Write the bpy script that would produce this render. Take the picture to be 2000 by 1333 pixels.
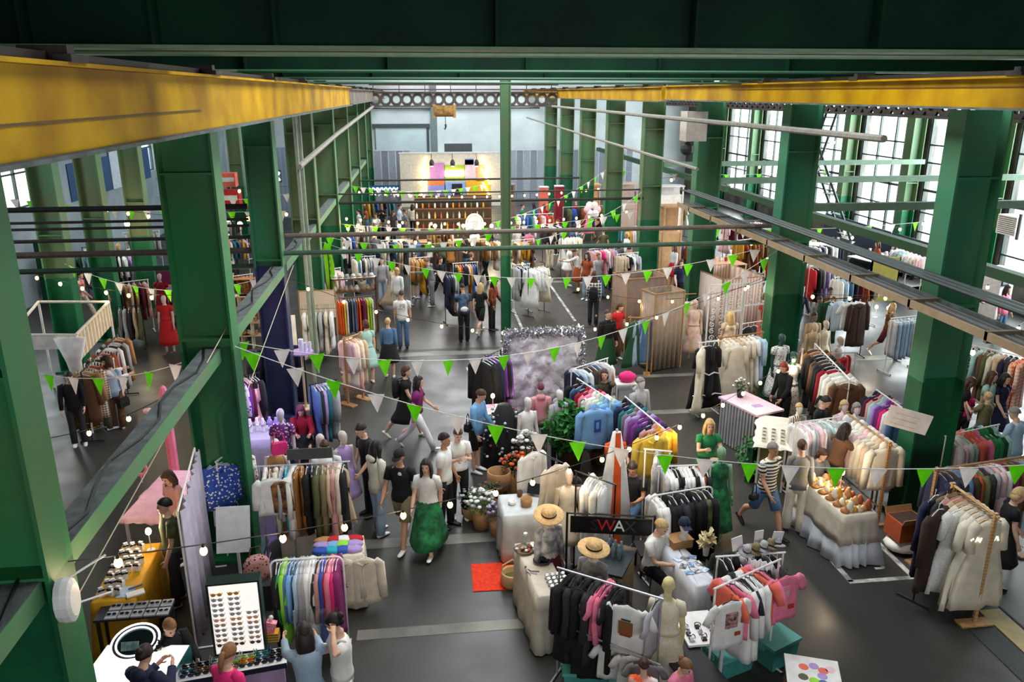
import bpy, math, random
from math import sin, cos, pi, radians as rad, sqrt, atan2, atan, hypot
from mathutils import Vector as V, Matrix
for o in list(bpy.data.objects): bpy.data.objects.remove(o)
SC = bpy.context.scene
COL = SC.collection
RND = random.Random(11)

# ---------------------------------------------------------------- camera, sky, daylight, exposure
CAM_H, CAM_PITCH, CAM_YAW, CAM_F = 7.3, 17.358, 6.499, 1550.0
cam = bpy.data.objects.new('camera', bpy.data.cameras.new('camera')); COL.objects.link(cam)
cam.data.sensor_width = 36; cam.data.lens = CAM_F / 2000 * 36
cam.data.clip_start = .1; cam.data.clip_end = 300
cam.location = (0, 0, CAM_H); cam.rotation_euler = (rad(90 - CAM_PITCH), 0, rad(-CAM_YAW))
SC.camera = cam
W = bpy.data.worlds.new('sky'); SC.world = W; W.use_nodes = True
W.node_tree.nodes['Background'].inputs[0].default_value = (.93, .97, 1, 1)
W.node_tree.nodes['Background'].inputs[1].default_value = 2.6
SC.view_settings.view_transform = 'Standard'; SC.view_settings.look = 'None'
SC.view_settings.exposure = 0.25; SC.view_settings.gamma = 1.0
SC.view_settings.use_curve_mapping = False

def daylight(name, loc, rot, sx, sy, power, col=(.93, .97, 1)):
    l = bpy.data.lights.new(name, 'AREA'); l.shape = 'RECTANGLE'; l.size = sx; l.size_y = sy
    l.energy = power; l.color = col
    o = bpy.data.objects.new(name, l); COL.objects.link(o); o.location = loc
    o.rotation_euler = [rad(a) for a in rot]
    return o
for i, y in enumerate((18, 23.4, 28.5, 33.5, 38.7, 44.2, 49.7, 55)):         # daylight falling in through the tall windows of the right wall
    daylight('window_daylight', (22.2, y, 5.2), (0, 66, 0), 5.6, 4.4, 1700)
for i, (y, e) in enumerate(((11, 760), (19, 620), (28, 560), (37, 560), (46, 620), (54, 800))):                          # daylight from the roof lantern over the nave
    daylight('skylight_daylight', (2.6, y, 11.9), (0, 0, 0), 4.8, 8, e*1.15)
for i, y in enumerate((18, 30, 42)):                              # windows of the left aisle
    daylight('window_daylight', (-15.1, y, 5.9), (0, -70, 0), 3.6, 5, 420)
daylight('window_daylight', (3, -6.1, 6.5), (70, 0, 0), 12, 3, 320)   # added fill from behind the camera, through an unseen gable opening
# ---------------------------------------------------------------- helpers
_p, _s = rad(CAM_PITCH), rad(CAM_YAW)
_F = V((sin(_s)*cos(_p), cos(_s)*cos(_p), -sin(_p))); _R = V((cos(_s), -sin(_s), 0)); _U = _R.cross(_F)
def _ray(x, y): return _F + _R*((x-1000)/CAM_F) - _U*((y-666.5)/CAM_F)
def G(x, y, z=0.0):                       # measured in the photograph: the point of height z seen there
    d = _ray(x, y); t = (z-CAM_H)/d.z; return V((d.x*t, d.y*t, z))
def AY(x, y, Y):                          # the point at depth Y
    d = _ray(x, y); t = Y/d.y; return V((d.x*t, Y, CAM_H+d.z*t))
def AX(x, y, X):
    d = _ray(x, y); t = X/d.x; return V((X, d.y*t, CAM_H+d.z*t))
def lin(c): return tuple(((v/255)/12.92 if v <= 10.3 else ((v/255+.055)/1.055)**2.4) for v in c) + (1,)
PAL = dict(white=(236,234,230), cream=(226,214,192), ivory=(222,216,198), beige=(196,172,142), tan=(176,132,84), camel=(170,112,54), brown=(104,70,44),
 darkbrown=(56,38,28), black=(18,18,20), charcoal=(44,44,48), grey=(120,120,122), palegrey=(176,176,180), navy=(26,32,62), blue=(48,84,178), skyblue=(120,172,222), paleblue=(176,200,222),
 denim=(78,112,150), lightdenim=(150,172,194), teal=(30,110,120), turquoise=(40,170,190), green=(38,132,76), darkgreen=(24,72,44), olive=(92,94,58), mint=(164,206,196), lime=(150,220,60),
 khaki=(130,118,84), yellow=(232,196,72), mustard=(200,146,32), orange=(234,90,28), coral=(238,112,92), red=(190,28,34), crimson=(150,18,40), burgundy=(96,22,40), pink=(238,128,156), hotpink=(226,40,120),
 palepink=(236,196,200), rose=(206,150,146), purple=(112,48,130), plum=(128,32,100), lilac=(176,150,206), rust=(160,74,36), silver=(200,200,206), peach=(240,180,140))
WORD = dict(palegrey='pale grey', skyblue='sky blue', paleblue='pale blue', lightdenim='light denim', darkgreen='dark green', hotpink='hot pink', palepink='pale pink', darkbrown='dark brown')
def cw(c): return WORD.get(c, c)
MATS = {}
def M(color, rough=.75, metal=0.0, kind='plain', c2=None, scale=8.0, name=None, bump=0.0, alpha=1.0, emit=0.0, spec=.4):
    key = (color, rough, metal, kind, c2, scale, bump, alpha, emit)
    if key in MATS: return MATS[key]
    rgb = lin(PAL[color] if isinstance(color, str) else color)
    m = bpy.data.materials.new(name or (color if isinstance(color, str) else 'paint')); m.use_nodes = True
    nt = m.node_tree; N = nt.nodes; L = nt.links; b = N['Principled BSDF']
    b.inputs['Roughness'].default_value = rough; b.inputs['Metallic'].default_value = metal
    b.inputs['Specular IOR Level'].default_value = spec
    def tex(t, **kw):
        n = N.new(t)
        for k, v in kw.items():
            if k in n.inputs: n.inputs[k].default_value = v
            else: setattr(n, k, v)
        return n
    tc = N.new('ShaderNodeTexCoord'); vec = tc.outputs['Object']
    def mixc(f, a, bb):
        mx = N.new('ShaderNodeMix'); mx.data_type = 'RGBA'
        if f is not None: L.new(f, mx.inputs[0])
        for i, c in ((6, a), (7, bb)):
            if hasattr(c, 'links'): L.new(c, mx.inputs[i])
            else: mx.inputs[i].default_value = c
        return mx.outputs[2]
    def ramp(f, lo, hi):
        r = N.new('ShaderNodeMapRange'); r.inputs[1].default_value = lo; r.inputs[2].default_value = hi; L.new(f, r.inputs[0]); return r.outputs[0]
    no = tex('ShaderNodeTexNoise', Scale=scale if kind in ('noise', 'concrete') else 6.0, Detail=4.0); L.new(vec, no.inputs['Vector'])
    second = lin(PAL[c2] if isinstance(c2, str) else c2) if c2 else tuple(v*.72 for v in rgb[:3]) + (1,)
    dark = tuple(v*.8 for v in rgb[:3]) + (1,)
    base = mixc(ramp(no.outputs[0], .35, .7), dark, rgb)
    if kind == 'noise': out = mixc(ramp(no.outputs[0], .38, .66), second, rgb)
    elif kind in ('hstripe', 'vstripe', 'check'):
        def wave(d):
            w = tex('ShaderNodeTexWave', bands_direction=d, Scale=scale, Distortion=.15); L.new(vec, w.inputs['Vector']); return ramp(w.outputs['Fac'], .45, .55)
        if kind == 'hstripe': out = mixc(wave('Z'), second, rgb)
        elif kind == 'vstripe': out = mixc(wave('X'), second, rgb)
        else: out = mixc(wave('Z'), mixc(wave('X'), second, tuple((a+c)/2 for a, c in zip(second, rgb))), mixc(wave('X'), tuple((a+c)/2 for a, c in zip(second, rgb)), rgb))
    elif kind in ('floral', 'dots'):
        vo = tex('ShaderNodeTexVoronoi', Scale=scale*2.4); L.new(vec, vo.inputs['Vector'])
        out = mixc(ramp(vo.outputs['Distance'], .28, .36) if kind == 'floral' else ramp(vo.outputs['Distance'], .2, .24), second, base)
    elif kind == 'wood':
        w = tex('ShaderNodeTexWave', bands_direction='Z', Scale=scale, Distortion=6.0, Detail=3.0); L.new(vec, w.inputs['Vector']); out = mixc(ramp(w.outputs['Fac'], 0, 1), second, rgb)
    else: out = base
    L.new(out, b.inputs['Base Color'])
    if bump:
        bp = tex('ShaderNodeBump', Strength=bump, Distance=.02); nb = tex('ShaderNodeTexNoise', Scale=scale*1.6, Detail=3.0); L.new(vec, nb.inputs['Vector']); L.new(nb.outputs[0], bp.inputs['Height']); L.new(bp.outputs[0], b.inputs['Normal'])
    if alpha < 1: b.inputs['Alpha'].default_value = alpha
    if emit: b.inputs['Emission Color'].default_value = rgb; b.inputs['Emission Strength'].default_value = emit
    MATS[key] = m; return m

class MB:
    def __init__(s): s.v = []; s.f = []
    def add(s, vs, fs):
        n = len(s.v); s.v += [tuple(p) for p in vs]; s.f += [tuple(i+n for i in f) for f in fs]; return s
    def box(s, c, d, rot=None):
        hx, hy, hz = d[0]/2, d[1]/2, d[2]/2; vs = []
        for x in (-hx, hx):
            for y in (-hy, hy):
                for z in (-hz, hz):
                    p = V((x, y, z))
                    if rot is not None: p = rot @ p
                    vs.append(p+V(c))
        return s.add(vs, [(0,1,3,2),(4,6,7,5),(0,4,5,1),(2,3,7,6),(0,2,6,4),(1,5,7,3)])
    def bx(s, x0, x1, y0, y1, z0, z1): return s.box(((x0+x1)/2, (y0+y1)/2, (z0+z1)/2), (abs(x1-x0), abs(y1-y0), abs(z1-z0)))
    def rings(s, rings, cap=True, closed=True):
        n = len(rings[0]); vs = [p for r in rings for p in r]; fs = []
        for i in range(len(rings)-1):
            for j in range(n if closed else n-1):
                k = (j+1) % n; fs.append((i*n+j, i*n+k, (i+1)*n+k, (i+1)*n+j))
        if cap and closed: fs.append(tuple(range(n-1, -1, -1))); fs.append(tuple(range((len(rings)-1)*n, len(rings)*n)))
        return s.add(vs, fs)
    def tube(s, pts, r, n=8, ref=(1, 0, 0), cap=True):
        pts = [V(p) for p in pts]; m = len(pts); rr = []
        for i, p in enumerate(pts):
            t = (pts[min(i+1, m-1)]-pts[max(i-1, 0)])
            t = t.normalized() if t.length > 1e-9 else V((0, 0, 1))
            q = r[i] if isinstance(r, (list, tuple)) else r
            a, b = q if isinstance(q, (list, tuple)) else (q, q)
            sd = V(ref)-t*V(ref).dot(t)
            if sd.length < .15: sd = V((0, 1, 0))-t*t.y
            if sd.length < .15: sd = V((0, 0, 1))-t*t.z
            sd.normalize(); up = t.cross(sd)
            rr.append([p+sd*(a*cos(2*pi*k/n))+up*(b*sin(2*pi*k/n)) for k in range(n)])
        return s.rings(rr, cap)
    def ell(s, c, r, n=10, m=6, rot=None):
        rr = []
        for i in range(m+1):
            th = pi*(i+.04)/(m+.08); q = []
            for k in range(n):
                p = V((r[0]*sin(th)*cos(2*pi*k/n), r[1]*sin(th)*sin(2*pi*k/n), -r[2]*cos(th)))
                if rot is not None: p = rot @ p
                q.append(p+V(c))
            rr.append(q)
        return s.rings(rr)
    def lathe(s, prof, c=(0, 0, 0), n=12):
        return s.rings([[V((c[0]+r*cos(2*pi*k/n), c[1]+r*sin(2*pi*k/n), c[2]+z)) for k in range(n)] for r, z in prof])
    def prism(s, poly, off):
        n = len(poly); off = V(off); vs = [V(p) for p in poly]+[V(p)+off for p in poly]
        return s.add(vs, [tuple(range(n-1, -1, -1)), tuple(range(n, 2*n))]+[(i, (i+1) % n, n+(i+1) % n, n+i) for i in range(n)])
    def mesh(s, name='mesh', smooth=False):
        me = bpy.data.meshes.new(name); me.from_pydata(s.v, [], s.f); me.update()
        if smooth: me.shade_smooth()
        me.materials.append(None); return me
    def build(s, name, mat, parent=None, loc=None, rotz=0, smooth=False):
        return link(name, s.mesh(name, smooth), mat, parent, loc, rotz)
def link(name, me, mat, parent=None, loc=None, rotz=0):
    o = bpy.data.objects.new(name, me); COL.objects.link(o)
    if len(me.materials) == 0: me.materials.append(None)
    if mat is not None:
        if me.users > 1 or me.materials[0] is not None: o.material_slots[0].link = 'OBJECT'; o.material_slots[0].material = mat
        else: me.materials[0] = mat
    if parent is not None: o.parent = parent
    if loc is not None: o.location = loc
    if rotz: o.rotation_euler.z = rad(rotz)
    return o
LABELS = {}
def tag(o, label, cat, group=None, kind=None):
    o['label'] = label; o['category'] = cat
    if group: o['group'] = group
    if kind: o['kind'] = kind
    LABELS.setdefault(label, []).append((o.name, group)); return o
def thing(name, label, cat, loc=(0, 0, 0), rotz=0, group=None, kind=None):
    o = bpy.data.objects.new(name, None); COL.objects.link(o); o.location = loc; o.rotation_euler.z = rad(rotz); o.empty_display_size = .1
    return tag(o, label, cat, group, kind)
ORD = 'first second third fourth fifth sixth seventh eighth ninth tenth eleventh twelfth thirteenth fourteenth fifteenth sixteenth seventeenth eighteenth nineteenth twentieth'.split() + ['%dth' % i for i in range(21, 60)]
def text_mesh(s, size, depth=.004):
    c = bpy.data.curves.new('lettering', 'FONT'); c.body = s; c.size = size; c.extrude = depth; c.align_x = 'CENTER'; c.align_y = 'CENTER'; c.resolution_u = 2
    o = bpy.data.objects.new('lettering', c); COL.objects.link(o); bpy.context.view_layer.update()
    me = bpy.data.meshes.new_from_object(o.evaluated_get(bpy.context.evaluated_depsgraph_get())); bpy.data.objects.remove(o); me.materials.clear(); me.materials.append(None); return me
# ---------------------------------------------------------------- the hall
def concrete():
    m = M((62, 60, 56), .3, kind='noise', c2=(48, 48, 46), scale=.4, name='concrete_floor', spec=.4); nt = m.node_tree; N = nt.nodes; L = nt.links
    b = N['Principled BSDF']; tc = N.new('ShaderNodeTexCoord'); n = N.new('ShaderNodeTexNoise'); n.inputs['Scale'].default_value = 1.3; n.inputs['Detail'].default_value = 6
    L.new(tc.outputs['Object'], n.inputs['Vector']); r = N.new('ShaderNodeMapRange'); r.inputs[1].default_value = .3; r.inputs[2].default_value = .7; r.inputs[3].default_value = .3; r.inputs[4].default_value = .46
    L.new(n.outputs[0], r.inputs[0]); L.new(r.outputs[0], b.inputs['Roughness']); return m
def struct(mb, name, mat, label, cat): return tag(mb.build(name, mat), label, cat, kind='structure')
floor = struct(MB().bx(-15, 21.5, -5, 62, -.2, 0), 'floor', concrete(), 'dark polished concrete floor of the hall', 'floor')
pale = M((132, 130, 120), .5, kind='noise', c2=(92, 91, 86), scale=1.2); white_paint = M((214, 212, 204), .6, kind='noise', c2=(120, 118, 112), scale=3.5)
for y, x0, x1, w, m in ((9.62, -1.1, 1.5, .22, pale), (12.0, -1.5, 1.4, .3, pale), (19.63, 4.9, 8.3, .22, pale), (17.12, 5.0, 8.3, .26, pale), (22.2, -1.6, 2.2, .35, pale), (31.0, 4.0, 7.0, .3, pale), (22.6, -1.6, 2.2, .16, M((40, 40, 39), .5)), (16.2, 9.4, 13.5, .7, pale), (20.4, 10, 14, .4, pale)):
    MB().bx(x0, x1, y-w/2, y+w/2, 0, .004).build('concrete_strip', m, floor)
def fline(a, b, w=.09, m=None):
    a = V(a); b = V(b); d = (b-a).normalized(); n = V((-d.y, d.x, 0))*w/2
    MB().prism([a+n, a-n, b-n, b+n], (0, 0, .005)).build('painted_line', m or white_paint, floor)
for a, b in (((6.48, 10.05, 0), (6.48, 11.5, 0)), ((7.52, 10.05, 0), (7.52, 11.6, 0)), ((6.44, 10.05, 0), (7.56, 10.05, 0)), ((5.0, 25.2, 0), (5.0, 30.6, 0)), ((3.12, 24.4, 0), (3.12, 27, 0))): fline(a, b)
fline(G(912, 718), G(925, 748), .06); fline(G(920, 752), G(940, 752), .06); fline((7.2, 10.6, 0), (7.2, 10.35, 0), .05); fline((7.2, 10.35, 0), (7.05, 10.35, 0), .05)
MB().bx(7.97, 8.3, 5.6, 9.15, 0, .012).build('tactile_strip', M((190, 168, 96), .5, kind='dots', c2=(150, 128, 70), scale=26), floor)
MB().bx(7.55, 7.97, 5.6, 9.15, 0, .006).build('dark_strip', M((40, 42, 40), .6), floor)
MB().bx(8.34, 8.37, 5.6, 10.4, 0, .006).build('rail_groove', M((14, 14, 14), .6), floor)

dark_roof = M((16, 26, 22), .9, name='roof_paint'); wall_p = M((206, 216, 216), .8, kind='noise', c2=(184, 194, 196), scale=.5); grime = M((96, 92, 84), .85, kind='noise', c2=(60, 58, 54), scale=1.2)
struct(MB().bx(-15, .1, -5, 62, 11.4, 11.7).bx(5.1, 21.5, -5, 62, 11.4, 11.7).bx(.1, 5.1, -5, 6.8, 11.4, 11.7).bx(.1, 5.1, 58.5, 62, 11.4, 11.7), 'ceiling', dark_roof, 'dark roof deck high above the hall', 'roof')
struct(MB().bx(-15, 21.5, -5.3, -5, 0, 4.6).bx(-15, -4, -5.3, -5, 4.6, 11.5).bx(10, 21.5, -5.3, -5, 4.6, 11.5).bx(-4, 10, -5.3, -5, 7.8, 11.5), 'wall_back', grime, 'gable wall behind the gallery', 'wall')
struct(MB().bx(-15, 21.5, 61, 61.3, 0, 11.5), 'wall_far', wall_p, 'pale blue grey gable wall at the far end', 'wall')
struct(MB().bx(-14.3, -14, -5, 62, 0, 3.4).bx(-14.3, -14, -5, 62, 8, 11.5).bx(-14.3, -14, -5, 15, 3.4, 8).bx(-14.3, -14, 21, 27, 3.4, 8).bx(-14.3, -14, 33, 39, 3.4, 8).bx(-14.3, -14, 45, 62, 3.4, 8), 'wall_left', M((150, 164, 172), .85, kind='noise', c2=(120, 134, 144), scale=.6), 'pale side wall of the left aisle with high openings', 'wall')
PY = (15.5, 20.8, 26, 31, 36, 41.5, 47, 52.5, 58)
rw = MB().bx(20.5, 20.8, -5, 62, 0, 1.0).bx(20.5, 20.8, -5, 62, 8.2, 11.5).bx(20.5, 20.8, -5, 15.4, 1.0, 8.2)
for y in PY: rw.bx(20.5, 20.8, y-.1, y+1.1 if y < 58 else 62, 1.0, 8.2)
struct(rw, 'wall_right', grime, 'grimy side wall with tall industrial windows', 'wall')
frame_m = M((50, 62, 58), .6); glass = bpy.data.materials.new('window_glass'); glass.use_nodes = True
nt = glass.node_tree; nt.nodes.clear(); o_ = nt.nodes.new('ShaderNodeOutputMaterial'); t_ = nt.nodes.new('ShaderNodeBsdfTransparent'); g_ = nt.nodes.new('ShaderNodeBsdfGlossy'); x_ = nt.nodes.new('ShaderNodeMixShader')
x_.inputs[0].default_value = .07; g_.inputs['Roughness'].default_value = .15; t_.inputs[0].default_value = (.95, .98, .98, 1); nt.links.new(t_.outputs[0], x_.inputs[1]); nt.links.new(g_.outputs[0], x_.inputs[2]); nt.links.new(x_.outputs[0], o_.inputs[0])
def window(n, y0, y1, x=20.58, zs=(1.0, 1.8, 2.6, 3.5, 4.6, 5.3, 6.6, 7.3, 8.2), cols=3, sgn=1):
    w = thing('window_%d' % n, 'tall steel framed window, %s bay of the %s wall' % (ORD[n-1], 'right' if sgn > 0 else 'left'), 'window', (x, y0, 0), kind='structure')
    ys = [(y1-y0)*k/cols for k in range(cols+1)]
    f = MB()
    for k, z in enumerate(zs): f.bx(-.05, .05, 0, y1-y0, z-(.05 if k % 3 == 0 else .03), z+(.05 if k % 3 == 0 else .03))
    for k, y in enumerate(ys): f.bx(-.05, .05, y-(.06 if k in (0, cols) else .04), y+(.06 if k in (0, cols) else .04), zs[0], zs[-1])
    f.build('window_frame', frame_m, w)
    me = {}
    for j in range(len(zs)-1):
        h = round(zs[j+1]-zs[j], 3)
        if h not in me: me[h] = MB().bx(-.006, .006, .04, ys[1]-.04, .03, h-.03).mesh('pane')
        for i in range(cols): link('pane', me[h], glass, w, (0, ys[i], zs[j]))
for n, y in enumerate(PY[:-1]): window(n+1, y+1.1, PY[n+1]-.1)
for n, y in enumerate((15, 27, 39)): window(n+9, y, y+6, -14.15, (3.4, 4.6, 5.8, 7, 8), 4, -1)
# columns, painted deep green below, weathered above
def column_paint(lo, hi, hi2, split):
    m = M(lo, .55, kind='noise', c2=tuple(int(c*.75) for c in lo), scale=1.4); m = m.copy(); nt = m.node_tree; N = nt.nodes; L = nt.links; b = N['Principled BSDF']
    src = b.inputs['Base Color'].links[0].from_socket; g = N.new('ShaderNodeNewGeometry'); s = N.new('ShaderNodeSeparateXYZ'); L.new(g.outputs['Position'], s.inputs[0])
    r = N.new('ShaderNodeMapRange'); r.inputs[1].default_value = split-.01; r.inputs[2].default_value = split+.01; L.new(s.outputs[2], r.inputs[0])
    no = N.new('ShaderNodeTexNoise'); no.inputs['Scale'].default_value = .9; no.inputs['Detail'].default_value = 5; L.new(g.outputs['Position'], no.inputs['Vector'])
    mr = N.new('ShaderNodeMapRange'); mr.inputs[1].default_value = .4; mr.inputs[2].default_value = .62; L.new(no.outputs[0], mr.inputs[0])
    a = N.new('ShaderNodeMix'); a.data_type = 'RGBA'; a.inputs[6].default_value = lin(hi); a.inputs[7].default_value = lin(hi2); L.new(mr.outputs[0], a.inputs[0])
    c = N.new('ShaderNodeMix'); c.data_type = 'RGBA'; L.new(r.outputs[0], c.inputs[0]); L.new(src, c.inputs[6]); L.new(a.outputs[2], c.inputs[7]); L.new(c.outputs[2], b.inputs['Base Color']); return m
green_near = column_paint((18, 104, 62), (36, 118, 68), (60, 112, 66), 3.6)
green_slate = column_paint((40, 50, 84), (36, 112, 68), (52, 104, 66), 3.6)
green_far = column_paint((10, 108, 66), (74, 116, 78), (92, 108, 74), 2.6)
green_right = column_paint((12, 92, 54), (46, 118, 86), (66, 112, 76), 2.6)
steel_green = M((30, 92, 60), .55, kind='noise', c2=(54, 84, 62), scale=1.5); grey_dust = M((104, 110, 108), .8, kind='noise', c2=(78, 84, 82), scale=5)
def column(x, y, top, mat, label, wx=.74, wy=.44, t=.035, plates=(3.75, )):
    c = thing('column', label, 'column', (x, y, 0), kind='structure')
    for s in (-1, 1): MB().bx(s*wx/2-t/2, s*wx/2+t/2, -wy/2, wy/2, 0, top).build('flange', mat, c)
    MB().bx(-wx/2, wx/2, -t/2, t/2, 0, top).build('web', mat, c)
    for z in plates: MB().bx(-wx/2, wx/2, -wy/2+.01, wy/2-.01, z, z+.03).build('stiffener_plate', mat, c)
    MB().bx(-wx/2-.12, wx/2+.12, -wy/2-.1, wy/2+.1, 0, .05).build('base_plate', mat, c)
    return c
for i in range(9):
    y = 6+6*i
    column((-3.4, -3.27, -3.4)[i] if i < 3 else -3.4, y, 6.9 if y < 31 else 7.6, (green_near, green_near, green_slate)[i] if i < 3 else green_far, '%s green steel column of the left row counting from the camera' % ORD[i], plates=(3.75, 6.2) if i else (3.62, 5.3), wx=.58 if i == 2 else .74)
for i in range(8):
    y = 12+6*i
    column(8.75, y, 7.05, green_right if i < 3 else green_far, '%s green steel column of the right row counting from the camera' % ORD[i], plates=(3.9, 6.0))
for i, y in enumerate((21.9, 24.8, 28.4, 33, 38, 44)): column(-9.6, y, 8.5, green_far, '%s weathered green column of the outer left row' % ORD[i], wx=.62, wy=.4)
for i, y in enumerate(PY[1:-1]):
    column(20.1, y+.25, 9, green_far, '%s weathered column against the window wall' % ORD[i], wx=.5, wy=.5)
    tag(MB().bx(20.2, 20.52, y+.5, y+1.15, 0, 9).build('trim_%d' % (i+1), M((182, 170, 152), .8, kind='noise', c2=(140, 128, 110), scale=1.6)), 'beige plastered pilaster beside the %s window wall column' % ORD[i], 'pilaster', kind='structure')
# crane runway beams
yellow = M((192, 150, 0), .6, kind='noise', c2=(150, 106, 0), scale=1.1, name='runway_yellow', spec=.15); dirty = M((120, 108, 96), .8, kind='noise', c2=(84, 76, 68), scale=2)
def runway(x, y0, y1, z0, z1, mat, label, s, lines=()):
    b = thing('runway_beam', label, 'beam', (x, 0, 0), kind='structure')
    MB().bx(-.1, .1, y0, y1, z0+.03, z1-.03).build('web', mat, b)
    MB().bx(-.2, .2, y0, y1, z1-.03, z1).build('top_flange', mat, b)
    MB().bx(-.2, .2, y0, y1, z0, z0+.03).build('bottom_flange', grey_dust, b)
    MB().bx(-.035, .035, y0, y1, z1, z1+.07).build('crane_rail', M((60, 54, 48), .5, .6), b)
    for ya, yb, z in lines: MB().bx(s*.1, s*.112, ya, yb, z-.008, z+.008).build('weld_seam', M((96, 66, 8), .6), b)
    for k in range(int((y1-y0)//4)): MB().bx(-.16, .16, y0+4*k+2, y0+4*k+2.12, z1, z1+.11).bx(-.22, -.1, y0+4*k+1.9, y0+4*k+2.2, z1, z1+.05).bx(.1, .22, y0+4*k+1.9, y0+4*k+2.2, z1, z1+.05).build('rail_clamp', M((48, 44, 38), .7), b)
runway(-2.5, -4, 30, 6.88, 7.5, yellow, 'yellow crane runway beam along the left column row', 1, ((3, 9.5, 7.12),))
runway(-2.5, 30.3, 60.8, 6.9, 7.45, dirty, 'dirty beige crane runway beam continuing at the far left', 1)
runway(7.9, 4, 25.6, 7.08, 7.52, yellow, 'yellow crane runway beam along the right column row', -1, ((5, 20, 7.38),))
runway(7.9, 26, 60.8, 7.02, 7.5, yellow, 'farther stretch of the yellow runway beam on the right', -1)
# crane bridges across the nave
gird = M((2, 44, 24), .7, kind='noise', c2=(1, 30, 17), scale=1.2, name='girder_green', spec=.15); edge_m = M((112, 140, 112), .6)
def girder(y, z0, z1, label, ks, x0=-9, x1=14):
    b = thing('crane_girder', label, 'girder', (0, y, 0), kind='structure')
    MB().bx(x0, x1, -.02, .02, z0, z1).build('web', gird, b); MB().bx(x0, x1, -.22, .22, z0-.03, z0).build('bottom_flange', edge_m, b); MB().bx(x0, x1, -.22, .22, z1, z1+.03).build('top_flange', gird, b)
    for k in ks: MB().bx(k-.015, k+.015, -.2, .2, z0, z1).build('stiffener', gird, b)
girder(8.0, 7.71, 9.2, 'nearest deep green crane girder spanning the top of the picture', (-5, -3.4, -2.3, -1.25, .75, 2.65, 4.5, 6.4, 8.5))
girder(9.9, 7.74, 9.2, 'second green crane girder close behind the nearest one', (-4.2, -2.2, -.2, 1.8, 3.8, 5.8, 7.8))
girder(15.4, 7.7, 9.0, 'third green crane girder with walkway pipes below it', (-3, -.5, 2, 4.5, 7))
girder(19.6, 7.62, 8.8, 'fourth green crane girder over the middle of the hall', (-3, -1, 1, 3, 5, 7))
for i, (y, z) in enumerate(((14.6, 7.66), (18.2, 7.6), (19.2, 7.52))): tag(MB().tube([(-3, y, z), (8.4, y, z)], .03, 6).build('conduit_pipe', steel_green), 'thin pipe under the crane girders, %s from the camera' % ORD[i], 'pipe')
post = thing('centre_post', 'slender green post standing in the middle of the hall', 'post', (2.5, 23.6, 0), kind='structure')
for s in (-1, 1): MB().bx(s*.13-.015, s*.13+.015, -.13, .13, 0, 7.8).build('flange', green_far, post)
MB().bx(-.13, .13, -.015, .015, 0, 7.8).build('web', green_far, post)
# struts between the columns of the left row, dusty on top
for i in range(-1, 7):
    y0 = 6+6*i
    s = thing('strut', 'horizontal green strut of the left row, %s from the camera' % ORD[i+1], 'strut', (-3.22, y0, 3.62), kind='structure')
    MB().bx(-.14, .14, .2, 5.8, -.2, 0).build('channel', M((72, 138, 88), .6, kind='noise', c2=(96, 122, 90), scale=1.2), s); MB().bx(-.135, .135, .2, 5.8, 0, .006).build('top_plate', grey_dust, s)
    if -1 <= i < 3: tag(MB().tube([(-3.22+.1*sin(k*1.7+i), y0+.3+k*.55, 3.645) for k in range(11)], .016, 5).build('power_cable', M('black', .5)), 'black cable lying along the left strut, %s from the camera' % ORD[i+1], 'cable')
for x, y0, y1, z, nm in ((12.0, 12.2, 30, 3.8, 'green beam in the right aisle before the windows'), (12.0, 30.4, 54, 3.8, 'farther green beam in the right aisle')):
    tag(MB().bx(x-.12, x+.12, y0, y1, z-.22, z).build('aisle_beam', steel_green), nm, 'beam', kind='structure')
for i, y in enumerate((18, 24, 30)): tag(MB().bx(9.2, 19.8, y-.09, y+.09, 4.62, 4.8).build('cross_beam', M((120, 150, 128), .6)), 'pale green cross beam between right row and windows, %s from camera' % ORD[i], 'beam', kind='structure')
# cable tray along the right row
tr = thing('cable_tray', 'long dusty cable tray running past the right hand columns', 'cable tray', (7.95, 0, 4.05))
MB().bx(-.28, .22, 7.2, 23.3, 0, .03).build('tray_floor', grey_dust, tr); MB().bx(-.3, -.26, 7.2, 23.3, 0, .12).build('side_rail', M((150, 128, 100), .7), tr); MB().bx(.2, .24, 7.2, 23.3, 0, .12).build('side_rail', grey_dust, tr)
for k in range(5): MB().tube([(-.2+.08*k, 7.2, .06), (-.2+.08*k+.02*sin(k), 15, .065), (-.2+.08*k, 23.3, .06)], .03, 6).build('cable', M((52, 54, 52) if k % 2 else (92, 92, 86), .6), tr)
for k in range(9): MB().bx(-.3, .24, 7.8+k*1.8, 7.86+k*1.8, -.04, .13).build('tray_clip', M((110, 96, 76), .7), tr)
tr2 = thing('pipe_bundle', 'bundle of thin pipes beside the cable tray on the right', 'pipes', (7.9, 0, 4.5))
for k in range(3): MB().tube([(.14*k, 9, .0), (.14*k, 23.5, 0)], .035, 6).build('pipe', M((46, 58, 54), .5), tr2)
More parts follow.
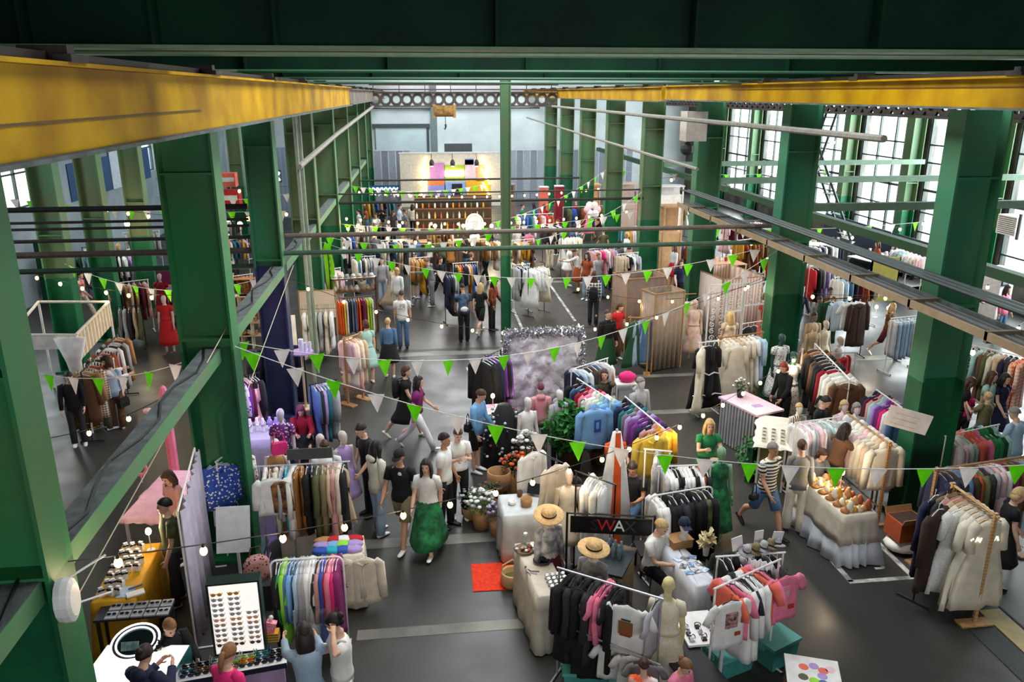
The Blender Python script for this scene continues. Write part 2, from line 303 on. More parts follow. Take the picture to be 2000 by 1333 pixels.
# transverse pipes
def hpipe(x0, x1, y, z, r, col, label): tag(MB().tube([(x0, y, z), (x1, y, z+.02)], r, 8).build('overhead_pipe', M(col, .6, kind='noise')), label, 'pipe', kind='structure')
hpipe(-3.1, 8.5, 18.1, 3.86, .055, (66, 92, 72), 'green overhead pipe crossing the hall between the nearest column pairs')
hpipe(-3.1, 8.5, 18.4, 4.2, .055, (112, 100, 88), 'grey overhead pipe just above the green crossing pipe')
hpipe(-3.1, 8.5, 30.0, 3.42, .05, (40, 40, 36), 'dark overhead pipe crossing the hall farther back')
hpipe(-3.1, 8.5, 30.0, 3.75, .03, (60, 56, 50), 'thin dark pipe above the farther crossing pipe')
hpipe(-3.1, 8.5, 42.0, 3.0, .05, (56, 50, 44), 'farthest dark pipe crossing in front of the stage')
for i, (z, r, c) in enumerate(((3.56, .06, (30, 62, 44)), (3.92, .07, (84, 72, 66)), (4.22, .04, (50, 44, 42)), (4.48, .03, (40, 40, 40)), (4.62, .03, (52, 40, 40)), (4.9, .06, (22, 22, 22)))): hpipe(-13.5, -3.8, 18.1, z, r, c, '%s overhead pipe up in the left aisle' % ORD[i])
for i, (a, b, r) in enumerate((((7.2, 12, 6.62), (7.2, 44, 6.62), .06), ((7.4, 21, 5.35), (7.4, 56, 5.7), .05), ((-2.9, 20, 5.6), (-2.9, 29.7, 5.9), .075), ((-2.9, 29.7, 5.9), (-2.4, 45, 6.6), .075))):
    tag(MB().tube([a, b], r, 7).build('service_pipe', M((140, 136, 126), .6, kind='noise')), '%s pale service pipe running along the columns' % ORD[i], 'pipe', kind='structure')
for i, (x, y) in enumerate(((-2.95, 20.2), (-2.95, 20.9))): tag(MB().tube([(x, y, 0), (x, y, 6.8)], .05, 7).build('riser_pipe', M((136, 146, 128), .6)), '%s upright pipe beside the third left column' % ORD[i], 'pipe', kind='structure')
# ---------------------------------------------------------------- garments, hangers, rails, tables
GK = dict(  # shoulder half width, length, hem half width, sleeve length, half thickness
 tshirt=(.235, .68, .25, .2, .035), shirt=(.215, .74, .235, .56, .035), hoodie=(.25, .68, .25, .58, .055), jacket=(.23, .7, .24, .58, .06), coat=(.22, 1.08, .27, .6, .055), dress=(.17, 1.18, .34, 0, .05),
 sleevedress=(.185, 1.22, .4, .34, .06), skirt=(.14, .84, .3, 0, .05), top=(.16, .52, .2, 0, .03), trousers=(.17, 1.02, .2, 0, .04), blouse=(.2, .6, .24, .42, .04), shawl=(.2, .95, .22, 0, .03))
GM = {}
def garment_mesh(kind, var=0, lod=0):
    key = (kind, var, lod)
    if key in GM: return GM[key]
    sw, Ln, hw, sl, th = GK[kind]; r = random.Random(hash(kind) % 1000 if False else sum(map(ord, kind))*7+var); n = 16 if lod == 0 else 8; rows = 8 if lod == 0 else 4
    m = MB(); ph = [r.uniform(0, 6.28) for _ in range(4)]; amp = {'dress': .035, 'sleevedress': .04, 'skirt': .04, 'coat': .014}.get(kind, .016)
    if kind == 'trousers':
        for s in (-1, 1):
            m.rings([[V((s*.085+(.085+.02*v)*cos(2*pi*k/n)*(1 if v else .9), th*sin(2*pi*k/n)+.012*v*sin(3*v*5+ph[0]), -.1-Ln*v)) for k in range(n)] for v in [i/rows for i in range(rows+1)]])
    else:
        rr = []
        neck = .07 if kind not in ('skirt', 'shawl') else sw
        prof = [(neck, 0.0, .6), (sw*.72, .025, .8), (sw, .06, 1.0)] if neck < sw else [(sw, .0, .7)]
        for i in range(1, rows+1):
            v = i/rows; a = sw*(1-.12*sin(pi*min(1, v*1.6))*(1 if 'dress' in kind else .3))
            prof.append((a+(hw-a)*v**(1.3 if 'dress' in kind or kind == 'skirt' else 1), .06+(Ln-.06)*v, 1.0+.25*v))
        for w, d, t in prof:
            v = d/Ln; ring = []
            for k in range(n):
                A = 2*pi*k/n; x = w*cos(A); y = th*t*(abs(sin(A))**.7)*(1 if sin(A) >= 0 else -1)
                y += amp*v*sin(5*pi*x/hw/2+ph[0])+amp*.5*v*sin(9*x/hw+ph[1]); x += amp*.4*v*sin(7*A+ph[2])
                ring.append(V((x, y, -.1-d+.01*v*sin(3*A+ph[3]))))
            rr.append(ring)
        m.rings(rr)
        if sl:
            for s in (-1, 1):
                sp = .13 if sl < .3 else .07
                pts = [(s*sw*.8, 0, -.15), (s*(sw+.02), .005, -.2), (s*(sw+sp*.6), .015*r.uniform(-1, 1), -.2-sl*.5), (s*(sw+sp*r.uniform(.7, 1.1)), .03*r.uniform(-1, 1), -.18-sl)]
                m.tube(pts, [(.075, th*1.0), (.075, th*1.1), (.068, th), (.062, th*.9)], 8 if lod == 0 else 5)
        if kind == 'hoodie': m.ell((0, th*.7, -.1), (.1, .05, .1), 8, 5)
        if kind in ('jacket', 'coat', 'shirt') and lod == 0:
            m.tube([(-.075, -th*.9, -.15), (0, -th*1.15, -.2), (.075, -th*.9, -.15)], .018, 5); m.bx(-.006, .006, -th*1.32, -th*1.1, -.1-Ln*.93, -.22)
    GM[key] = m.mesh(kind, True); return GM[key]
def hanger_mesh():
    if 'h' not in GM:
        m = MB(); m.tube([(0, 0, 0)]+[(.022*sin(a), 0, .012+.022*cos(a)-.022) for a in (2.2, 1.2, .3, -.7)], .004, 5)
        m.tube([(0, 0, -.02), (0, 0, -.075)], .004, 5); m.tube([(-.19, 0, -.15), (-.09, 0, -.1), (0, 0, -.075), (.09, 0, -.1), (.19, 0, -.15)], .008, 5)
        GM['h'] = m.mesh('hanger', True)
    return GM['h']
GNAME = dict(tshirt='t-shirt', shirt='shirt', hoodie='hoodie', jacket='jacket', coat='long coat', dress='dress', sleevedress='long dress', skirt='skirt', top='sleeveless top', trousers='pair of trousers', blouse='blouse', shawl='shawl')
GOBJ = dict(tshirt='tshirt', sleevedress='long_dress', top='sleeveless_top', coat='long_coat')
HANG = {}
def fabric(c):
    if isinstance(c, tuple): return M(c[1], .85, kind=c[0], c2=c[2], scale=c[3] if len(c) > 3 else 7)
    return M(c, .85)
def fword(c):
    if isinstance(c, tuple): return {'hstripe': 'striped', 'vstripe': 'striped', 'check': 'checked', 'floral': 'floral', 'dots': 'dotted', 'noise': 'mottled'}[c[0]]+' '+cw(c[1] if isinstance(c[1], str) else 'pale')
    return cw(c)
def garment(kind, c, loc, rotz, label, group=None, lod=0, scale=1.0, hang='white', var=None):
    o = link(GOBJ.get(kind, kind), garment_mesh(kind, RND.randrange(3) if var is None else var, lod), fabric(c), None, loc, rotz); o.scale = (scale,)*3
    tag(o, label, GNAME[kind].replace('pair of ', ''), group)
    if lod < 2: link('hanger', hanger_mesh(), M(hang, .5), o)
    return o
def rail(label, loc, rotz, L, h=1.6, col='white', style='tube', r=.014, d=.48):
    t = thing('clothes_rail', label, 'clothes rail', loc, rotz); m = M(col, .4, .6 if col == 'silver' else 0) if isinstance(col, str) else M(col, .55, kind='wood', c2=tuple(int(v*.8) for v in col), scale=6)
    if style == 'round':
        c = .09; pts = [(-L/2, 0, .03), (-L/2, 0, h-c)]+[(-L/2+c-c*cos(a), 0, h-c+c*sin(a)) for a in (.4, .8, 1.2)]+[(-L/2+c, 0, h)]
        MB().tube(pts+[(-x, y, z) for x, y, z in reversed(pts)], r, 8, (0, 1, 0)).build('hoop', m, t, smooth=True)
        for s in (-1, 1): MB().tube([(s*L/2, -d/2, .025), (s*L/2, d/2, .025)], r, 8).build('foot', m, t)
    elif style == 'wood':
        for s in (-1, 1):
            MB().bx(s*L/2-.02, s*L/2+.02, -.025, .025, .03, h+.04).build('upright', m, t); MB().bx(s*L/2-.09, s*L/2+.09, -d/2, d/2, 0, .03).build('foot', m, t)
        MB().tube([(-L/2-.06, 0, h), (L/2+.06, 0, h)], .02, 8).build('rail', m, t); MB().tube([(-L/2, 0, .32), (L/2, 0, .32)], .014, 6).build('lower_rail', m, t)
    else:
        for s in (-1, 1):
            MB().tube([(s*L/2, 0, .03), (s*L/2, 0, h)], r, 8).build('upright', m, t); ft = MB().tube([(s*L/2, -d/2, .03), (s*L/2, d/2, .03)], r, 8).build('foot', m, t)
            for q in (-1, 1): MB().ell((s*L/2, q*d/2, .02), (.02, .02, .02), 6, 4).build('caster', M('black', .5), ft)
        MB().tube([(-L/2-.03, 0, h), (L/2+.03, 0, h)], r, 8).build('rail', m, t)
    return t
def hang_on(loc, rotz, L, h, items, where, group, lod=0, end='near', x0=None, face=0, scale=1.0, hang='white', jit=6):
    """garments side by side on a rail; items: (kind, colour) in order along local +x"""
    n = len(items); c, s = cos(rad(rotz)), sin(rad(rotz)); a = -L/2+.08 if x0 is None else x0; step = (L-.16)/max(1, n-1)
    for i, it in enumerate(items):
        k, col = it[0], it[1]; x = a+step*i; p = V(loc)+V((c*x, s*x, h+.0))
        lab = '%s %s, %s from the %s end, on %s' % (fword(col), GNAME[k], ORD[i], end, where)
        garment(k, col, p, rotz+90+face+RND.uniform(-jit, jit), lab, group, lod, scale*RND.uniform(.95, 1.05), hang)
def cyc(kinds, cols, n, seed=1):
    r = random.Random(seed); return [(r.choice(kinds), r.choice(cols)) for _ in range(n)]
def cloth_over(name, label, loc, rotz, lx, ly, h, drop, mat, group=None, flare=.05, wav=.02, seed=0):
    """a cloth draped over a table top, folds down the sides"""
    r = random.Random(seed); n = 48; rr = []
    def peri(t, ex):
        q = [(-lx/2, -ly/2), (lx/2, -ly/2), (lx/2, ly/2), (-lx/2, ly/2)]; i = min(3, int(t*4+1e-9)); u = t*4-i
        a, b = q[i], q[(i+1) % 4]; x = a[0]+(b[0]-a[0])*u; y = a[1]+(b[1]-a[1])*u; nx, ny = ((0, -1), (1, 0), (0, 1), (-1, 0))[i]
        if u < .001: px, py = ((0, -1), (1, 0), (0, 1), (-1, 0))[i-1]; nx += px; ny += py
        return x+nx*ex, y+ny*ex
    ph = [r.uniform(0, 6) for _ in range(3)]
    rr.append([V((0, 0, h+.008))]*n); rr.append([V((*peri(k/n, -.03), h+.008)) for k in range(n)]); rr.append([V((*peri(k/n, .008), h+.002)) for k in range(n)])
    for j in range(1, 5):
        v = j/4; rr.append([V((*peri(k/n, .012+flare*v+wav*v*(sin(k*1.9+ph[0])+.6*sin(k*.83+ph[1]))), h-drop*v+(.02*sin(k*.7+ph[2]) if j == 4 and drop < h-.03 else 0))) for k in range(n)])
    rr.append([p*1 - V((p.x*.03, p.y*.03, 0)) for p in rr[-1]])
    m = MB().rings(rr, cap=False); o = m.build(name, mat, None, loc, rotz, True); tag(o, label, 'tablecloth', group); return o
def table(label, loc, rotz, lx, ly, h, top='white', leg='silver', t=.03, cat='table', name='table', shelf=False):
    o = thing(name, label, cat, loc, rotz); tm = M(top, .5) if not isinstance(top, bpy.types.Material) else top; lm = M(leg, .45)
    MB().bx(-lx/2, lx/2, -ly/2, ly/2, h-t, h).build('tabletop', tm, o)
    for sx in (-1, 1):
        for sy in (-1, 1): MB().bx(sx*(lx/2-.04)-.02, sx*(lx/2-.04)+.02, sy*(ly/2-.04)-.02, sy*(ly/2-.04)+.02, 0, h-t).build('leg', lm, o)
    if shelf: MB().bx(-lx/2+.03, lx/2-.03, -ly/2+.03, ly/2-.03, .25, .27).build('shelf', tm, o)
    return o
def box_thing(name, label, cat, loc, rotz, d, mat, group=None, lid=None, lidmat=None):
    o = thing(name, label, cat, loc, rotz, group) if lid else None
    if not lid: return tag(MB().bx(-d[0]/2, d[0]/2, -d[1]/2, d[1]/2, 0, d[2]).build(name, mat, None, loc, rotz), label, cat, group)
    MB().rings([[V((sx*d[0]/2*q, sy*d[1]/2*q, z)) for sx, sy in ((-1, -1), (1, -1), (1, 1), (-1, 1))] for q, z in ((.9, 0), (1, d[2]))]).build('body', mat, o)
    MB().bx(-d[0]/2-.015, d[0]/2+.015, -d[1]/2-.015, d[1]/2+.015, d[2]-.015, d[2]+.03).build('lid', lidmat or mat, o); ld = [c for c in o.children if c.name.startswith('lid')][0]
    for s in (-1, 1): MB().bx(s*(d[0]/2+.02)-.015, s*(d[0]/2+.02)+.015, -.05, .05, d[2]-.07, d[2]+.01).build('latch', lidmat or mat, ld)
    return o
def foliage(m, c, r, n, leaf=.05, seed=0, flat=1.0):
    q = random.Random(seed)
    for _ in range(n):
        d = V((q.gauss(0, 1), q.gauss(0, 1), q.gauss(0, 1)*flat)).normalized()*r*q.uniform(.45, 1); p = V(c)+d; a = V((q.gauss(0, 1), q.gauss(0, 1), q.gauss(0, .6))).normalized(); b = a.cross(V((q.gauss(0, 1), q.gauss(0, 1), 1))).normalized()
        L = leaf*q.uniform(.7, 1.4); m.add([p, p+a*L*.5+b*L*.28, p+a*L, p+a*L*.5-b*L*.28, p+a*L*.5+a.cross(b)*L*.12], [(0, 1, 4), (1, 2, 4), (2, 3, 4), (3, 0, 4)])
    return m
def plant(name, label, loc, pot_r, pot_h, crown, n, col, pot='brown', blooms=(), seed=0, group=None, cat='plant', leaf=.06):
    o = thing(name, label, cat, loc, 0, group)
    MB().lathe([(pot_r*.75, 0), (pot_r*.9, pot_h*.5), (pot_r, pot_h), (pot_r*.9, pot_h), (pot_r*.85, pot_h*.8)], n=14).build('pot', M(pot, .8, kind='noise'), o, smooth=True)
    foliage(MB().tube([(0, 0, pot_h*.7), (0, 0, pot_h+crown*.4)], .012, 5), (0, 0, pot_h+crown*.75), crown, n, leaf, seed).build('foliage', M(col, .7), o)
    q = random.Random(seed+5)
    for c, k, sz in blooms:
        for _ in range(k):
            d = V((q.gauss(0, 1), q.gauss(0, 1), abs(q.gauss(.5, .7)))).normalized()*crown*q.uniform(.8, 1.08); MB().ell((d.x, d.y, pot_h+crown*.75+d.z), (sz, sz, sz*.6), 7, 4).build('bloom', M(c, .7), o)
    return o
def hat(label, loc, rotz, col='peach', r=.2, band='black', tilt=0, group=None):
    o = thing('straw_hat', label, 'hat', loc, rotz, group); o.rotation_euler.x = rad(tilt)
    MB().lathe([(r, .0), (r*.98, .012), (r*.6, .012), (r*.5, .02), (r*.48, .08), (r*.38, .11), (r*.1, .115)], n=18).build('crown', M(col, .8, kind='noise', scale=30), o, smooth=True)
    MB().lathe([(r*.51, .018), (r*.5, .045), (r*.48, .045)], n=18).build('hat_band', M(band, .7), o); return o

def quad(p1, p2, p3, h):
    """table top of height h from three measured corners: front edge p1 p2, side p2 p3"""
    a, b, c = G(*p1, h), G(*p2, h), G(*p3, h); lx = (b-a).length; rz = atan2(b.y-a.y, b.x-a.x); n = V((-sin(rz), cos(rz), 0)); ly = abs((c-b).dot(n)); m = (a+b)/2+n*ly/2
    return (m.x, m.y, 0), math.degrees(rz), lx, ly
def cloth_px(label, p1, p2, p3, h, mat, tlabel, drop=None, seed=0, top='white'):
    loc, rz, lx, ly = quad(p1, p2, p3, h); table(tlabel, loc, rz, lx-.02, ly-.02, h-.006, top); cloth_over('tablecloth', label, loc, rz, lx, ly, h, drop or h-.03, mat, seed=seed); return loc, rz, lx, ly
def rail_px(label, p1, p2, h, items=(), where='', group=None, col='white', style='tube', end='near', lod=0, scale=1.0, hang='white', d=.48):
    a, b = G(*p1, h), G(*p2, h); L = (b-a).length; rz = math.degrees(atan2(b.y-a.y, b.x-a.x)); m = (a+b)/2; loc = (m.x, m.y, 0); rail(label, loc, rz, L, h, col, style, d=d)
    if items: hang_on(loc, rz, L, h, items, where, group, lod, end, scale=scale, hang=hang)
    return loc, rz, L
def on(loc, rz, x, y, z):
    c, s = cos(rad(rz)), sin(rad(rz)); return (loc[0]+c*x-s*y, loc[1]+s*x+c*y, z)
def panel(name, label, cat, a, b, z0, z1, mat, t=.02, wav=0.0, n=24, part=None):
    """an upright sheet from a to b (ground points), folded like a curtain if wav"""
    a, b = V((a[0], a[1], 0)), V((b[0], b[1], 0)); d = b-a; L = d.length; u = d/L; nn = V((-u.y, u.x, 0)); rr = []
    for z in (z0, z0+(z1-z0)*.5, z1):
        f = wav*(1.2-.5*(z-z0)/(z1-z0)); p = [u*(L*k/n)+nn*(f*sin(k*2.1)+f*.5*sin(k*.9+z)) for k in range(n+1)]
        rr.append([q+nn*t/2+V((0, 0, z)) for q in p]+[q-nn*t/2+V((0, 0, z)) for q in reversed(p)])
    return tag(MB().rings(rr).build(name, mat, None, a, smooth=wav > 0), label, cat)
def sign(name, label, a, b, z0, z1, face, letters, lcol, size, emit=0.0, off=(0, 0), cat='sign', t=.02, flip=False):
    a, b = V(a), V(b); d = (b-a); L = d.length; rz = atan2(d.y, d.x); o = thing(name, label, cat, ((a.x+b.x)/2, (a.y+b.y)/2, 0), math.degrees(rz))
    MB().bx(-L/2, L/2, -t/2, t/2, z0, z1).build('board', face, o)
    if letters:
        l = link('lettering', text_mesh(letters, size, .003), M(lcol, .5, emit=emit), o, (off[0], -t/2-.004, (z0+z1)/2+off[1])); l.rotation_euler = (rad(90), 0, 0)
    return o
# ---------------------------------------------------------------- people
SKIN = dict(fair=(222, 176, 150), tan=(196, 144, 112), deep=(150, 104, 80), pale=(232, 194, 174))
HAIRC = dict(black=(16, 14, 14), dark=(34, 24, 20), brown=(78, 50, 32), light=(140, 98, 60), blonde=(204, 170, 116), red=(150, 60, 28), grey=(140, 134, 128), plum=(110, 40, 70))
POSES = dict(
 stand=dict(), relax=dict(legs=((6, 4), (-3, 2)), arms=((8, 7, 14), (-4, 7, 10))), walk=dict(legs=((26, 8), (-22, 22)), arms=((-20, 8, 22), (22, 8, 22)), lean=3),
 stride=dict(legs=((-20, 26), (28, 6)), arms=((22, 8, 30), (-18, 8, 18)), lean=4), phone=dict(arms=((28, 6, 95), (30, 6, 90)), head=(24, 0), legs=((4, 3), (-3, 3))), look=dict(head=(22, 10), arms=((12, 8, 30), (4, 8, 16)), lean=6),
 reach=dict(arms=((120, 12, 30), (60, 8, 40)), lean=8, head=(-6, 0)), browse=dict(arms=((62, 10, 30), (50, 8, 46)), lean=10, head=(20, 0)), hold=dict(arms=((40, 12, 80), (42, 12, 78)), head=(8, 0)),
 headhand=dict(arms=((96, 30, 152, ((.8, -.4, .42), (-.85, .12, .42))), (26, 6, 92)), head=(22, -20)), hips=dict(arms=((-20, 36, 84), (6, 8, 14))), sit=dict(sit=1, legs=((84, 84), (80, 78)), arms=((34, 8, 62), (30, 8, 70)), head=(22, 0), lean=8),
 bend=dict(lean=32, arms=((70, 8, 16), (60, 8, 20)), head=(10, 0)))
def skeleton(pose, h, fem):
    P = POSES[pose] if isinstance(pose, str) else pose; s = h/1.72; K = {}
    lean = rad(P.get('lean', 0)); legs = P.get('legs', ((0, 0), (0, 0))); arms = P.get('arms', ((4, 8, 12), (2, 8, 12))); hp = P.get('head', (4, 0))
    K['s'] = s; K['P'] = P; u = V((0, -sin(lean), cos(lean))); fw = V((0, -cos(lean), -sin(lean)))
    low = 9; L = []
    for sd, (sw, kn) in zip((1, -1), legs):
        hip = V((sd*.095*s, 0, 0)); a = rad(sw); k = hip+V((sd*.012, -sin(a), -cos(a)))*.43*s; b = rad(sw-kn); an = k+V((sd*.004, -sin(b), -cos(b)))*.41*s; L.append((hip, k, an, b)); low = min(low, an.z)
    z0 = -low+.075*s; hc = V((0, 0, z0)); K['hip'] = hc; K['legs'] = [(hc+a, hc+k, hc+an, b) for a, k, an, b in L]; K['u'] = u; K['fw'] = fw
    K['t'] = lambda z, y=0.0: hc+u*(z*s)+fw*(-y*s)
    A = []; shw = (.158 if fem else .182)*s
    for sd, am in zip((1, -1), arms):
        sw, out, be = am[:3]; sh = K['t'](.49)+V((sd*shw, 0, 0)); a = rad(sw); o = rad(out); d1 = V((sd*sin(o), -sin(a)*cos(o), -cos(a)*cos(o))); d1 = d1.normalized(); el = sh+d1*.285*s
        b = rad(sw+be); o2 = rad(out-be*.38); d2 = V((sd*sin(o2)*.8, -sin(b)*cos(o2), -cos(b)*cos(o2))).normalized(); vv = am[3] if len(am) > 3 else None
        if vv: el = sh+V((sd*vv[0][0], *vv[0][1:])).normalized()*.285*s; d2 = V((sd*vv[1][0], *vv[1][1:])).normalized()
        wr = el+d2*.25*s; A.append((sh, el, wr, d2, sd))
    K['arms'] = A; nb = K['t'](.54); K['neck'] = nb
    R_ = Matrix.Rotation(rad(hp[1]), 3, 'Z') @ Matrix.Rotation(rad(hp[0])+lean*.5, 3, 'X'); K['R'] = R_; K['hd'] = nb+u*.085*s+R_ @ V((0, -.015*s, .105*s)); return K
HEAD = [(-.117, .026, .03, -.05), (-.1, .044, .05, -.04), (-.065, .059, .074, -.02), (-.02, .068, .088, -.006), (.025, .073, .096, .004), (.065, .069, .09, .01), (.097, .046, .064, .013), (.115, .012, .018, .013)]
def body_mesh(K, fem, lod):
    s = K['s']; t = K['t']; m = MB(); n = 12 if lod == 0 else 7; hd, R_ = K['hd'], K['R']
    w = 1.0 if not fem else .93
    prof = [(-.12, .1, .085), (-.04, .155, .11), (.05, .16*(1.05 if fem else 1), .112), (.16, .128*w, .092), (.28, .14*w, .1), (.4, .165*w, .11), (.49, .16*w, .088), (.535, .08, .065), (.57, .052, .055), (.63, .05, .053)]
    sh_ = 1 if lod == 0 else .9
    m.tube([t(z) for z, a, b in prof], [(a*s*sh_, b*s*sh_) for z, a, b in prof], n)
    m.rings([[hd+R_ @ (V((rx*cos(2*pi*k/n), yo+ry*sin(2*pi*k/n), z))*s) for k in range(n)] for z, rx, ry, yo in HEAD])
    if lod == 0:
        m.rings([[hd+R_ @ (V((x*c, y, z))*s) for c, y in ((-1, -.088), (1, -.088), (0, yt))] for x, yt, z in ((.008, -.1, .022), (.014, -.116, -.018), (.016, -.104, -.036))])
        for sd in (-1, 1): m.ell(hd+R_ @ (V((sd*.074, .01, -.005))*s), (.011*s, .02*s, .032*s), 6, 4)
    for hip, k, an, b in K['legs']:
        mid = (k+an)/2+V((0, .018*s, .06*s)); m.tube([hip+V((0, 0, .03*s)), (hip*2+k)/3, k, mid, an, an-V((0, 0, .04*s))], [.088*s*sh_, .08*s*sh_, .054*s*sh_, .055*s*sh_**2, .036*s, .036*s], n)
    for sh, el, wr, d, sd in K['arms']:
        m.tube([sh+V((-sd*.05, 0, .0))*s, sh, (sh+el)/2, el, (el+wr*.8)/1.8, wr], [.05*s, .054*s, .045*s, .036*s, .038*s, .026*s], n)
        x = V((1, 0, 0))-d*d.x; x = x.normalized() if x.length > .2 else V((0, 0, 1)); m.tube([wr-d*.02*s, wr+d*.03*s, wr+d*.085*s], [(.022*s, .024*s), (.019*s, .04*s), (.015*s, .036*s)], n, x)
        if lod: m.tube([wr+d*.08*s, wr+d*.16*s], [(.013*s, .034*s), (.009*s, .022*s)], 5, x)
    return m
def fingers(K, m):
    s = K['s']
    for sh, el, wr, d, sd in K['arms']:
        x = V((1, 0, 0))-d*d.x; x = (x.normalized() if x.length > .2 else V((0, 0, 1))); y = d.cross(x).normalized(); cur = -x*sd
        for i, ln in enumerate((.066, .076, .072, .056)):
            p = wr+(d*.08+y*(-.027+.018*i))*s; q = p+(d*.9+cur*.35).normalized()*ln*.5*s; e = q+(d*.6+cur*.8).normalized()*ln*.5*s; m.tube([p-d*.01*s, p, q, e], [.0085*s, .009*s, .0085*s, .0065*s], 5)
        f = -1 if y.y > 0 else 1
        p = wr+(d*.025+y*.03*f)*s; q = p+(d*.6+y*.8*f+cur*.3).normalized()*.034*s; m.tube([p-y*.012*s*f, p, q, q+(d*.9+y*.2*f+cur*.4).normalized()*.03*s], [.011*s, .0105*s, .0095*s, .0075*s], 5)
def fuse(m, voxel, ratio):
    me = m.mesh('body'); o = bpy.data.objects.new('tmp', me); COL.objects.link(o); r = o.modifiers.new('r', 'REMESH'); r.mode = 'VOXEL'; r.voxel_size = voxel
    sm = o.modifiers.new('s', 'SMOOTH'); sm.iterations = 3; sm.factor = .5; d = o.modifiers.new('d', 'DECIMATE'); d.ratio = ratio
    bpy.context.view_layer.update(); out = bpy.data.meshes.new_from_object(o.evaluated_get(bpy.context.evaluated_depsgraph_get())); bpy.data.objects.remove(o); return out
def hair_mesh(K, style, lod):
    s = K['s']; hd, R_ = K['hd'], K['R']; m = MB(); n = 16 if lod == 0 else 8; rows = 6 if lod == 0 else 4; c = V((0, .012, .01)); g = 1.12 if style in ('long', 'wavy', 'bob') else 1.08
    rr = []
    for i in range(rows+1):
        q = []
        for k in range(n):
            az = 2*pi*k/n; fr = .5-.5*sin(az)      # 1 at the face, 0 at the back
            lim = rad(118 if style != 'short' else 106)*(1-fr)+rad(62)*fr
            if .3 < fr < .75: lim = max(lim, rad(96 if style == 'short' else 108)*(1-abs(fr-.45)*1.2))
            th = max(.02, lim*i/rows); p = V((.077*g*sin(th)*cos(az), .103*g*sin(th)*sin(az), .108*g*cos(th)))+c; q.append(hd+R_ @ (p*s))
        rr.append(q)
    inner = [hd+(p-hd)*.9 for p in rr[-1]]; rr.append(inner); m.rings(rr, cap=True)
    B = lambda x, y, z: hd+R_ @ (V((x, y, z))*s)
    if style in ('long', 'wavy'):
        L_ = .36 if style == 'long' else .26; dn = V((0, .02, -1)); m.tube([B(0, .05, .05), B(0, .075, -.04), B(0, .08, -.1)+dn*.04*s, B(0, .075, -.1)+dn*L_*.6*s, B(0, .07, -.1)+dn*L_*s], [(.07*s, .05*s), (.092*s, .05*s), (.1*s, .05*s), (.095*s, .042*s), (.06*s, .03*s)], 10 if lod == 0 else 6)
        for sd in (-1, 1): m.tube([B(sd*.07, -.02, .05), B(sd*.083, -.01, -.04), B(sd*.085, 0, -.12), B(sd*.08, -.03, -.12)+V((0, 0, -L_*.5*s))], [(.02*s, .045*s), (.02*s, .05*s), (.026*s, .04*s), (.02*s, .02*s)], 6)
    if style == 'bob': m.tube([B(0, .03, .05), B(0, .045, -.05), B(0, .05, -.11)], [(.07*s, .08*s), (.096*s, .07*s), (.085*s, .055*s)], 10 if lod == 0 else 6)
    if style == 'pony': m.tube([B(0, .11, .03), B(0, .145, .02), B(0, .15, -.08), B(0, .13, -.2)], [.022*s, .034*s, .034*s, .012*s], 7)
    if style == 'bun': m.ell(B(0, .11, .06), (.045*s, .04*s, .042*s), 9, 6)
    if style == 'topbun': m.ell(B(0, .04, .135), (.045*s, .045*s, .04*s), 9, 6)
    return m
def cap_mesh(K):
    s = K['s']; hd, R_ = K['hd'], K['R']; m = MB(); m.rings([[hd+R_ @ (V((.083*w*cos(2*pi*k/14), .008+.108*w*sin(2*pi*k/14), z))*s) for k in range(14)] for w, z in ((1.02, .035), (1.03, .06), (.86, .105), (.5, .13), (.1, .138))])
    m.rings([[hd+R_ @ (V((.075*cos(a), -.095+.1*sin(a)*(-1)*q, .04-.025*q*(-sin(a)*-1)))*s) for a in [pi*k/8 for k in range(9)]] for q in (0.02, 1)], cap=False, closed=False)
    m.prism([hd+R_ @ (V((.075*cos(a), -.085-.09*sin(a), .035-.02*sin(a)))*s) for a in [pi*k/8 for k in range(9)]], R_ @ V((0, 0, .008*s))); return m
def top_mesh(K, kind, fem, lod, loose=.016):
    s = K['s']; t = K['t']; m = MB(); n = 14 if lod == 0 else 7; w = 1.0 if not fem else .93; e = loose
    hem = {'crop': .12, 'tank': .03, 'tshirt': -.04 if not fem else .04, 'long': -.05, 'jacket': -.08, 'dress': .1, 'shirt': -.08, 'hoodie': -.06}.get(kind, 0)
    prof = [(hem, .163, .118), (max(hem+.05, .08), .158, .116), (.16 if hem < .12 else .2, .138*w, .104), (.28, .146*w, .106), (.4, .168*w, .114), (.485, .166*w, .092), (.53, .1, .075), (.548, .066, .062)]
    if kind in ('hoodie', 'jacket'): prof[-1] = (.575, .075, .075)
    m.tube([t(z) for z, a, b in prof], [((a+e)*s, (b+e)*s) if z < .5 else (a*s+.006, b*s+.006) for z, a, b in prof], n)
    f = {'tshirt': .62, 'crop': .5, 'tank': 0, 'dress': .45, 'shirt': 1.9, 'long': 1.92, 'jacket': 1.95, 'hoodie': 1.93}[kind]
    if f:
        for sh, el, wr, d, sd in K['arms']:
            if f <= 1: pts = [sh+V((-sd*.06*s, 0, .01*s)), sh, sh+(el-sh)*f]; rr = [.062*s, .07*s, .066*s]
            else: pts = [sh+V((-sd*.06*s, 0, .01*s)), sh, (sh+el)/2, el, el+(wr-el)*(f-1)]; q = 1.25 if kind in ('jacket', 'hoodie') else 1.05; rr = [.06*s, .068*s*q**.5, .056*s*q, .05*s*q, .038*s*q]
            m.tube(pts, rr, n-4 if lod == 0 else 6)
    if kind == 'hoodie': m.ell(t(.56, .09), (.1*s, .06*s, .07*s), 10, 6)
    return m
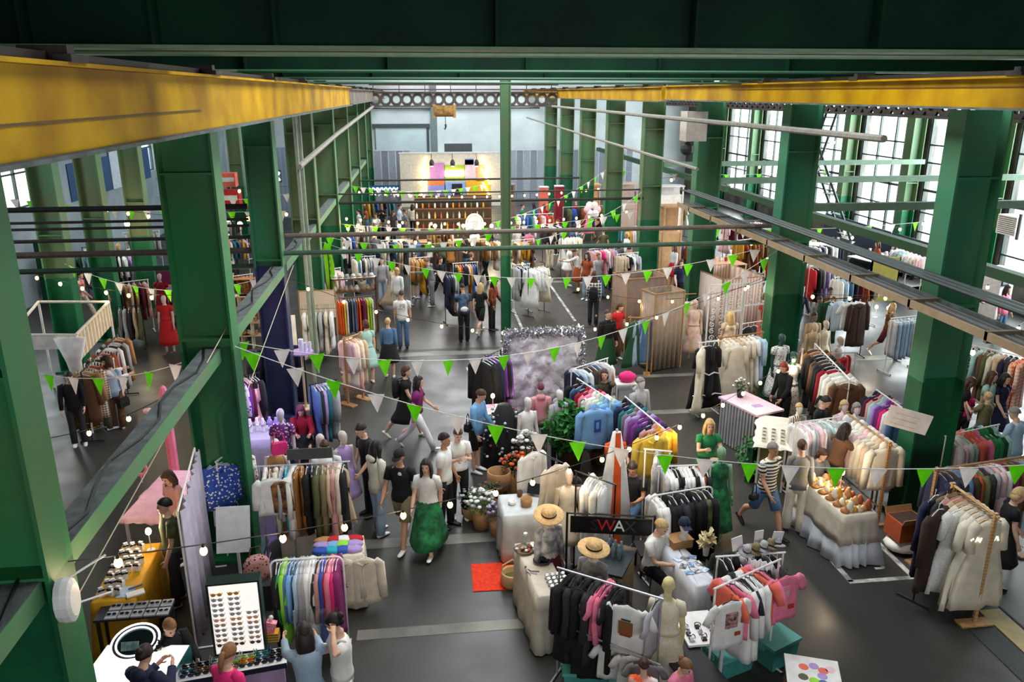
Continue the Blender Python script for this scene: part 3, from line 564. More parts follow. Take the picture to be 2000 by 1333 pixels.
def bottom_mesh(K, kind, fem, lod):
    s = K['s']; t = K['t']; m = MB(); n = 14 if lod == 0 else 7
    if kind in ('skirt', 'midi', 'mini'):
        ln = {'skirt': .8, 'midi': .58, 'mini': .38}[kind]*s; top = t(.16); rr = []; nn = 20 if lod == 0 else 10; hipx = K['hip']
        for i in range(6):
            v = i/5; zz = top.z-(ln+.16*s*0)*v; a = (.14+.04*min(1, v*4)+.13*v)*s; b = (.105+.03*min(1, v*4)+.13*v)*s; cx = top.lerp(hipx, min(1, v*3)); lo_ = max([(abs(q_.y-cx.y)+.095*s)*1.14 for lg in K['legs'] for q_ in [lg[0].lerp(lg[1], f_/6) for f_ in range(7)]+[lg[1].lerp(lg[2], f_/6) for f_ in range(7)] if q_.z > zz-.05*s]+[0]); b = max(b, min(lo_, .5*s)); rr.append([V((cx.x+(a+.012*v*sin(6*2*pi*k/nn))*cos(2*pi*k/nn), cx.y+(b+.012*v*sin(6*2*pi*k/nn))*sin(2*pi*k/nn), zz)) for k in range(nn)])
        m.rings(rr); return m
    m.tube([t(z) for z in (.17, .05, -.04, -.13)], [(.142*s, .108*s), (.172*s, .125*s), (.168*s, .124*s), (.1*s, .1*s)], n)
    for hip, k, an, b in K['legs']:
        if kind == 'shorts': e = hip+(k-hip)*.92; m.tube([hip+V((0, 0, .03*s)), (hip+k)/2, e], [.095*s, .096*s, .094*s], n-2)
        else:
            q = 1.45 if kind == 'wide' else (1.0 if kind == 'slim' else 1.2); m.tube([hip+V((0, 0, .03*s)), hip+(k-hip)*.4, k, (k+an)/2, an+V((0, 0, -.015*s))], [.094*s, .088*s, .064*s*(q*.5+.5), .06*s*q, .054*s*q], n-2)
    return m
def shoe_mesh(K, side):
    s = K['s']; m = MB()
    for hip, k, an, b in K['legs'][side:side+1]:
        tilt = Matrix.Rotation(-b*.8 if abs(b) > .12 else 0, 3, 'X')
        rr = []
        for y, w, h0, h1 in ((.07, .026, -.07, -.01), (.05, .036, -.073, .012), (0, .04, -.073, .02), (-.07, .042, -.073, -.012), (-.14, .042, -.073, -.03), (-.185, .026, -.07, -.045)):
            rr.append([an+tilt @ (V((w*cos(a), y, (h0+h1)/2+(h1-h0)/2*sin(a)))*s) for a in [2*pi*q/8 for q in range(8)]])
        m.rings(rr)
    return m
PC = {}
def person(label, loc, rot=0, h=1.7, pose='stand', top=('tshirt', 'white'), bottom=('trousers', 'black'), hair=('short', 'dark'), skin='fair', shoes='white', fem=False, lod=0, cap=None, group=None, z=0.0, kind='person', shape=None):
    t = thing(kind, label, kind if kind != 'person' else 'person', (loc[0], loc[1], z), rot, group); key = (pose if isinstance(pose, str) else str(pose), round(h, 2), fem, lod)
    if key not in PC: PC[key] = skeleton(pose, h, fem)
    K = PC[key]
    def get(nm, fn, smooth=True):
        q = key+(nm,)
        if q not in PC:
            r = fn(); PC[q] = r if isinstance(r, bpy.types.Mesh) else r.mesh(nm, smooth)
            if not PC[q].materials: PC[q].materials.append(None)
        return PC[q]
    def body():
        m = body_mesh(K, fem, lod)
        if lod: return m
        me = fuse(m, .016*K['s'], .42); b = MB(); b.v = [tuple(v.co) for v in me.vertices]; b.f = [tuple(p.vertices) for p in me.polygons]; bpy.data.meshes.remove(me); fingers(K, b); return b
    sk = M(SKIN[skin] if isinstance(skin, str) else skin, .6)
    bo = link('body', get('body', body), sk, t)
    if kind == 'person' and lod == 0:
        hd, R_, s = K['hd'], K['R'], K['s']
        for sd in (-1, 1): link('eye', get('eye%d' % sd, lambda: MB().ell(hd+R_ @ (V((sd*.031, -.086, .006))*s), (.014*s, .008*s, .009*s), 7, 4)), M((30, 22, 18), .4), bo)
        link('mouth', get('mouth', lambda: MB().ell(hd+R_ @ (V((0, -.088, -.062))*s), (.022*s, .01*s, .008*s), 8, 4)), M((150, 70, 66), .5), bo)
    if hair: link('hair', get('hair'+hair[0], lambda: hair_mesh(K, hair[0], lod)), M(HAIRC[hair[1]], .6, kind='noise', scale=40), t)
    if cap: link('cap', get('cap', lambda: cap_mesh(K)), M(cap, .8), t)
    if top:
        o = link(dict(tshirt='t_shirt', tank='tank_top', crop='crop_top', long='long_sleeved_top').get(top[0], top[0]), get('top'+top[0], lambda: top_mesh(K, top[0], fem, lod)), fabric(top[1]), t)
        if lod == 0: o['label'] = fword(top[1])+' '+dict(tshirt='t-shirt', long='long sleeved top').get(top[0], top[0])
    if top and top[0] == 'dress': bottom = (bottom[0] if bottom and bottom[0] in ('skirt', 'midi', 'mini') else 'midi', top[1])
    if bottom:
        o = link(bottom[0] if bottom[0] not in ('slim', 'wide', 'midi', 'mini') else ('trousers' if bottom[0] in ('slim', 'wide') else 'skirt'), get('bot'+bottom[0], lambda: bottom_mesh(K, bottom[0], fem, lod)), fabric(bottom[1]), t)
        if lod == 0: o['label'] = fword(bottom[1])+' '+o.name.split('.')[0]
    if shoes:
        for q in (0, 1): link('shoe', get('shoe%d' % q, lambda: shoe_mesh(K, q)), M(shoes, .5), t)
    return t
def at_head(x, y, h): return G(x, y, h)
def backpack(label, owner, h=1.7, col='black'):
    r = owner.rotation_euler.z; p = owner.location+V((-sin(r)*.19, cos(r)*.19, h*.6)); o = thing('backpack', label, 'backpack', p, math.degrees(r))
    MB().rings([[V((w*cos(a)*.15, .08*sin(a)*w, z)) for a in [2*pi*k/10 for k in range(10)]] for w, z in ((.8, 0), (1.05, .05), (1.05, .28), (.8, .4), (.3, .44))]).build('pack', M(col, .8), o, smooth=True)
    for s in (-1, 1): MB().tube([(s*.08, -.06, .38), (s*.09, -.17, .42), (s*.1, -.32, .3), (s*.1, -.3, .1), (s*.08, -.08, .02)], .014, 5).build('strap', M(col, .8), o)
    return o
def handbag(label, p, rot=0, col='black', w=.26, hh=.2):
    o = thing('handbag', label, 'bag', p, rot); MB().rings([[V((sx*w/2*q, sy*.05*q, z)) for sx, sy in ((-1, -1), (1, -1), (1, 1), (-1, 1))] for q, z in ((.92, 0), (1, hh*.5), (.86, hh))]).build('bag_body', M(col, .6), o)
    MB().tube([(-w*.35, 0, hh), (-w*.25, 0, hh+.15), (0, 0, hh+.2), (w*.25, 0, hh+.15), (w*.35, 0, hh)], .01, 5).build('strap', M(col, .6), o); return o
# ---------------------------------------------------------------- stalls on the left, near the camera
white_glow = M((255, 253, 248), .4, emit=.55, name='lit_acrylic')
# sunglasses stall
sg_loc, sg_rz, sg_lx, sg_ly = quad((340, 1336), (560, 1296), (568, 1262), .92)
c = thing('sunglasses_counter', 'white sunglasses counter with lilac front at the bottom edge', 'counter', sg_loc, sg_rz)
MB().bx(-sg_lx/2, sg_lx/2, -sg_ly/2, sg_ly/2, .88, .92).build('countertop', M((244, 244, 246), .35), c); MB().bx(-sg_lx/2+.04, sg_lx/2-.04, -sg_ly/2+.04, sg_ly/2-.04, 0, .88).build('front_panel', M((176, 150, 186), .6), c)
MB().bx(-sg_lx/2, sg_lx/2, -sg_ly/2-.012, -sg_ly/2, .86, .925).build('edge_strip', M((24, 30, 46), .4), c)
def glasses_parts(o, lens, fr):
    for s in (-1, 1): link('lens', GM.setdefault('lens%d' % s, MB().ell((s*.035, 0, 0), (.029, .006, .024), 10, 4).mesh('lens', True)), M(lens, .15), o); link('temple', GM.setdefault('temple%d' % s, MB().tube([(s*.066, 0, .01), (s*.064, .1, .004)], .004, 5).mesh('temple')), M(fr, .3), o)
    link('bridge', GM.setdefault('bridge', MB().tube([(-.012, 0, .008), (.012, 0, .008)], .004, 5).mesh('bridge')), M(fr, .3), o)
lens_cols = ['black', 'charcoal', 'brown', 'navy', 'teal', 'mustard', 'rust', 'darkbrown']
rows_ = [(0, ('black', 'black', 'teal', 'palegrey', 'palegrey', 'teal', 'navy')), (1, ('charcoal', 'black', 'palegrey', 'mint', 'lime', 'teal', 'black')), (2, ('teal', 'brown', 'palegrey', 'lime', 'orange', 'teal', 'black')), (3, ('navy', 'brown', 'black', 'olive', 'mustard', 'navy', 'black')), (4, ('navy', 'black', 'brown', 'khaki', 'charcoal', 'black', 'navy'))]
for r_, cols in rows_:
    for k, cc in enumerate(cols):
        o = thing('sunglasses', '%s tinted sunglasses lying in row %s of the counter, %s along' % (cw(cc), ORD[r_], ORD[k]), 'sunglasses', on(sg_loc, sg_rz, -sg_lx/2+.13+k*(sg_lx-.26)/6+.02*(r_ % 2), sg_ly/2-.07-r_*(sg_ly-.13)/4, .945), sg_rz+RND.uniform(-6, 6), 'sunglasses on the counter'); o.scale = (1.25,)*3; glasses_parts(o, cc, cc)
# lit display panel
pa, pb = G(424, 1279, .93), G(516, 1269, .93); pz1 = AY(403, 1143, (pa.y+pb.y)/2).z
pn = thing('lit_display_panel', 'tall glowing white display cabinet with rows of sunglasses', 'display', ((pa.x+pb.x)/2, (pa.y+pb.y)/2, 0), math.degrees(atan2(pb.y-pa.y, pb.x-pa.x))); pw = (pb-pa).length*1.06
MB().bx(-pw/2, pw/2, 0, .16, .92, pz1).build('light_box', white_glow, pn)
fr_ = M((18, 40, 34), .4)
for x in (-pw/2, pw/2): MB().bx(x-.012, x+.012, -.012, .165, .92, pz1+.01).build('frame_side', fr_, pn)
for z in (.92, pz1): MB().bx(-pw/2-.012, pw/2+.012, -.012, .165, z-.01, z+.012).build('frame_bar', fr_, pn)
for r_ in range(11):
    for k in range(3 if r_ > 3 else 2):
        cc = ['mustard', 'palegrey', 'palegrey', 'palegrey', 'palegrey', 'peach', 'beige', 'palegrey', 'palegrey', 'beige', 'brown'][r_]
        o = thing('sunglasses', '%s sunglasses on the glowing cabinet, row %s from top, %s along' % (cw(cc), ORD[r_], ORD[k]), 'sunglasses', on(pn.location, math.degrees(pn.rotation_euler.z), -pw/2+.1+k*(pw-.2)/2+.0*r_, -.03, pz1-.12-r_*(pz1-1.12)/11), math.degrees(pn.rotation_euler.z), 'sunglasses on the lit cabinet'); glasses_parts(o, cc, cc if r_ in (0, 10) else 'palegrey')
# glass screen, candy box, white shelf on the right of the counter
o = thing('snack_box', 'yellow box with pink packets standing on the sunglasses counter', 'box', G(533, 1250, .93)); MB().bx(-.08, .08, -.06, .06, 0, .12).build('carton', M('mustard', .6, kind='hstripe', c2='olive', scale=9), o); MB().box((-.01, 0, .19), (.12, .08, .14), Matrix.Rotation(.3, 3, 'Y')).build('packet', M('pink', .5, kind='floral', c2='cream', scale=18), o); MB().ell((0, .02, .3), (.03, .03, .03), 8, 5).build('ball', M('white', .5), o)
gp = G(590, 1262, .93); o = thing('glass_screen', 'clear glass screen with white bottom bar behind the counter', 'screen', gp, 2); MB().bx(-.06, .45, -.005, .005, 0, .5).build('pane', glass, o); MB().bx(-.06, .5, -.012, .012, -.03, 0.0).build('bottom_bar', M('white', .4), o); MB().bx(-.07, -.05, -.012, .012, -.93, .5).build('post', M('silver', .3, .7), o); MB().bx(.48, .5, -.012, .012, -.93, 0).build('post', M('silver', .3, .7), o)
# people at the stall
person('person with dark bun in navy hoodie at the white counter', G(274, 1272, 1.66), 160, 1.66, 'phone', ('hoodie', 'navy'), ('trousers', 'black'), ('bun', 'dark'), fem=True)
person('person with ponytail and hot pink top beside sunglasses counter', G(432, 1276, 1.62), 150, 1.62, 'look', ('tshirt', 'hotpink'), ('trousers', 'denim'), ('pony', 'light'), fem=True)
person('person with very long dark hair in pale denim shirt', G(596, 1238, 1.68), 195, 1.68, 'browse', ('shirt', 'lightdenim'), ('trousers', 'white'), ('long', 'dark'), fem=True)
ph_ = person('person in white t-shirt with one hand on their dark hair', G(660, 1204, 1.72), -75, 1.72, 'headhand', ('tshirt', 'white'), ('wide', 'white'), ('bun', 'black'), fem=True)
o = thing('phone', 'dark phone held by the person in white t-shirt', 'phone', ph_.location+V((-.4, -.12, 1.16)), 20); MB().box((0, 0, 0), (.07, .008, .14), Matrix.Rotation(-.7, 3, 'X')).build('phone_body', M('black', .3), o); MB().box((0, -.006, 0), (.062, .004, .125), Matrix.Rotation(-.7, 3, 'X')).build('screen', M((60, 90, 90), .2), o)
# white lit counter with round illuminated mirror
wl = quad((150, 1345), (322, 1345), (330, 1262), .95); c = thing('white_counter', 'glowing white counter in the bottom corner beside green column', 'counter', wl[0], wl[1]); MB().bx(-wl[2]/2, wl[2]/2, -wl[3]/2, wl[3]/2, .0, .93).build('body', M((232, 236, 240), .5), c); MB().bx(-wl[2]/2-.01, wl[2]/2+.01, -wl[3]/2-.01, wl[3]/2+.01, .93, .95).build('lit_top', white_glow, c); MB().bx(wl[2]/2, wl[2]/2+.015, -wl[3]/2, wl[3]/2, .1, .96).build('glass_side', M((40, 110, 110), .2), c)
rl = G(262, 1240, 1.12); o = thing('round_mirror', 'round mirror with glowing ring lying on the white counter', 'mirror', (rl.x, rl.y, 1.02)); o.rotation_euler = (rad(12), 0, 0)
def torus(R1, r1, n=28, m=6): return MB().rings([[V(((R1+r1*cos(2*pi*j/m))*cos(2*pi*i/n), (R1+r1*cos(2*pi*j/m))*sin(2*pi*i/n), r1*sin(2*pi*j/m))) for j in range(m)] for i in range(n+1)], cap=False)
torus(.27, .014).build('outer_light_ring', M((250, 252, 255), .4, emit=1.2), o, smooth=True); torus(.215, .012).build('inner_light_ring', M((250, 252, 255), .4, emit=1.2), o, smooth=True); MB().lathe([(.262, -.02), (.262, .0), (.225, .0), (.225, -.02)], n=28).build('rim', M('charcoal', .4), o); MB().lathe([(.21, -.025), (.21, -.012)], n=28).build('mirror_glass', M((70, 90, 90), .08, .9), o)
MB().bx(-.1, .1, -.08, .08, -.07, -.02).build('stand', M('charcoal', .5), o)
o = thing('small_screen', 'small dark photo card on the glowing white counter', 'card', G(255, 1273, .955)); MB().box((0, 0, .06), (.2, .012, .12), Matrix.Rotation(-.5, 3, 'X')).build('card', M((40, 80, 84), .3, kind='noise', c2=(120, 140, 140), scale=14), o)
tag(MB().bx(-.14, .14, -.1, .1, 0, .012).build('paper_bag', M((190, 186, 178), .7), None, G(296, 1262, .955)), 'grey paper sheet on the glowing counter below the mirror', 'paper')
person('person in dark jacket reading behind the round mirror', G(322, 1213, 1.2), 40, 1.6, 'sit', ('jacket', 'black'), ('trousers', 'navy'), ('short', 'light'), fem=False)
# spectacle trays on a dark table
tl = quad((205, 1212), (305, 1204), (300, 1176), .85); table('dark table with trays of spectacles behind the mirror', tl[0], tl[1], tl[2]+.3, tl[3], .85, 'charcoal', 'charcoal')
for i in range(5):
    for j in range(2):
        o = thing('spectacle_tray', 'grey tray with dark spectacles, %s of the %s row' % (ORD[i], ('back', 'front')[j]), 'tray', on(tl[0], tl[1], -tl[2]/2+.06+i*.16, .09-.18*j, .852), tl[1], 'spectacle trays'); MB().bx(-.07, .07, -.075, .075, 0, .02).build('tray', M('palegrey', .5), o); MB().ell((-.03, 0, .035), (.03, .02, .012), 8, 4).build('lens', M('black', .2), o); MB().ell((.035, 0, .035), (.03, .02, .012), 8, 4).build('lens', M('navy', .2), o)
# yellow table with gift bags
ym = M((216, 158, 22), .75, name='yellow_cloth'); yl = cloth_px('bright yellow tablecloth under rows of small white gift bags', (178, 1180), (262, 1172), (305, 1062), .9, ym, 'table under the bright yellow cloth', seed=3)
yl_loc, yrz, ylx, yly = yl
GM['gift'] = MB().rings([[V((sx*.035*q, sy*.025*q, z)) for sx, sy in ((-1, -1), (1, -1), (1, 1), (-1, 1))] for q, z in ((1, 0), (1.05, .08), (.5, .1), (.75, .12))]).mesh('gift'); GM['bow'] = MB().ell((-.022, -.03, .09), (.022, .012, .016), 7, 4).ell((.022, -.03, .09), (.022, .012, .016), 7, 4).ell((0, -.03, .09), (.01, .012, .01), 6, 4).mesh('bow')
k_ = 0
for i in range(4):
    for j in range(7):
        if i == 3 and j in (0, 1, 2, 5, 6): continue
        p = on(yl_loc, yrz, -ylx/2+.1+i*(ylx-.2)/3.3+RND.uniform(-.02, .02), -yly/2+.14+j*(yly-.3)/6, .91)
        o = thing('gift_bag', 'little white gift bag with black bow on yellow cloth, row %s, %s back' % (ORD[i], ORD[j]), 'gift bag', p, yrz+RND.uniform(-30, 30), 'gift bags on the yellow table'); o.scale = (1.1,)*3; link('pouch', GM['gift'], M('white', .7), o); link('bow', GM['bow'], M('black', .6), o)
o = thing('leaflet_stack', 'pale leaflets and white trays at the near end of yellow table', 'leaflets', on(yl_loc, yrz, .12, -yly/2+.2, .91), yrz); MB().bx(-.1, .1, -.15, .1, 0, .01).build('leaflet', M('paleblue', .6), o); MB().box((.14, -.1, .02), (.22, .12, .02), Matrix.Rotation(.4, 3, 'Z')).build('tray', M('white', .5), o); MB().box((.1, .05, .025), (.18, .02, .02), Matrix.Rotation(.5, 3, 'Z')).build('pen_rest', M('grey', .5), o)
def bulb_lamp(name, label, p, col=(255, 214, 150), power=12, r=.045, e=10):
    o = thing(name, label, 'lamp', p); MB().ell((0, 0, 0), (r, r, r*1.25), 10, 6).build('bulb', M(col, .4, emit=e), o, smooth=True); MB().tube([(0, 0, -.3), (0, 0, -r)], .008, 5).build('stem', M('white', .4), o); MB().lathe([(.06, -.31), (.06, -.3)], n=10).build('base', M('white', .4), o)
    l = bpy.data.lights.new('bulb_light', 'POINT'); l.energy = power; l.color = (1, .8, .55); l.shadow_soft_size = .06; q = bpy.data.objects.new('bulb_light', l); COL.objects.link(q); q.location = V(p)+V((0, 0, r*2.2)); return o
bulb_lamp('desk_lamp', 'glowing desk lamp on the far corner of the yellow table', on(yl_loc, yrz, ylx*.34, yly*.36, 1.22), power=16)
# pink table, pink stand
pl = cloth_px('pale pink glowing tablecloth on the table behind the yellow one', (236, 1014), (318, 1014), (342, 920), .9, M((244, 188, 200), .7, name='pink_cloth'), 'table under the pale pink cloth', drop=.06, seed=5, top='pink')
ps = G(352, 1000); o = thing('pink_stand', 'tall pink pillar stand with pink blossoms behind the pink table', 'stand', ps, 0); MB().rings([[V((w*cos(a), w*sin(a), z)) for a in [2*pi*k/8 for k in range(8)]] for w, z in ((.09, 0), (.09, 2.3), (.05, 2.42), (.01, 2.46))]).build('pillar', M('pink', .6), o); MB().tube([(0, 0, 1.9), (-.12, -.05, 2.0), (-.22, -.08, 1.95)], .02, 6).build('arm', M('pink', .6), o)
for k in range(4): MB().ell((-.24+.06*cos(k*1.6), -.08+.06*sin(k*1.6), 1.97+.03*k), (.06, .06, .045), 8, 5).build('blossom', M('palepink', .7), o)
o = thing('fluffy_mirror', 'pink rimmed vanity mirror on the pink table', 'mirror', G(278, 945, .93)); torus(.1, .03, 16).build('rim', M('pink', .8), o).rotation_euler = (rad(80), 0, 0); MB().tube([(0, 0, -.1), (0, 0, -.25)], .012, 5).build('stem', M('pink', .6), o); o.location.z = 1.2
person('person with wavy brown hair standing at the pink table', G(338, 916, 1.66), -40, 1.66, 'look', ('tshirt', 'rose'), ('trousers', 'black'), ('wavy', 'brown'), fem=True)
person('person in green top minding the yellow table', G(322, 978, 1.72), -60, 1.72, 'relax', ('tshirt', ('noise', 'darkgreen', 'olive')), ('trousers', 'charcoal'), ('short', 'black'))
# grey curtain
o = thing('curtain_stand', 'white metal frame holding the grey curtain', 'frame', (0, 0, 0)); ca, cb = G(402, 1268), G(440, 1130); ca = V((ca.x-.12, ca.y, 0)); cb = V((cb.x-.3, cb.y+.3, 0))
for q in (ca, cb): MB().tube([(q.x, q.y, 0), (q.x, q.y, 2.12)], .014, 6).build('post', M('white', .4), o); MB().tube([(q.x-.2, q.y-.02, .015), (q.x+.25, q.y+.03, .015)], .014, 6).build('foot', M('white', .4), o)
MB().tube([(ca.x, ca.y, 2.12), (cb.x, cb.y, 2.12)], .014, 6).build('top_bar', M('white', .4), o)
panel('curtain', 'lavender grey curtain hanging beside the second green column', 'curtain', ca+V((.05, 0, 0)), cb+V((.05, 0, 0)), .05, 2.1, M((168, 160, 176), .8), .012, .04, 30)
# lamp on the first column
o = thing('floodlight', 'white round floodlight fixed to the first green column', 'lamp', (-2.98, 5.82, 3.42)); MB().rings([[V((x, .13*w*cos(a), .2*w*sin(a))) for a in [2*pi*k/14 for k in range(14)]] for x, w in ((0, .95), (.05, 1), (.1, .95), (.12, .7))]).build('housing', M('white', .4), o); MB().bx(-.03, .01, -.05, .05, -.03, .03).build('bracket', M('charcoal', .5), o)
for s in (-1, 1): MB().tube([(.02, .1, .12*s), (.25, .35, .18*s)], .01, 5).build('arm', M('white', .4), o)
# rail of coloured clothes
rail_px('white round-cornered rail of coloured clothes behind the sunglasses stall', (527, 1096), (669, 1087), 1.5, [('coat', 'black'), ('shirt', 'green'), ('coat', 'lime'), ('shirt', 'denim'), ('shirt', 'skyblue'), ('trousers', 'denim'), ('shirt', 'paleblue'), ('coat', 'palegrey'), ('shirt', 'palegrey'), ('coat', 'white'), ('coat', 'white'), ('shirt', 'charcoal'), ('shirt', 'rose'), ('coat', 'blue'), ('shirt', 'crimson'), ('coat', 'pink'), ('shirt', 'hotpink'), ('coat', 'plum')], 'the rainbow rail', 'clothes on the rail behind the sunglasses stall', style='round', end='column')
# table of folded clothes
fl = cloth_px('off white cloth on the table of folded tops', (610, 1092), (706, 1085), (698, 1048), .88, M('cream', .8), 'table under folded tops', seed=8)
for i in range(4):
    for j in range(3):
        cc = [['tan', 'red', 'white', 'red'], ['lilac', 'skyblue', 'lime', 'lilac'], ['blue', 'turquoise', 'blue', 'lilac']][j][i]
        o = thing('folded_shirt', 'folded %s shirt, %s along the %s row on the table' % (cw(cc), ORD[i], ('back', 'middle', 'front')[j]), 'folded shirt', on(fl[0], fl[1], -fl[2]/2+.12+i*(fl[2]-.2)/3.3, fl[3]/2-.12-j*(fl[3]-.16)/2.6, .892), fl[1]+RND.uniform(-10, 10), 'folded shirts on the table')
        MB().rings([[V((.11*w*cos(a)*(1.25 if abs(cos(a)) > .6 else 1), .085*w*sin(a), z)) for a in [2*pi*k/12 for k in range(12)]] for w, z in ((1, 0), (1.04, .025), (.96, .05), (.6, .058))]).build('fold', M(cc, .85), o, smooth=True); MB().ell((0, .05, .05), (.05, .02, .015), 8, 4).build('collar', M(cc, .85), o)
for i in range(2):
    p = on(fl[0], fl[1], fl[2]/2-.28+i*.3, -fl[3]/2-.09, .98); g_ = garment('shirt', 'cream', p, fl[1], 'cream sweatshirt %s over the front of the folded tops table' % ('with purple letters hung' if i == 0 else 'hung at the corner'), 'sweatshirts on the table front')
    if i == 0: MB().tube([(-.03+.022*(-1)**k+.008*k, -.062, -.3-.022*k) for k in range(11)], .011, 4).build('purple_lettering', M('purple', .7), g_)
# blue printed towels on a stand, tote bags, mannequin with camo trousers
o = rail('short white rail with blue and white printed shirts by the green column', G(462, 1075), 70, .5, 1.75, 'white')
for i, (k, cc) in enumerate((('shirt', ('floral', 'blue', 'white', 9)), ('coat', 'paleblue'), ('tshirt', 'white'), ('shirt', ('floral', 'white', 'rust', 8)))): garment(k, cc, V(o.location)+V((-.07+.06*i, -.2+.12*i, 1.75)), 20, '%s %s on the short rail beside the green column' % (fword(cc), GNAME[k]), 'shirts beside the green column')
o = thing('poster_board', 'tilted white board leaning behind the glowing cabinet', 'board', G(468, 1140)); MB().box((0, 0, .95), (.5, .03, .7), Matrix.Rotation(-.35, 3, 'X')).build('board', M((214, 216, 216), .6), o); MB().bx(-.02, .02, .1, .14, 0, .9).build('stand', M('white', .5), o)
o = thing('tote_bag', 'rose patterned canvas bag hanging in the shade by the column', 'bag', G(500, 1095, .75), 20); MB().rings([[V((.2*w*cos(a), .08*w*sin(a), z)) for a in [2*pi*k/10 for k in range(10)]] for w, z in ((.8, 0), (1, .08), (.95, .3), (.6, .4))]).build('bag_body', M('rose', .8, kind='floral', c2='darkbrown', scale=9), o, smooth=True); MB().tube([(-.1, 0, .38), (-.06, 0, .55), (.06, 0, .55), (.1, 0, .38)], .012, 5).build('handle', M('brown', .7), o); o.location.z = .42
tag(MB().bx(-.22, .22, -.18, .18, 0, .42).build('side_stool', M('charcoal', .7), None, (G(500, 1095, .75).x, G(500, 1095, .75).y, 0)), 'dark low plinth below the rose patterned bag', 'plinth')
cb_ = G(590, 1075); o = thing('cardboard_carton', 'open cardboard carton on a white box behind the coloured rail', 'carton', (cb_.x, cb_.y, .4), 5); MB().bx(-.25, .25, -.2, .2, 0, .3).build('carton_body', M('tan', .8), o); MB().box((0, .24, .34), (.5, .12, .012), Matrix.Rotation(.6, 3, 'X')).build('flap', M('tan', .8), o)
tag(MB().bx(-.3, .3, -.25, .25, 0, .4).build('white_box', M('white', .6), None, (cb_.x, cb_.y, 0), 5), 'white storage box under the open carton', 'box')
# chrome rail of brown and cream clothes with grey board
rail_px('chrome rail of brown and cream clothes facing the aisle', (505, 912), (680, 902), 1.72, [('blouse', 'white'), ('top', 'camel'), ('trousers', 'cream'), ('shirt', 'palegrey'), ('shawl', 'turquoise'), ('coat', 'white'), ('trousers', 'camel'), ('trousers', 'camel'), ('coat', 'black'), ('trousers', 'charcoal'), ('coat', 'olive'), ('coat', 'khaki'), ('shirt', 'beige'), ('sleevedress', 'rose'), ('coat', 'cream'), ('coat', 'black')], 'the brown and cream rail', 'clothes on the brown and cream rail', 'silver', end='column')
ra = G(500, 912, 1.72); garment('blouse', 'white', G(528, 925, 1.72), 4, 'white blouse facing the aisle on the chrome rail end', lod=0); garment('top', ('noise', 'camel', 'darkbrown'), G(545, 930, 1.68), 2, 'mottled camel velvet top facing the aisle on chrome rail'); garment('sleevedress', 'beige', G(652, 905, 1.72), -6, 'beige pleated top facing the aisle at the rail end', scale=.8)
sa, sb = G(562, 905, 1.75), G(650, 900, 1.75); sign('stall_sign', 'dark grey stall sign above the brown and cream rail', sa, sb, 1.8, 1.98, M((74, 78, 76), .5), None, 'white', .1)
for q in (sa, sb): tag(MB().tube([(q.x, q.y+.03, 0), (q.x, q.y+.03, 1.95)], .012, 6).build('sign_post', M('silver', .4, .6)), 'thin post %s the grey stall sign' % ('holding the left end of' if q is sa else 'holding the right end of'), 'post')
handbag('hot pink bag hanging at the chrome rail end', G(548, 900, 1.6), 20, 'hotpink'); bpy.data.objects['handbag'].location.z = 1.72
# lilac lit stall
rail_px('black rail of burgundy and pink clothes in violet light', (458, 742), (505, 728), 1.75, [('shirt', ('floral', 'white', 'purple', 6)), ('coat', 'purple'), ('coat', 'burgundy'), ('sleevedress', ('vstripe', 'palepink', 'rose', 14)), ('sleevedress', 'rose'), ('coat', 'black'), ('coat', 'charcoal')], 'the violet lit rail', 'clothes in violet light', 'black', end='column')
panel('backdrop_cloth', 'navy velvet backdrop behind the jewellery stall', 'backdrop', G(490, 800), G(602, 786), .02, 1.5, M((22, 28, 60), .9), .02, .03, 26)
rail_px('black rail of grey blue clothes beside the jewellery stall', (606, 752), (655, 742), 1.7, [('coat', 'denim'), ('coat', 'charcoal'), ('coat', 'lilac'), ('coat', 'teal'), ('coat', 'grey'), ('coat', 'lightdenim'), ('coat', 'palegrey')], 'the grey blue rail', 'grey blue clothes', 'black', end='backdrop')
jl = cloth_px('white cloth on the jewellery table', (475, 862), (560, 856), (566, 828), .85, M('palegrey', .7), 'jewellery table under white cloth', seed=12)
for i in range(6):
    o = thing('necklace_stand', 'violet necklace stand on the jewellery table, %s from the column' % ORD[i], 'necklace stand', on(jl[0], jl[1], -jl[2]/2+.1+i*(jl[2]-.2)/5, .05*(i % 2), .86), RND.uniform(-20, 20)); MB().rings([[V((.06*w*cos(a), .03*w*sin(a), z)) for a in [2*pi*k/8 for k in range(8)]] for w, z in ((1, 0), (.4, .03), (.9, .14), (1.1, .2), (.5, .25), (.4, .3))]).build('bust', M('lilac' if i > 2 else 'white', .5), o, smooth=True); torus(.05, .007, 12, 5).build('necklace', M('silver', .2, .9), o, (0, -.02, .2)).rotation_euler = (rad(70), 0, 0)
cn = G(600, 792); o = thing('candle_shelf', 'round shelf with white pillar candles glowing violet', 'shelf', (cn.x, cn.y-.2, 0)); MB().lathe([(.28, 1.42), (.28, 1.45)], n=16).build('shelf_top', M('lilac', .5), o); MB().tube([(0, 0, 0), (0, 0, 1.42)], .03, 8).build('pedestal', M('beige', .6), o); MB().lathe([(.2, 0), (.2, .03)], n=12).build('foot', M('beige', .6), o)
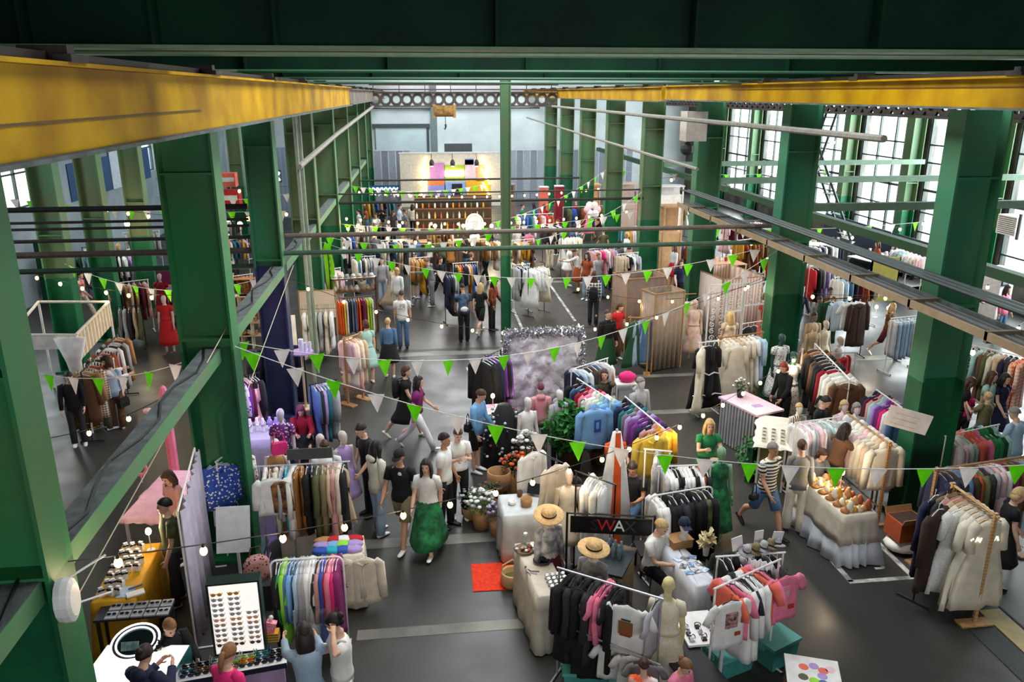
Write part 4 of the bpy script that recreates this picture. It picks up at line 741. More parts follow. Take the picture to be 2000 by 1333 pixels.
for i, (x, y, hh, r) in enumerate(((-.2, -.05, .26, .035), (.0, .02, .3, .06), (.12, -.08, .24, .04), (.2, .05, .22, .035))): tag(MB().lathe([(r, 0), (r, hh), (r*.8, hh-.01), (.006, hh-.01), (.004, hh+.03)], n=12).build('pillar_candle', M((226, 220, 246), .5), None, (cn.x+x, cn.y-.2+y, 1.45)), 'white pillar candle, %s on the violet round shelf' % ORD[i], 'candle', 'candles on the round shelf')
person('person with plum hair in red jacket seated at the jewellery stall', G(586, 788, 1.32), 10, 1.66, 'sit', ('jacket', 'crimson'), ('skirt', 'black'), ('wavy', 'plum'), fem=True)
person('person with brown hair and white top behind the grey sign', G(635, 868, 1.7), 190, 1.7, 'look', ('tshirt', 'white'), ('trousers', 'black'), ('short', 'brown'))
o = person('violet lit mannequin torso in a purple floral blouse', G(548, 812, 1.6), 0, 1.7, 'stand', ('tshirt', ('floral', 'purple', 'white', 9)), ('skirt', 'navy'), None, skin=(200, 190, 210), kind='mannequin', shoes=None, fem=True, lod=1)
for i, (x, y, cc) in enumerate(((538, 868, 'tan'), (625, 858, 'yellow'), (668, 852, 'lilac'))): person('shop mannequin with %s scarf at the chrome rail' % cw(cc), G(x, y, 1.62), 20*i, 1.68, 'stand', ('tank', cc), ('midi', cc), None, skin=(214, 200, 190), kind='mannequin', shoes=None, fem=True, lod=1)
l = bpy.data.lights.new('violet_spot', 'POINT'); l.energy = 60; l.color = (.45, .3, 1); l.shadow_soft_size = .1; q = bpy.data.objects.new('violet_spot', l); COL.objects.link(q); q.location = G(500, 770, 1.9)
o = thing('violet_spotlight', 'small violet spotlight over the jewellery stall', 'lamp', q.location+V((0, 0, .12))); MB().lathe([(.05, 0), (.05, .1), (.03, .13)], n=10).build('housing', M('black', .4), o); MB().tube([(0, 0, .1), (-.3, .3, .2)], .01, 5).build('arm', M('black', .4), o)
# kiosk tent at the far left with jackets
tp = [G(215, 842), G(60, 850)]
tn = thing('fabric_booth', 'cream fabric booth with draped curtain and slatted valance', 'booth', (0, 0, 0)); z1 = 2.3; c1 = G(148, 655, z1); c2 = G(212, 590, z1); c3 = G(75, 590, z1); c4 = G(20, 655, z1)
for q in (c1, c2, c3, c4): MB().tube([(q.x, q.y, 0), (q.x, q.y, z1)], .03, 8).build('post', M('white', .5), tn)
for a, b in ((c1, c2), (c2, c3), (c3, c4), (c4, c1)): MB().tube([a, b], .035, 6).build('top_bar', M('ivory', .5), tn)
n_ = 22
for k in range(n_): p = c1.lerp(c2, (k+.5)/n_); MB().box((p.x, p.y, z1-.3), (.03, (c2-c1).length/n_*.86, .56), Matrix.Rotation(-atan2((c2-c1).x, (c2-c1).y), 3, 'Z')).build('valance_strip', M('beige' if k % 2 else 'cream', .8), tn)
MB().add([c4-V((0, 0, .02)), c1-V((0, 0, .02)), c1-V((0, 0, .3)), c4-V((0, 0, .34)), c4-V((0, .03, .02)), c1-V((0, .03, .02)), c1-V((0, .03, .3)), c4-V((0, .03, .34))], [(0, 1, 2, 3), (7, 6, 5, 4), (0, 4, 5, 1), (2, 6, 7, 3), (1, 5, 6, 2), (0, 3, 7, 4)]).build('front_pelmet', M('white', .7), tn)
p = c1; MB().rings([[V((p.x-.12+w*cos(a), p.y-.03+.1*sin(a)*w*3, z)) for a in [2*pi*k/12 for k in range(12)]] for w, z in ((.14, .25), (.1, .7), (.07, 1.2), (.16, 1.7), (.34, 2.25))]).build('tied_curtain', M('white', .8), tn, smooth=True)
a, b = G(158, 728, 1.62), G(232, 652, 1.62); L_ = (b-a).length; rz_ = math.degrees(atan2(b.y-a.y, b.x-a.x)); lo = (a+b)/2; rail('dark rail of jackets along the cream fabric booth', (lo.x, lo.y, 0), rz_, L_, 1.62, 'black')
hang_on((lo.x, lo.y, 0), rz_, L_, 1.62, [('coat', 'brown'), ('jacket', 'tan'), ('coat', ('check', 'cream', 'brown', 6)), ('jacket', 'rust'), ('coat', ('vstripe', 'white', 'charcoal', 5)), ('coat', 'darkbrown'), ('jacket', ('vstripe', 'cream', 'brown', 5)), ('coat', 'rust'), ('coat', ('vstripe', 'palegrey', 'burgundy', 5)), ('coat', 'white'), ('coat', 'charcoal'), ('coat', 'palegrey'), ('coat', 'brown'), ('coat', 'tan')], 'the booth rail', 'jackets along the fabric booth', end='near')
panel('hanging_cloth', 'mustard brown cloth hung over the booth table', 'cloth', G(150, 842), G(196, 838), .02, .95, M((150, 96, 30), .8), .02, .04, 16)
person('person in white shirt browsing jackets at the booth', G(190, 700, 1.7), 130, 1.7, 'browse', ('shirt', 'white'), ('trousers', 'olive'), ('short', 'black')); person('person in white blouse and dark trousers by the booth jackets', G(212, 702, 1.66), 190, 1.66, 'relax', ('shirt', 'paleblue'), ('wide', 'brown'), ('bob', 'brown'), fem=True, shoes='white')
person('person in black top under the fabric booth', G(132, 725, 1.7), 20, 1.7, 'look', ('long', 'black'), ('trousers', 'charcoal'), ('short', 'dark'))
handbag('black handbag carried beside the booth jackets', G(240, 778, .75), 60, 'black'); bpy.data.objects['handbag.001'].location.z = .55
# stalls deeper in the left aisle
rail_px('white rail of peach and tan dresses in the left aisle', (203, 556), (288, 546), 1.7, [('sleevedress', 'peach'), ('sleevedress', 'coral'), ('coat', 'black'), ('sleevedress', 'tan'), ('coat', 'beige'), ('coat', 'tan'), ('coat', 'burgundy'), ('coat', 'rose')], 'the peach rail', 'dresses in the left aisle', end='column', lod=1)
rail_px('dark rail of grey skirts low in the left aisle', (226, 600), (275, 597), 1.3, [('skirt', 'grey'), ('skirt', 'palegrey'), ('skirt', 'charcoal'), ('skirt', 'beige'), ('skirt', 'olive')], 'the skirt rail', 'skirts in the left aisle', 'black', end='column', lod=1)
for i, (x, y) in enumerate(((312, 542), (320, 586), (322, 528))): o = person('red dress on a mannequin, %s in the left aisle' % ORD[i], G(x, y, 1.6), 0, 1.7, 'stand', ('dress', 'red' if i else 'crimson'), ('skirt', 'red'), None, skin=(210, 190, 180), kind='mannequin', shoes=None, fem=True, lod=1)
o = thing('banner_stand', 'purple banner stand beside the peach dresses', 'banner', (-8.3, 26.3, 0), 5); MB().bx(-.3, .3, -.01, .01, .1, 1.95).build('banner', M((120, 30, 90), .7), o); MB().bx(-.2, .2, -.016, -.01, 1.1, 1.35).build('white_panel', M('white', .6), o); MB().bx(-.32, .32, -.1, .1, 0, .06).build('foot', M('charcoal', .5), o); MB().bx(-.2, .2, -.016, -.01, .75, 1.05).build('blue_panel', M('lilac', .6), o)
person('person with red scarf walking in the left aisle', G(152, 530, 1.66), 90, 1.66, 'walk', ('long', ('noise', 'white', 'red')), ('wide', ('floral', 'ivory', 'khaki', 8)), ('short', 'black'), fem=True, lod=1); person('person in beige trousers half hidden by the second column', G(342, 536, 1.7), 60, 1.7, 'walk', ('long', 'beige'), ('wide', 'beige'), ('short', 'brown'), lod=1, shoes='cream')
panel('grey_partition', 'pale grey partition far back in the left aisle', 'partition', (-9.2, 50, 0), (-4, 50, 0), 0, 4.2, M((134, 146, 166), .6, kind='vstripe', c2=(122, 134, 154), scale=1.2), .1); panel('teal_screen', 'dark green cloth screen low in the left aisle', 'screen', G(85, 590), G(128, 588), 0, 2.2, M((10, 74, 54), .8), .04)
panel('blue_banner', 'blue and white graphic banner on the left aisle wall', 'banner', (-13.97, 34, 0), (-13.97, 44, 0), 3.1, 4.6, M((38, 78, 122), .6), .03); panel('white_banner', 'white slanted banner beside the blue one', 'banner', (-13.93, 38.5, 0), (-13.93, 39.6, 0), 3.1, 5.2, M((200, 214, 226), .6), .03); panel('cyan_banner', 'narrow turquoise banner hanging behind the second column', 'banner', (-8.2, 30, 0), (-8.0, 30, 0), .0, 5.4, M((60, 170, 176), .6), .03)
for i, (x, y, c0) in enumerate(((450, 385, 'red'), (430, 478, 'red'), (445, 350, 'coral'))): p = AY(x, y, (34, 26, 40)[i]); o = thing('red_kiosk', 'red lit kiosk panel far back in the left aisle, %s' % ORD[i], 'kiosk', (p.x, p.y, 0)); MB().bx(-.4 if i != 1 else -.25, .4 if i != 1 else .25, -.3, .3, p.z-.35, p.z+.3).build('panel', M(c0, .6), o); MB().bx(-.34 if i != 1 else -.2, .34 if i != 1 else .2, -.33, -.3, p.z-.1, p.z+.1).build('sign_face', M('white', .6), o); MB().bx(-.05, .05, -.05, .05, 0, p.z).build('post', M('charcoal', .5), o)
# ---------------------------------------------------------------- people in the centre aisle
PB = person
PB('person in white hooded jacket and pale jeans seen from behind', G(732, 866, 1.72), 130, 1.72, 'relax', ('hoodie', 'ivory'), ('wide', 'lightdenim'), ('long', 'black'), fem=True, shoes='white')
PB('tall person in black t-shirt and black trousers looking down at stall', G(716, 826, 1.8), -60, 1.8, 'look', ('tshirt', 'black'), ('trousers', 'black'), ('short', 'dark'), skin='fair', shoes='black')
o = PB('person in black cap, black printed t-shirt and khaki shorts', G(781, 874, 1.78), -20, 1.78, 'walk', ('tshirt', 'black'), ('shorts', 'khaki'), ('short', 'dark'), cap='black', skin='tan', shoes='white'); MB().ell((.03, -.138, 1.36), (.035, .006, .04), 8, 5).build('shirt_print', M('white', .7), next(c for c in o.children if c.name.startswith('t_shirt')))
PB('person in white t-shirt and long green skirt', G(833, 892, 1.7), -15, 1.7, 'walk', ('tshirt', 'white'), ('skirt', ('noise', 'green', 'darkgreen')), ('wavy', 'dark'), fem=True, shoes='white')
PB('person in white t-shirt and black trousers turned to companion', G(866, 850, 1.76), 70, 1.76, 'relax', ('tshirt', 'white'), ('trousers', 'black'), ('short', 'dark'), skin='tan', shoes='black')
PB('person in tucked white t-shirt and black trousers reading phone', G(893, 836, 1.74), 10, 1.74, 'phone', ('tshirt', 'white'), ('trousers', 'black'), ('short', 'brown'), fem=True, shoes='white')
PB('person in sky blue shirt and black shorts at the pink menu table', G(928, 762, 1.76), 60, 1.76, 'look', ('shirt', 'skyblue'), ('shorts', 'black'), ('short', 'brown'), shoes='white', skin='fair'); handbag('small black shoulder bag worn by person in blue shirt', V(G(914, 842, 1.0)), 60, 'black', .18, .16)
PB('person with long dark hair in plum t-shirt and white trousers walking', G(811, 731, 1.7), 80, 1.7, 'stride', ('tshirt', 'plum'), ('trousers', 'white'), ('long', 'dark'), fem=True, shoes='white')
o = PB('person in black dress walking beside plum t-shirt', G(788, 713, 1.7), 80, 1.7, 'walk', ('dress', 'black'), ('midi', 'black'), ('bob', 'brown'), fem=True, shoes='white'); backpack('black backpack on person in black dress', o, 1.6)
PB('person in mint dress seen from behind', G(714, 628, 1.68), 200, 1.68, 'relax', ('dress', 'mint'), ('midi', 'mint'), ('bob', 'brown'), fem=True, shoes='cream')
PB('person in denim shirt and black skirt seen from behind', G(757, 624, 1.62), 180, 1.62, 'relax', ('shirt', 'denim'), ('midi', 'black'), ('bun', 'blonde'), fem=True, shoes='white')
o = PB('person in white t-shirt with dark square print on back', G(784, 570, 1.74), 180, 1.74, 'stand', ('tshirt', 'white'), ('trousers', 'denim'), ('short', 'brown'), shoes='black'); MB().bx(-.09, .09, .128, .136, 1.22, 1.4).build('back_print', M((60, 60, 60), .7, kind='noise', c2='white', scale=30), o)
o = PB('person in grey blue t-shirt with white waist pouch', G(905, 558, 1.76), 190, 1.76, 'look', ('tshirt', ('noise', 'denim', 'charcoal')), ('trousers', 'black'), ('short', 'black'), shoes='black', skin='tan'); MB().ell((.02, .15, 1.06), (.12, .05, .08), 10, 6).build('waist_pouch', M('white', .5), o)
PB('person with blonde hair in black playsuit walking away', G(937, 552, 1.66), 150, 1.66, 'walk', ('tshirt', 'black'), ('shorts', 'black'), ('long', 'blonde'), fem=True, shoes='white')
o = PB('person in black and white plaid shirt and grey jeans', G(1161, 532, 1.78), 165, 1.78, 'relax', ('shirt', ('check', 'white', 'black', 3.2)), ('trousers', 'charcoal'), ('long', 'brown'), fem=True, shoes='black'); backpack('black backpack hanging off person in plaid shirt', o, 1.5)
PB('person in black jacket and dark green skirt by the fitting booths', G(1187, 608, 1.74), 20, 1.74, 'relax', ('jacket', 'black'), ('skirt', 'darkgreen'), ('short', 'brown')); PB('person in red top and brown trousers by the fitting booths', G(1206, 592, 1.66), 30, 1.66, 'look', ('tshirt', 'red'), ('wide', 'brown'), ('bob', 'brown'), fem=True)
# ---------------------------------------------------------------- stalls behind the jewellery stall (left of centre)
mp = G(628, 700); o = thing('macrame_hanging', 'cream macrame wall hanging with long fringe', 'wall hanging', (mp.x, mp.y, 0), 4)
MB().tube([(-.5, 0, 2.0), (.5, 0, 2.0)], .018, 6).build('rod', M('tan', .7), o); MB().bx(-.48, .48, -.012, .012, 1.6, 1.99).build('knotted_band', M((222, 208, 186), .9, kind='hstripe', c2='beige', scale=9, bump=.6), o)
for k in range(26): x = -.47+.94*k/25; zz = 1.05+.35*abs(x); MB().tube([(x, 0, 1.62), (x+.005*sin(k), -.01, zz)], .016, 4).build('fringe_cord', M('cream', .9), o)
for s in (-1, 1): MB().tube([(s*.5, .02, 0), (s*.5, .02, 2.02)], .02, 6).build('post', M('tan', .7), o)
hang_on((mp.x, mp.y-.12, 0), 4, .9, 1.5, [('sleevedress', 'white'), ('sleevedress', 'cream'), ('sleevedress', 'ivory'), ('coat', 'palegrey'), ('sleevedress', 'cream'), ('coat', 'white')], 'the macrame stall', 'pale dresses at the macrame stall', end='column')
tag(MB().tube([(mp.x-.5, mp.y-.13, 1.5), (mp.x+.5, mp.y-.09, 1.5)], .012, 6).build('hanging_bar', M('tan', .6)), 'wooden bar for pale dresses under the macrame', 'bar')
rail_px('wooden rail of blush and cream blouses by the mint dress', (672, 662), (702, 652), 1.7, [('shirt', 'palepink'), ('coat', 'cream'), ('sleevedress', 'rose'), ('coat', 'cream'), ('blouse', 'white'), ('coat', 'beige')], 'the blush rail', 'blush blouses', PAL['tan'], 'wood', end='near', hang='tan')
o = table('round wooden stool with yarn and dried flowers', (G(684, 775).x, G(684, 775).y, 0), 10, .34, .34, .5, M('tan', .6, kind='wood'), 'tan', cat='stool', name='stool'); foliage(MB(), (0, 0, .6), .16, 60, .08, 4).build('dried_flowers', M('cream', .9), o)
panel('paper_screen', 'plain white cloth panel beside the blue painted column', 'screen', G(556, 760), G(588, 757), .02, 1.95, M('white', .8), .02)
rail_px('rail of rainbow scarves in warm light', (655, 584), (730, 577), 1.65, [('shawl', 'orange'), ('shawl', 'orange'), ('shawl', 'yellow'), ('shawl', 'white'), ('shawl', 'navy'), ('shawl', 'grey'), ('shawl', 'denim'), ('shawl', 'rust'), ('shawl', 'orange'), ('shawl', 'burgundy'), ('shawl', 'plum'), ('shawl', 'yellow'), ('shawl', 'lime'), ('shawl', 'cream')], 'the scarf rail', 'rainbow scarves', 'brown', end='column')
sl = quad((655, 560), (735, 555), (732, 535), 1.7); o = thing('hat_shelf', 'two tier shelf of hats and trinkets behind the scarves', 'shelf', sl[0], sl[1])
for z in (1.35, 1.75): MB().bx(-.7, .7, -.18, .18, z, z+.03).build('shelf_board', M('brown', .6), o)
for sx in (-.68, .68): MB().bx(sx-.02, sx+.02, -.18, .18, 0, 1.78).build('side', M('brown', .6), o)
for i in range(7): hat('%s hat, %s on the hat shelf' % (('white', 'cream', 'grey')[i % 3], ORD[i]), on(sl[0], sl[1], -.58+i*.19, .02, 1.78), 0, ('white', 'cream', 'palegrey')[i % 3], .13, 'brown', group='hats on the shelf')
for i in range(8): tag(MB().lathe([(.05, 0), (.075, .05), (.05, .12), (.03, .16)], n=8).build('trinket_jar', M(('white', 'tan', 'beige', 'rose')[i % 4], .5), None, on(sl[0], sl[1], -.6+i*.17, 0, 1.38)), 'small %s jar, %s on the lower hat shelf' % (('white', 'tan', 'beige', 'rose')[i % 4], ORD[i]), 'jar', 'jars on the hat shelf')
o = thing('feather_flag', 'tall neon green feather flag', 'flag', G(652, 652), 0); MB().tube([(0, 0, 0), (0, 0, 2.2), (-.02, 0, 2.85)], .014, 6).build('pole', M('black', .5), o); MB().prism([(-.02, 0, .75), (.14, 0, .78), (.16, 0, 2.2), (.08, 0, 2.75), (-.08, 0, 2.95), (-.16, 0, 2.7), (-.12, 0, 1.8)], (0, .015, 0)).build('flag_cloth', M((160, 240, 30), .7), o); MB().lathe([(.22, 0), (.2, .05)], n=12).build('base', M('black', .5), o); MB().tube([(.02+.03*sin(k*1.7), -.014, 2.5-.06*k) for k in range(16)], .008, 4).build('dark_script', M((70, 110, 20), .7), o)
# gifts stall left of blue column
for i, (x, y, cc, w, hh) in enumerate(((470, 640, 'cream', .4, .9), (485, 600, 'camel', .35, 1.4), (500, 640, 'beige', .35, 1.1))):
    p = G(x, y+40); o = thing('display_shelf', '%s gift shelf with golden trinkets, %s beside the blue column' % (cw(cc), ORD[i]), 'shelf', (p.x, p.y, 0))
    for z in (.4, .8, 1.2, 1.6): MB().bx(-w, w, -.15, .15, z, z+.03).build('shelf_board', M(cc, .7), o)
    for s in (-1, 1): MB().bx(s*w-.02, s*w+.02, -.15, .15, 0, 1.65).build('side', M(cc, .7), o)
    for j in range(12): tag(MB().lathe([(.03, 0), (.055, .05), (.03, .1), (.045, .13)], n=7).build('trinket', M(('mustard', 'cream', 'tan', 'white')[j % 4], .4), None, (p.x-w*.8+.5*w*(j % 4), p.y-.02, (.43, .83, 1.23)[j//4])), '%s trinket, %s on the %s gift shelf' % (cw(('mustard', 'cream', 'tan', 'white')[j % 4]), ORD[j], ORD[i]), 'trinket', 'golden trinkets')
l = bpy.data.lights.new('gift_fill_light', 'POINT'); l.energy = 60; l.color = (1, .75, .45); l.shadow_soft_size = .1; q_ = bpy.data.objects.new('gift_fill_light', l); COL.objects.link(q_); q_.location = G(478, 640, 1.9)-V((0, .6, 0))  # added warm fill for the gift shelves, no lamp stands here
# ---------------------------------------------------------------- silver backdrop stall
ba, bb = G(985, 815), G(1135, 806); bz = AY(985, 648, ba.y).z
o = thing('silver_backdrop', 'crinkled silver foil backdrop with tinsel border', 'backdrop', ba, math.degrees(atan2(bb.y-ba.y, bb.x-ba.x))); BL = (bb-ba).length
q = random.Random(3); nx, nz = 22, 20; g0 = [[V((BL*i/nx, .09*q.uniform(-1, 1)*(0 < i < nx), .05+(bz-.05)*j/nz+.02*q.uniform(-1, 1))) for i in range(nx+1)] for j in range(nz+1)]
m = MB(); m.add([p for r in g0 for p in r], [(j*(nx+1)+i, j*(nx+1)+i+1, (j+1)*(nx+1)+i+1, (j+1)*(nx+1)+i) for j in range(nz) for i in range(nx)]); fo = m.build('foil_sheet', M((236, 232, 240), .3, .15, bump=1.0, scale=9, name='foil'), o, smooth=True); sd_ = fo.modifiers.new('s', 'SOLIDIFY'); sd_.thickness = .01
for nm, x0, x1, z0, z1, n in (('top_tinsel', 0, BL, bz-.16, bz+.06, 900), ('side_tinsel', -.06, .12, .3, bz-.1, 500), ('side_tinsel', BL-.14, BL+.04, .8, bz-.1, 400)):
    m = MB()
    for _ in range(n): c_ = V((q.uniform(x0, x1), q.uniform(-.08, .02), q.uniform(z0, z1))); d_ = V((q.gauss(0, 1), q.gauss(0, 1), q.gauss(0, 1))).normalized()*.05; e_ = V((q.gauss(0, 1), q.gauss(0, 1), q.gauss(0, 1))).normalized()*.016; m.add([c_-d_-e_, c_+d_-e_, c_+d_+e_, c_-d_+e_], [(0, 1, 2, 3)])
    t_ = m.build(nm, M((226, 226, 232), .2, .9), o); t_['kind'] = 'stuff'
for x in (0, BL): MB().tube([(x, .06, 0), (x, .06, bz)], .02, 6).build('post', M('silver', .4, .6), o)
rail_px('rail of long black and violet coats beside the silver backdrop', (940, 700), (978, 684), 1.85, [('coat', 'black'), ('coat', 'black'), ('coat', 'navy'), ('coat', 'purple'), ('coat', 'black'), ('coat', 'purple')], 'the dark coat rail', 'dark coats by the silver backdrop', 'black', end='near', scale=1.25)
ml = cloth_px('dark teal cloth on the small menu table', (945, 822), (990, 818), (992, 790), .95, M((50, 84, 84), .7), 'small table with pink menu by the silver backdrop', seed=4)
o = thing('menu_board', 'white and pink price board on the small teal table', 'sign', on(ml[0], ml[1], 0, 0, .96), ml[1]); MB().box((0, 0, .06), (.42, .3, .02), Matrix.Rotation(.35, 3, 'X')).build('board', M('white', .5), o); MB().box((-.04, .08, .105), (.26, .1, .01), Matrix.Rotation(.35, 3, 'X')).build('pink_header', M('pink', .5), o)
for k in range(3): MB().box((-.06, -.03-.045*k, .062-.017*k), (.22, .014, .006), Matrix.Rotation(.35, 3, 'X')).build('price_line', M('coral', .6), o)
bulb_lamp('disc_lamp', 'white disc lamp on a stalk above the menu table', on(ml[0], ml[1], .05, .12, 1.27), power=14, e=5)
l = bpy.data.lights.new('pink_lamp', 'POINT'); l.energy = 7; l.color = (1, .55, .8); l.shadow_soft_size = .1; q_ = bpy.data.objects.new('pink_lamp', l); COL.objects.link(q_); q_.location = G(1000, 775, .9)
o = thing('pink_tube_lamp', 'glowing pink tube lamp at the foot of the silver backdrop', 'lamp', (G(992, 800).x, G(992, 800).y-.12, 0)); MB().tube([(0, 0, .35), (0, 0, 1.2)], .03, 8).build('tube', M((255, 190, 230), .4, emit=3), o); MB().lathe([(.09, 0), (.09, .35)], n=10).build('base', M('white', .4), o)
for i, (x, y, cc, tp) in enumerate(((1056, 762, 'pink', 'hoodie'), (1092, 775, 'palegrey', 'hoodie'), (1030, 790, 'white', 'tank'))): PB('mannequin in %s %s before the silver backdrop' % (cw(cc), 'hooded top' if tp == 'hoodie' else 'vest'), G(x, y, 1.55), 180 if i == 0 else 20, 1.66, 'stand', (tp, ('noise', cc, 'rose') if i == 0 else cc), ('slim', 'charcoal' if i else 'grey'), ('short', 'plum') if i == 0 else None, skin=(224, 214, 212), kind='mannequin', shoes=None, fem=True, lod=1)
# dark sequin cloth pile
sp = G(985, 905); o = thing('accessory_stand', 'stand crowded with black and silver accessories', 'accessory stand', (sp.x, sp.y, 0)); MB().rings([[V((.45*w*cos(a), .4*w*sin(a), z)) for a in [2*pi*k/14 for k in range(14)]] for w, z in ((1, 0), (1, .5), (.7, .9), (.3, 1.3))]).build('draped_base', M('black', .8), o, smooth=True)
for k in range(100):
    a = RND.uniform(0, 6.28); z = RND.uniform(.2, 1.2); r_ = .47*(1-.55*max(0, z-.5)); MB().ell((r_*cos(a), r_*.9*sin(a), z), (.035, .035, .03), 6, 4).build('accessory', M(('charcoal', 'silver', 'white', 'silver', 'black', 'palegrey', 'crimson')[k % 7], .3, .3 if k % 7 < 4 else 0), o)
PB('person in olive t-shirt reaching up to a rail', G(1182, 722, 1.68), -20, 1.68, 'reach', ('tshirt', ('noise', 'olive', 'black')), ('trousers', 'black'), ('bob', 'brown'), fem=True)
rail_px('white rail behind the silver backdrop with pale shirts', (1116, 722), (1186, 700), 1.75, [('shirt', 'navy'), ('shirt', 'paleblue'), ('shirt', 'white'), ('coat', 'charcoal'), ('shirt', 'brown'), ('shirt', 'denim'), ('shirt', 'palegrey'), ('shirt', 'white')], 'the pale shirt rail', 'pale shirts', end='backdrop')
a_, b_ = (1128, 740), (1192, 782)
rail_px('white rail of sky blue and pink sweaters near the leafy plant', a_, b_, 1.65, [('hoodie', 'black'), ('shirt', 'denim'), ('hoodie', 'navy'), ('hoodie', 'crimson'), ('hoodie', 'pink'), ('hoodie', 'white'), ('hoodie', 'ivory'), ('hoodie', 'mint'), ('hoodie', 'skyblue')], 'the sweater rail', 'sweaters near the plant', end='far')
g_ = garment('hoodie', 'skyblue', G(1162, 790, 1.62), 12, 'sky blue sweater with blue square facing out on the sweater rail', scale=1.15); MB().bx(-.03, .09, -.075, -.065, -.48, -.26).build('print', M('blue', .7), g_); MB().bx(.0, .05, -.08, -.075, -.42, -.3).build('print_light', M('skyblue', .7), g_)
o = thing('wire_shelf', 'white open shelf with grey baskets beside the purple rail', 'shelf', G(1215, 860), 0)
for z in (.05, .55, .95, 1.35): MB().bx(-.22, .22, -.2, .2, z, z+.03).build('shelf_board', M('white', .5), o)
for sx in (-1, 1):
    for sy in (-1, 1): MB().bx(sx*.22-.015, sx*.22+.015, sy*.2-.015, sy*.2+.015, 0, 1.38).build('post', M('white', .5), o)
for z in (.58, .98): MB().bx(-.16, .16, -.15, .15, z, z+.24).build('basket', M('palegrey', .8), o)
tag(MB().ell((0, 0, .1), (.2, .16, .12), 10, 6).build('folded_hat', M('hotpink', .8), None, on(o.location, 0, .05, 0, 1.38), smooth=True), 'hot pink knit hat on the white open shelf', 'hat')
PB('pale hooded mannequin at the end of white shelf', G(1250, 745, 1.7), 30, 1.75, 'stand', ('hoodie', 'palegrey'), ('trousers', 'palegrey'), ('short', 'grey'), skin=(214, 208, 206), kind='mannequin', shoes=None, lod=1)
rail_px('white rail of purple, navy and yellow sweaters', (1222, 776), (1296, 838), 1.6, [('hoodie', 'black'), ('hoodie', 'navy'), ('hoodie', 'teal'), ('hoodie', 'grey'), ('hoodie', 'lilac'), ('hoodie', 'purple'), ('hoodie', 'purple'), ('hoodie', 'navy'), ('hoodie', 'rose'), ('hoodie', 'mustard')], 'the purple rail', 'purple and yellow sweaters', end='far')
garment('jacket', 'yellow', G(1273, 842, 1.62), 8, 'yellow jacket facing out at the near end of the purple rail', scale=1.1)
plant('leafy_plant', 'large leafy green potted plant beside the sweater rail', G(1112, 918), .28, .5, .55, 1100, (46, 120, 48), 'darkbrown', seed=3, leaf=.15); plant('potted_vine', 'trailing green plant below the large leafy one', G(1165, 905), .16, .3, .3, 160, (30, 96, 50), 'brown', seed=9, leaf=.08)
# ---------------------------------------------------------------- flower and jewellery stall in front of the silver backdrop
tl = cloth_px('white cloth on the table among flower baskets', (985, 1010), (1068, 1004), (1062, 962), .85, M((206, 210, 210), .7), 'table among the flower baskets', seed=6)
for i, (x, y, r_, hh, cr, col, bl) in enumerate(((958, 1010, .16, .3, .24, (60, 90, 50), (('brown', 10, .04),)), (940, 1030, .17, .3, .26, (90, 130, 70), (('white', 26, .04), ('palegrey', 8, .04))), (972, 1045, .15, .28, .2, (96, 100, 90), (('lilac', 22, .035), ('palegrey', 8, .03))), (1005, 975, .16, .5, .26, (70, 70, 36), (('orange', 26, .045), ('rust', 10, .04), ('burgundy', 8, .045))), (1028, 952, .14, .75, .24, (90, 100, 80), (('white', 24, .05),)), (918, 1012, .15, .22, .22, (120, 140, 110), (('palegrey', 18, .035), ('white', 8, .03))))):
    plant('flower_basket', ('wicker basket of brown seed heads', 'basket of white daisies and greenery', 'basket of lilac and grey flowers', 'basket of orange and rust flowers', 'tall vase of white feathery flowers', 'low basket of pale grey flowers')[i]+' at the flower stall', G(x, y), r_, hh, cr, 130, col, 'tan', bl, seed=20+i, cat='flower basket', leaf=.07, group='flower baskets')
plant('fern_pot', 'dark green fern trailing beside the white table', G(1000, 1068), .13, .3, .26, 200, (26, 84, 50), 'charcoal', seed=31, leaf=.1)
o = thing('wicker_drum', 'round wicker drum basket standing among the flowers', 'basket', G(975, 985, 0), 0); MB().lathe([(.2, .35), (.23, .5), (.22, .68), (.2, .68), (.19, .5)], n=14).build('drum', M('tan', .8, kind='hstripe', c2='brown', scale=14), o, smooth=True); MB().lathe([(.16, 0), (.16, .35)], n=12).build('plinth', M('darkbrown', .7), o)
for i, (x, y, r_, hh, c0) in enumerate(((1000, 985, .07, .06, 'white'), (1028, 988, .1, .14, 'tan'), (1015, 970, .05, .1, 'brown'), (1040, 965, .05, .08, 'palegrey'), (1058, 985, .06, .05, 'charcoal'))): tag(MB().lathe([(r_*.8, 0), (r_, hh*.5), (r_*.95, hh), (r_*.8, hh), (r_*.7, hh*.5)], n=12).build('bowl', M(c0, .6), None, G(x, y, .86), smooth=True), '%s bowl on the flower stall table, %s from the baskets' % (cw(c0), ORD[i]), 'bowl')
o = thing('tablet_stand', 'black tablet on a stand at the flower stall table', 'tablet', G(1045, 968, .86), -20); MB().box((0, 0, .12), (.26, .012, .18), Matrix.Rotation(-.6, 3, 'X')).build('screen', M((40, 44, 50), .2), o); MB().box((0, .08, .06), (.1, .1, .012), Matrix.Rotation(.6, 3, 'X')).build('stand', M('black', .5), o)
PB('person with short dark hair seated behind the flower stall', G(1108, 936, 1.3), 60, 1.7, 'sit', ('long', 'brown'), ('trousers', 'charcoal'), ('short', 'black'), skin='fair'); PB('person in black seated at the flower stall with head bowed', G(1122, 952, 1.28), 30, 1.7, 'sit', ('long', 'black'), ('trousers', 'black'), ('short', 'dark'))
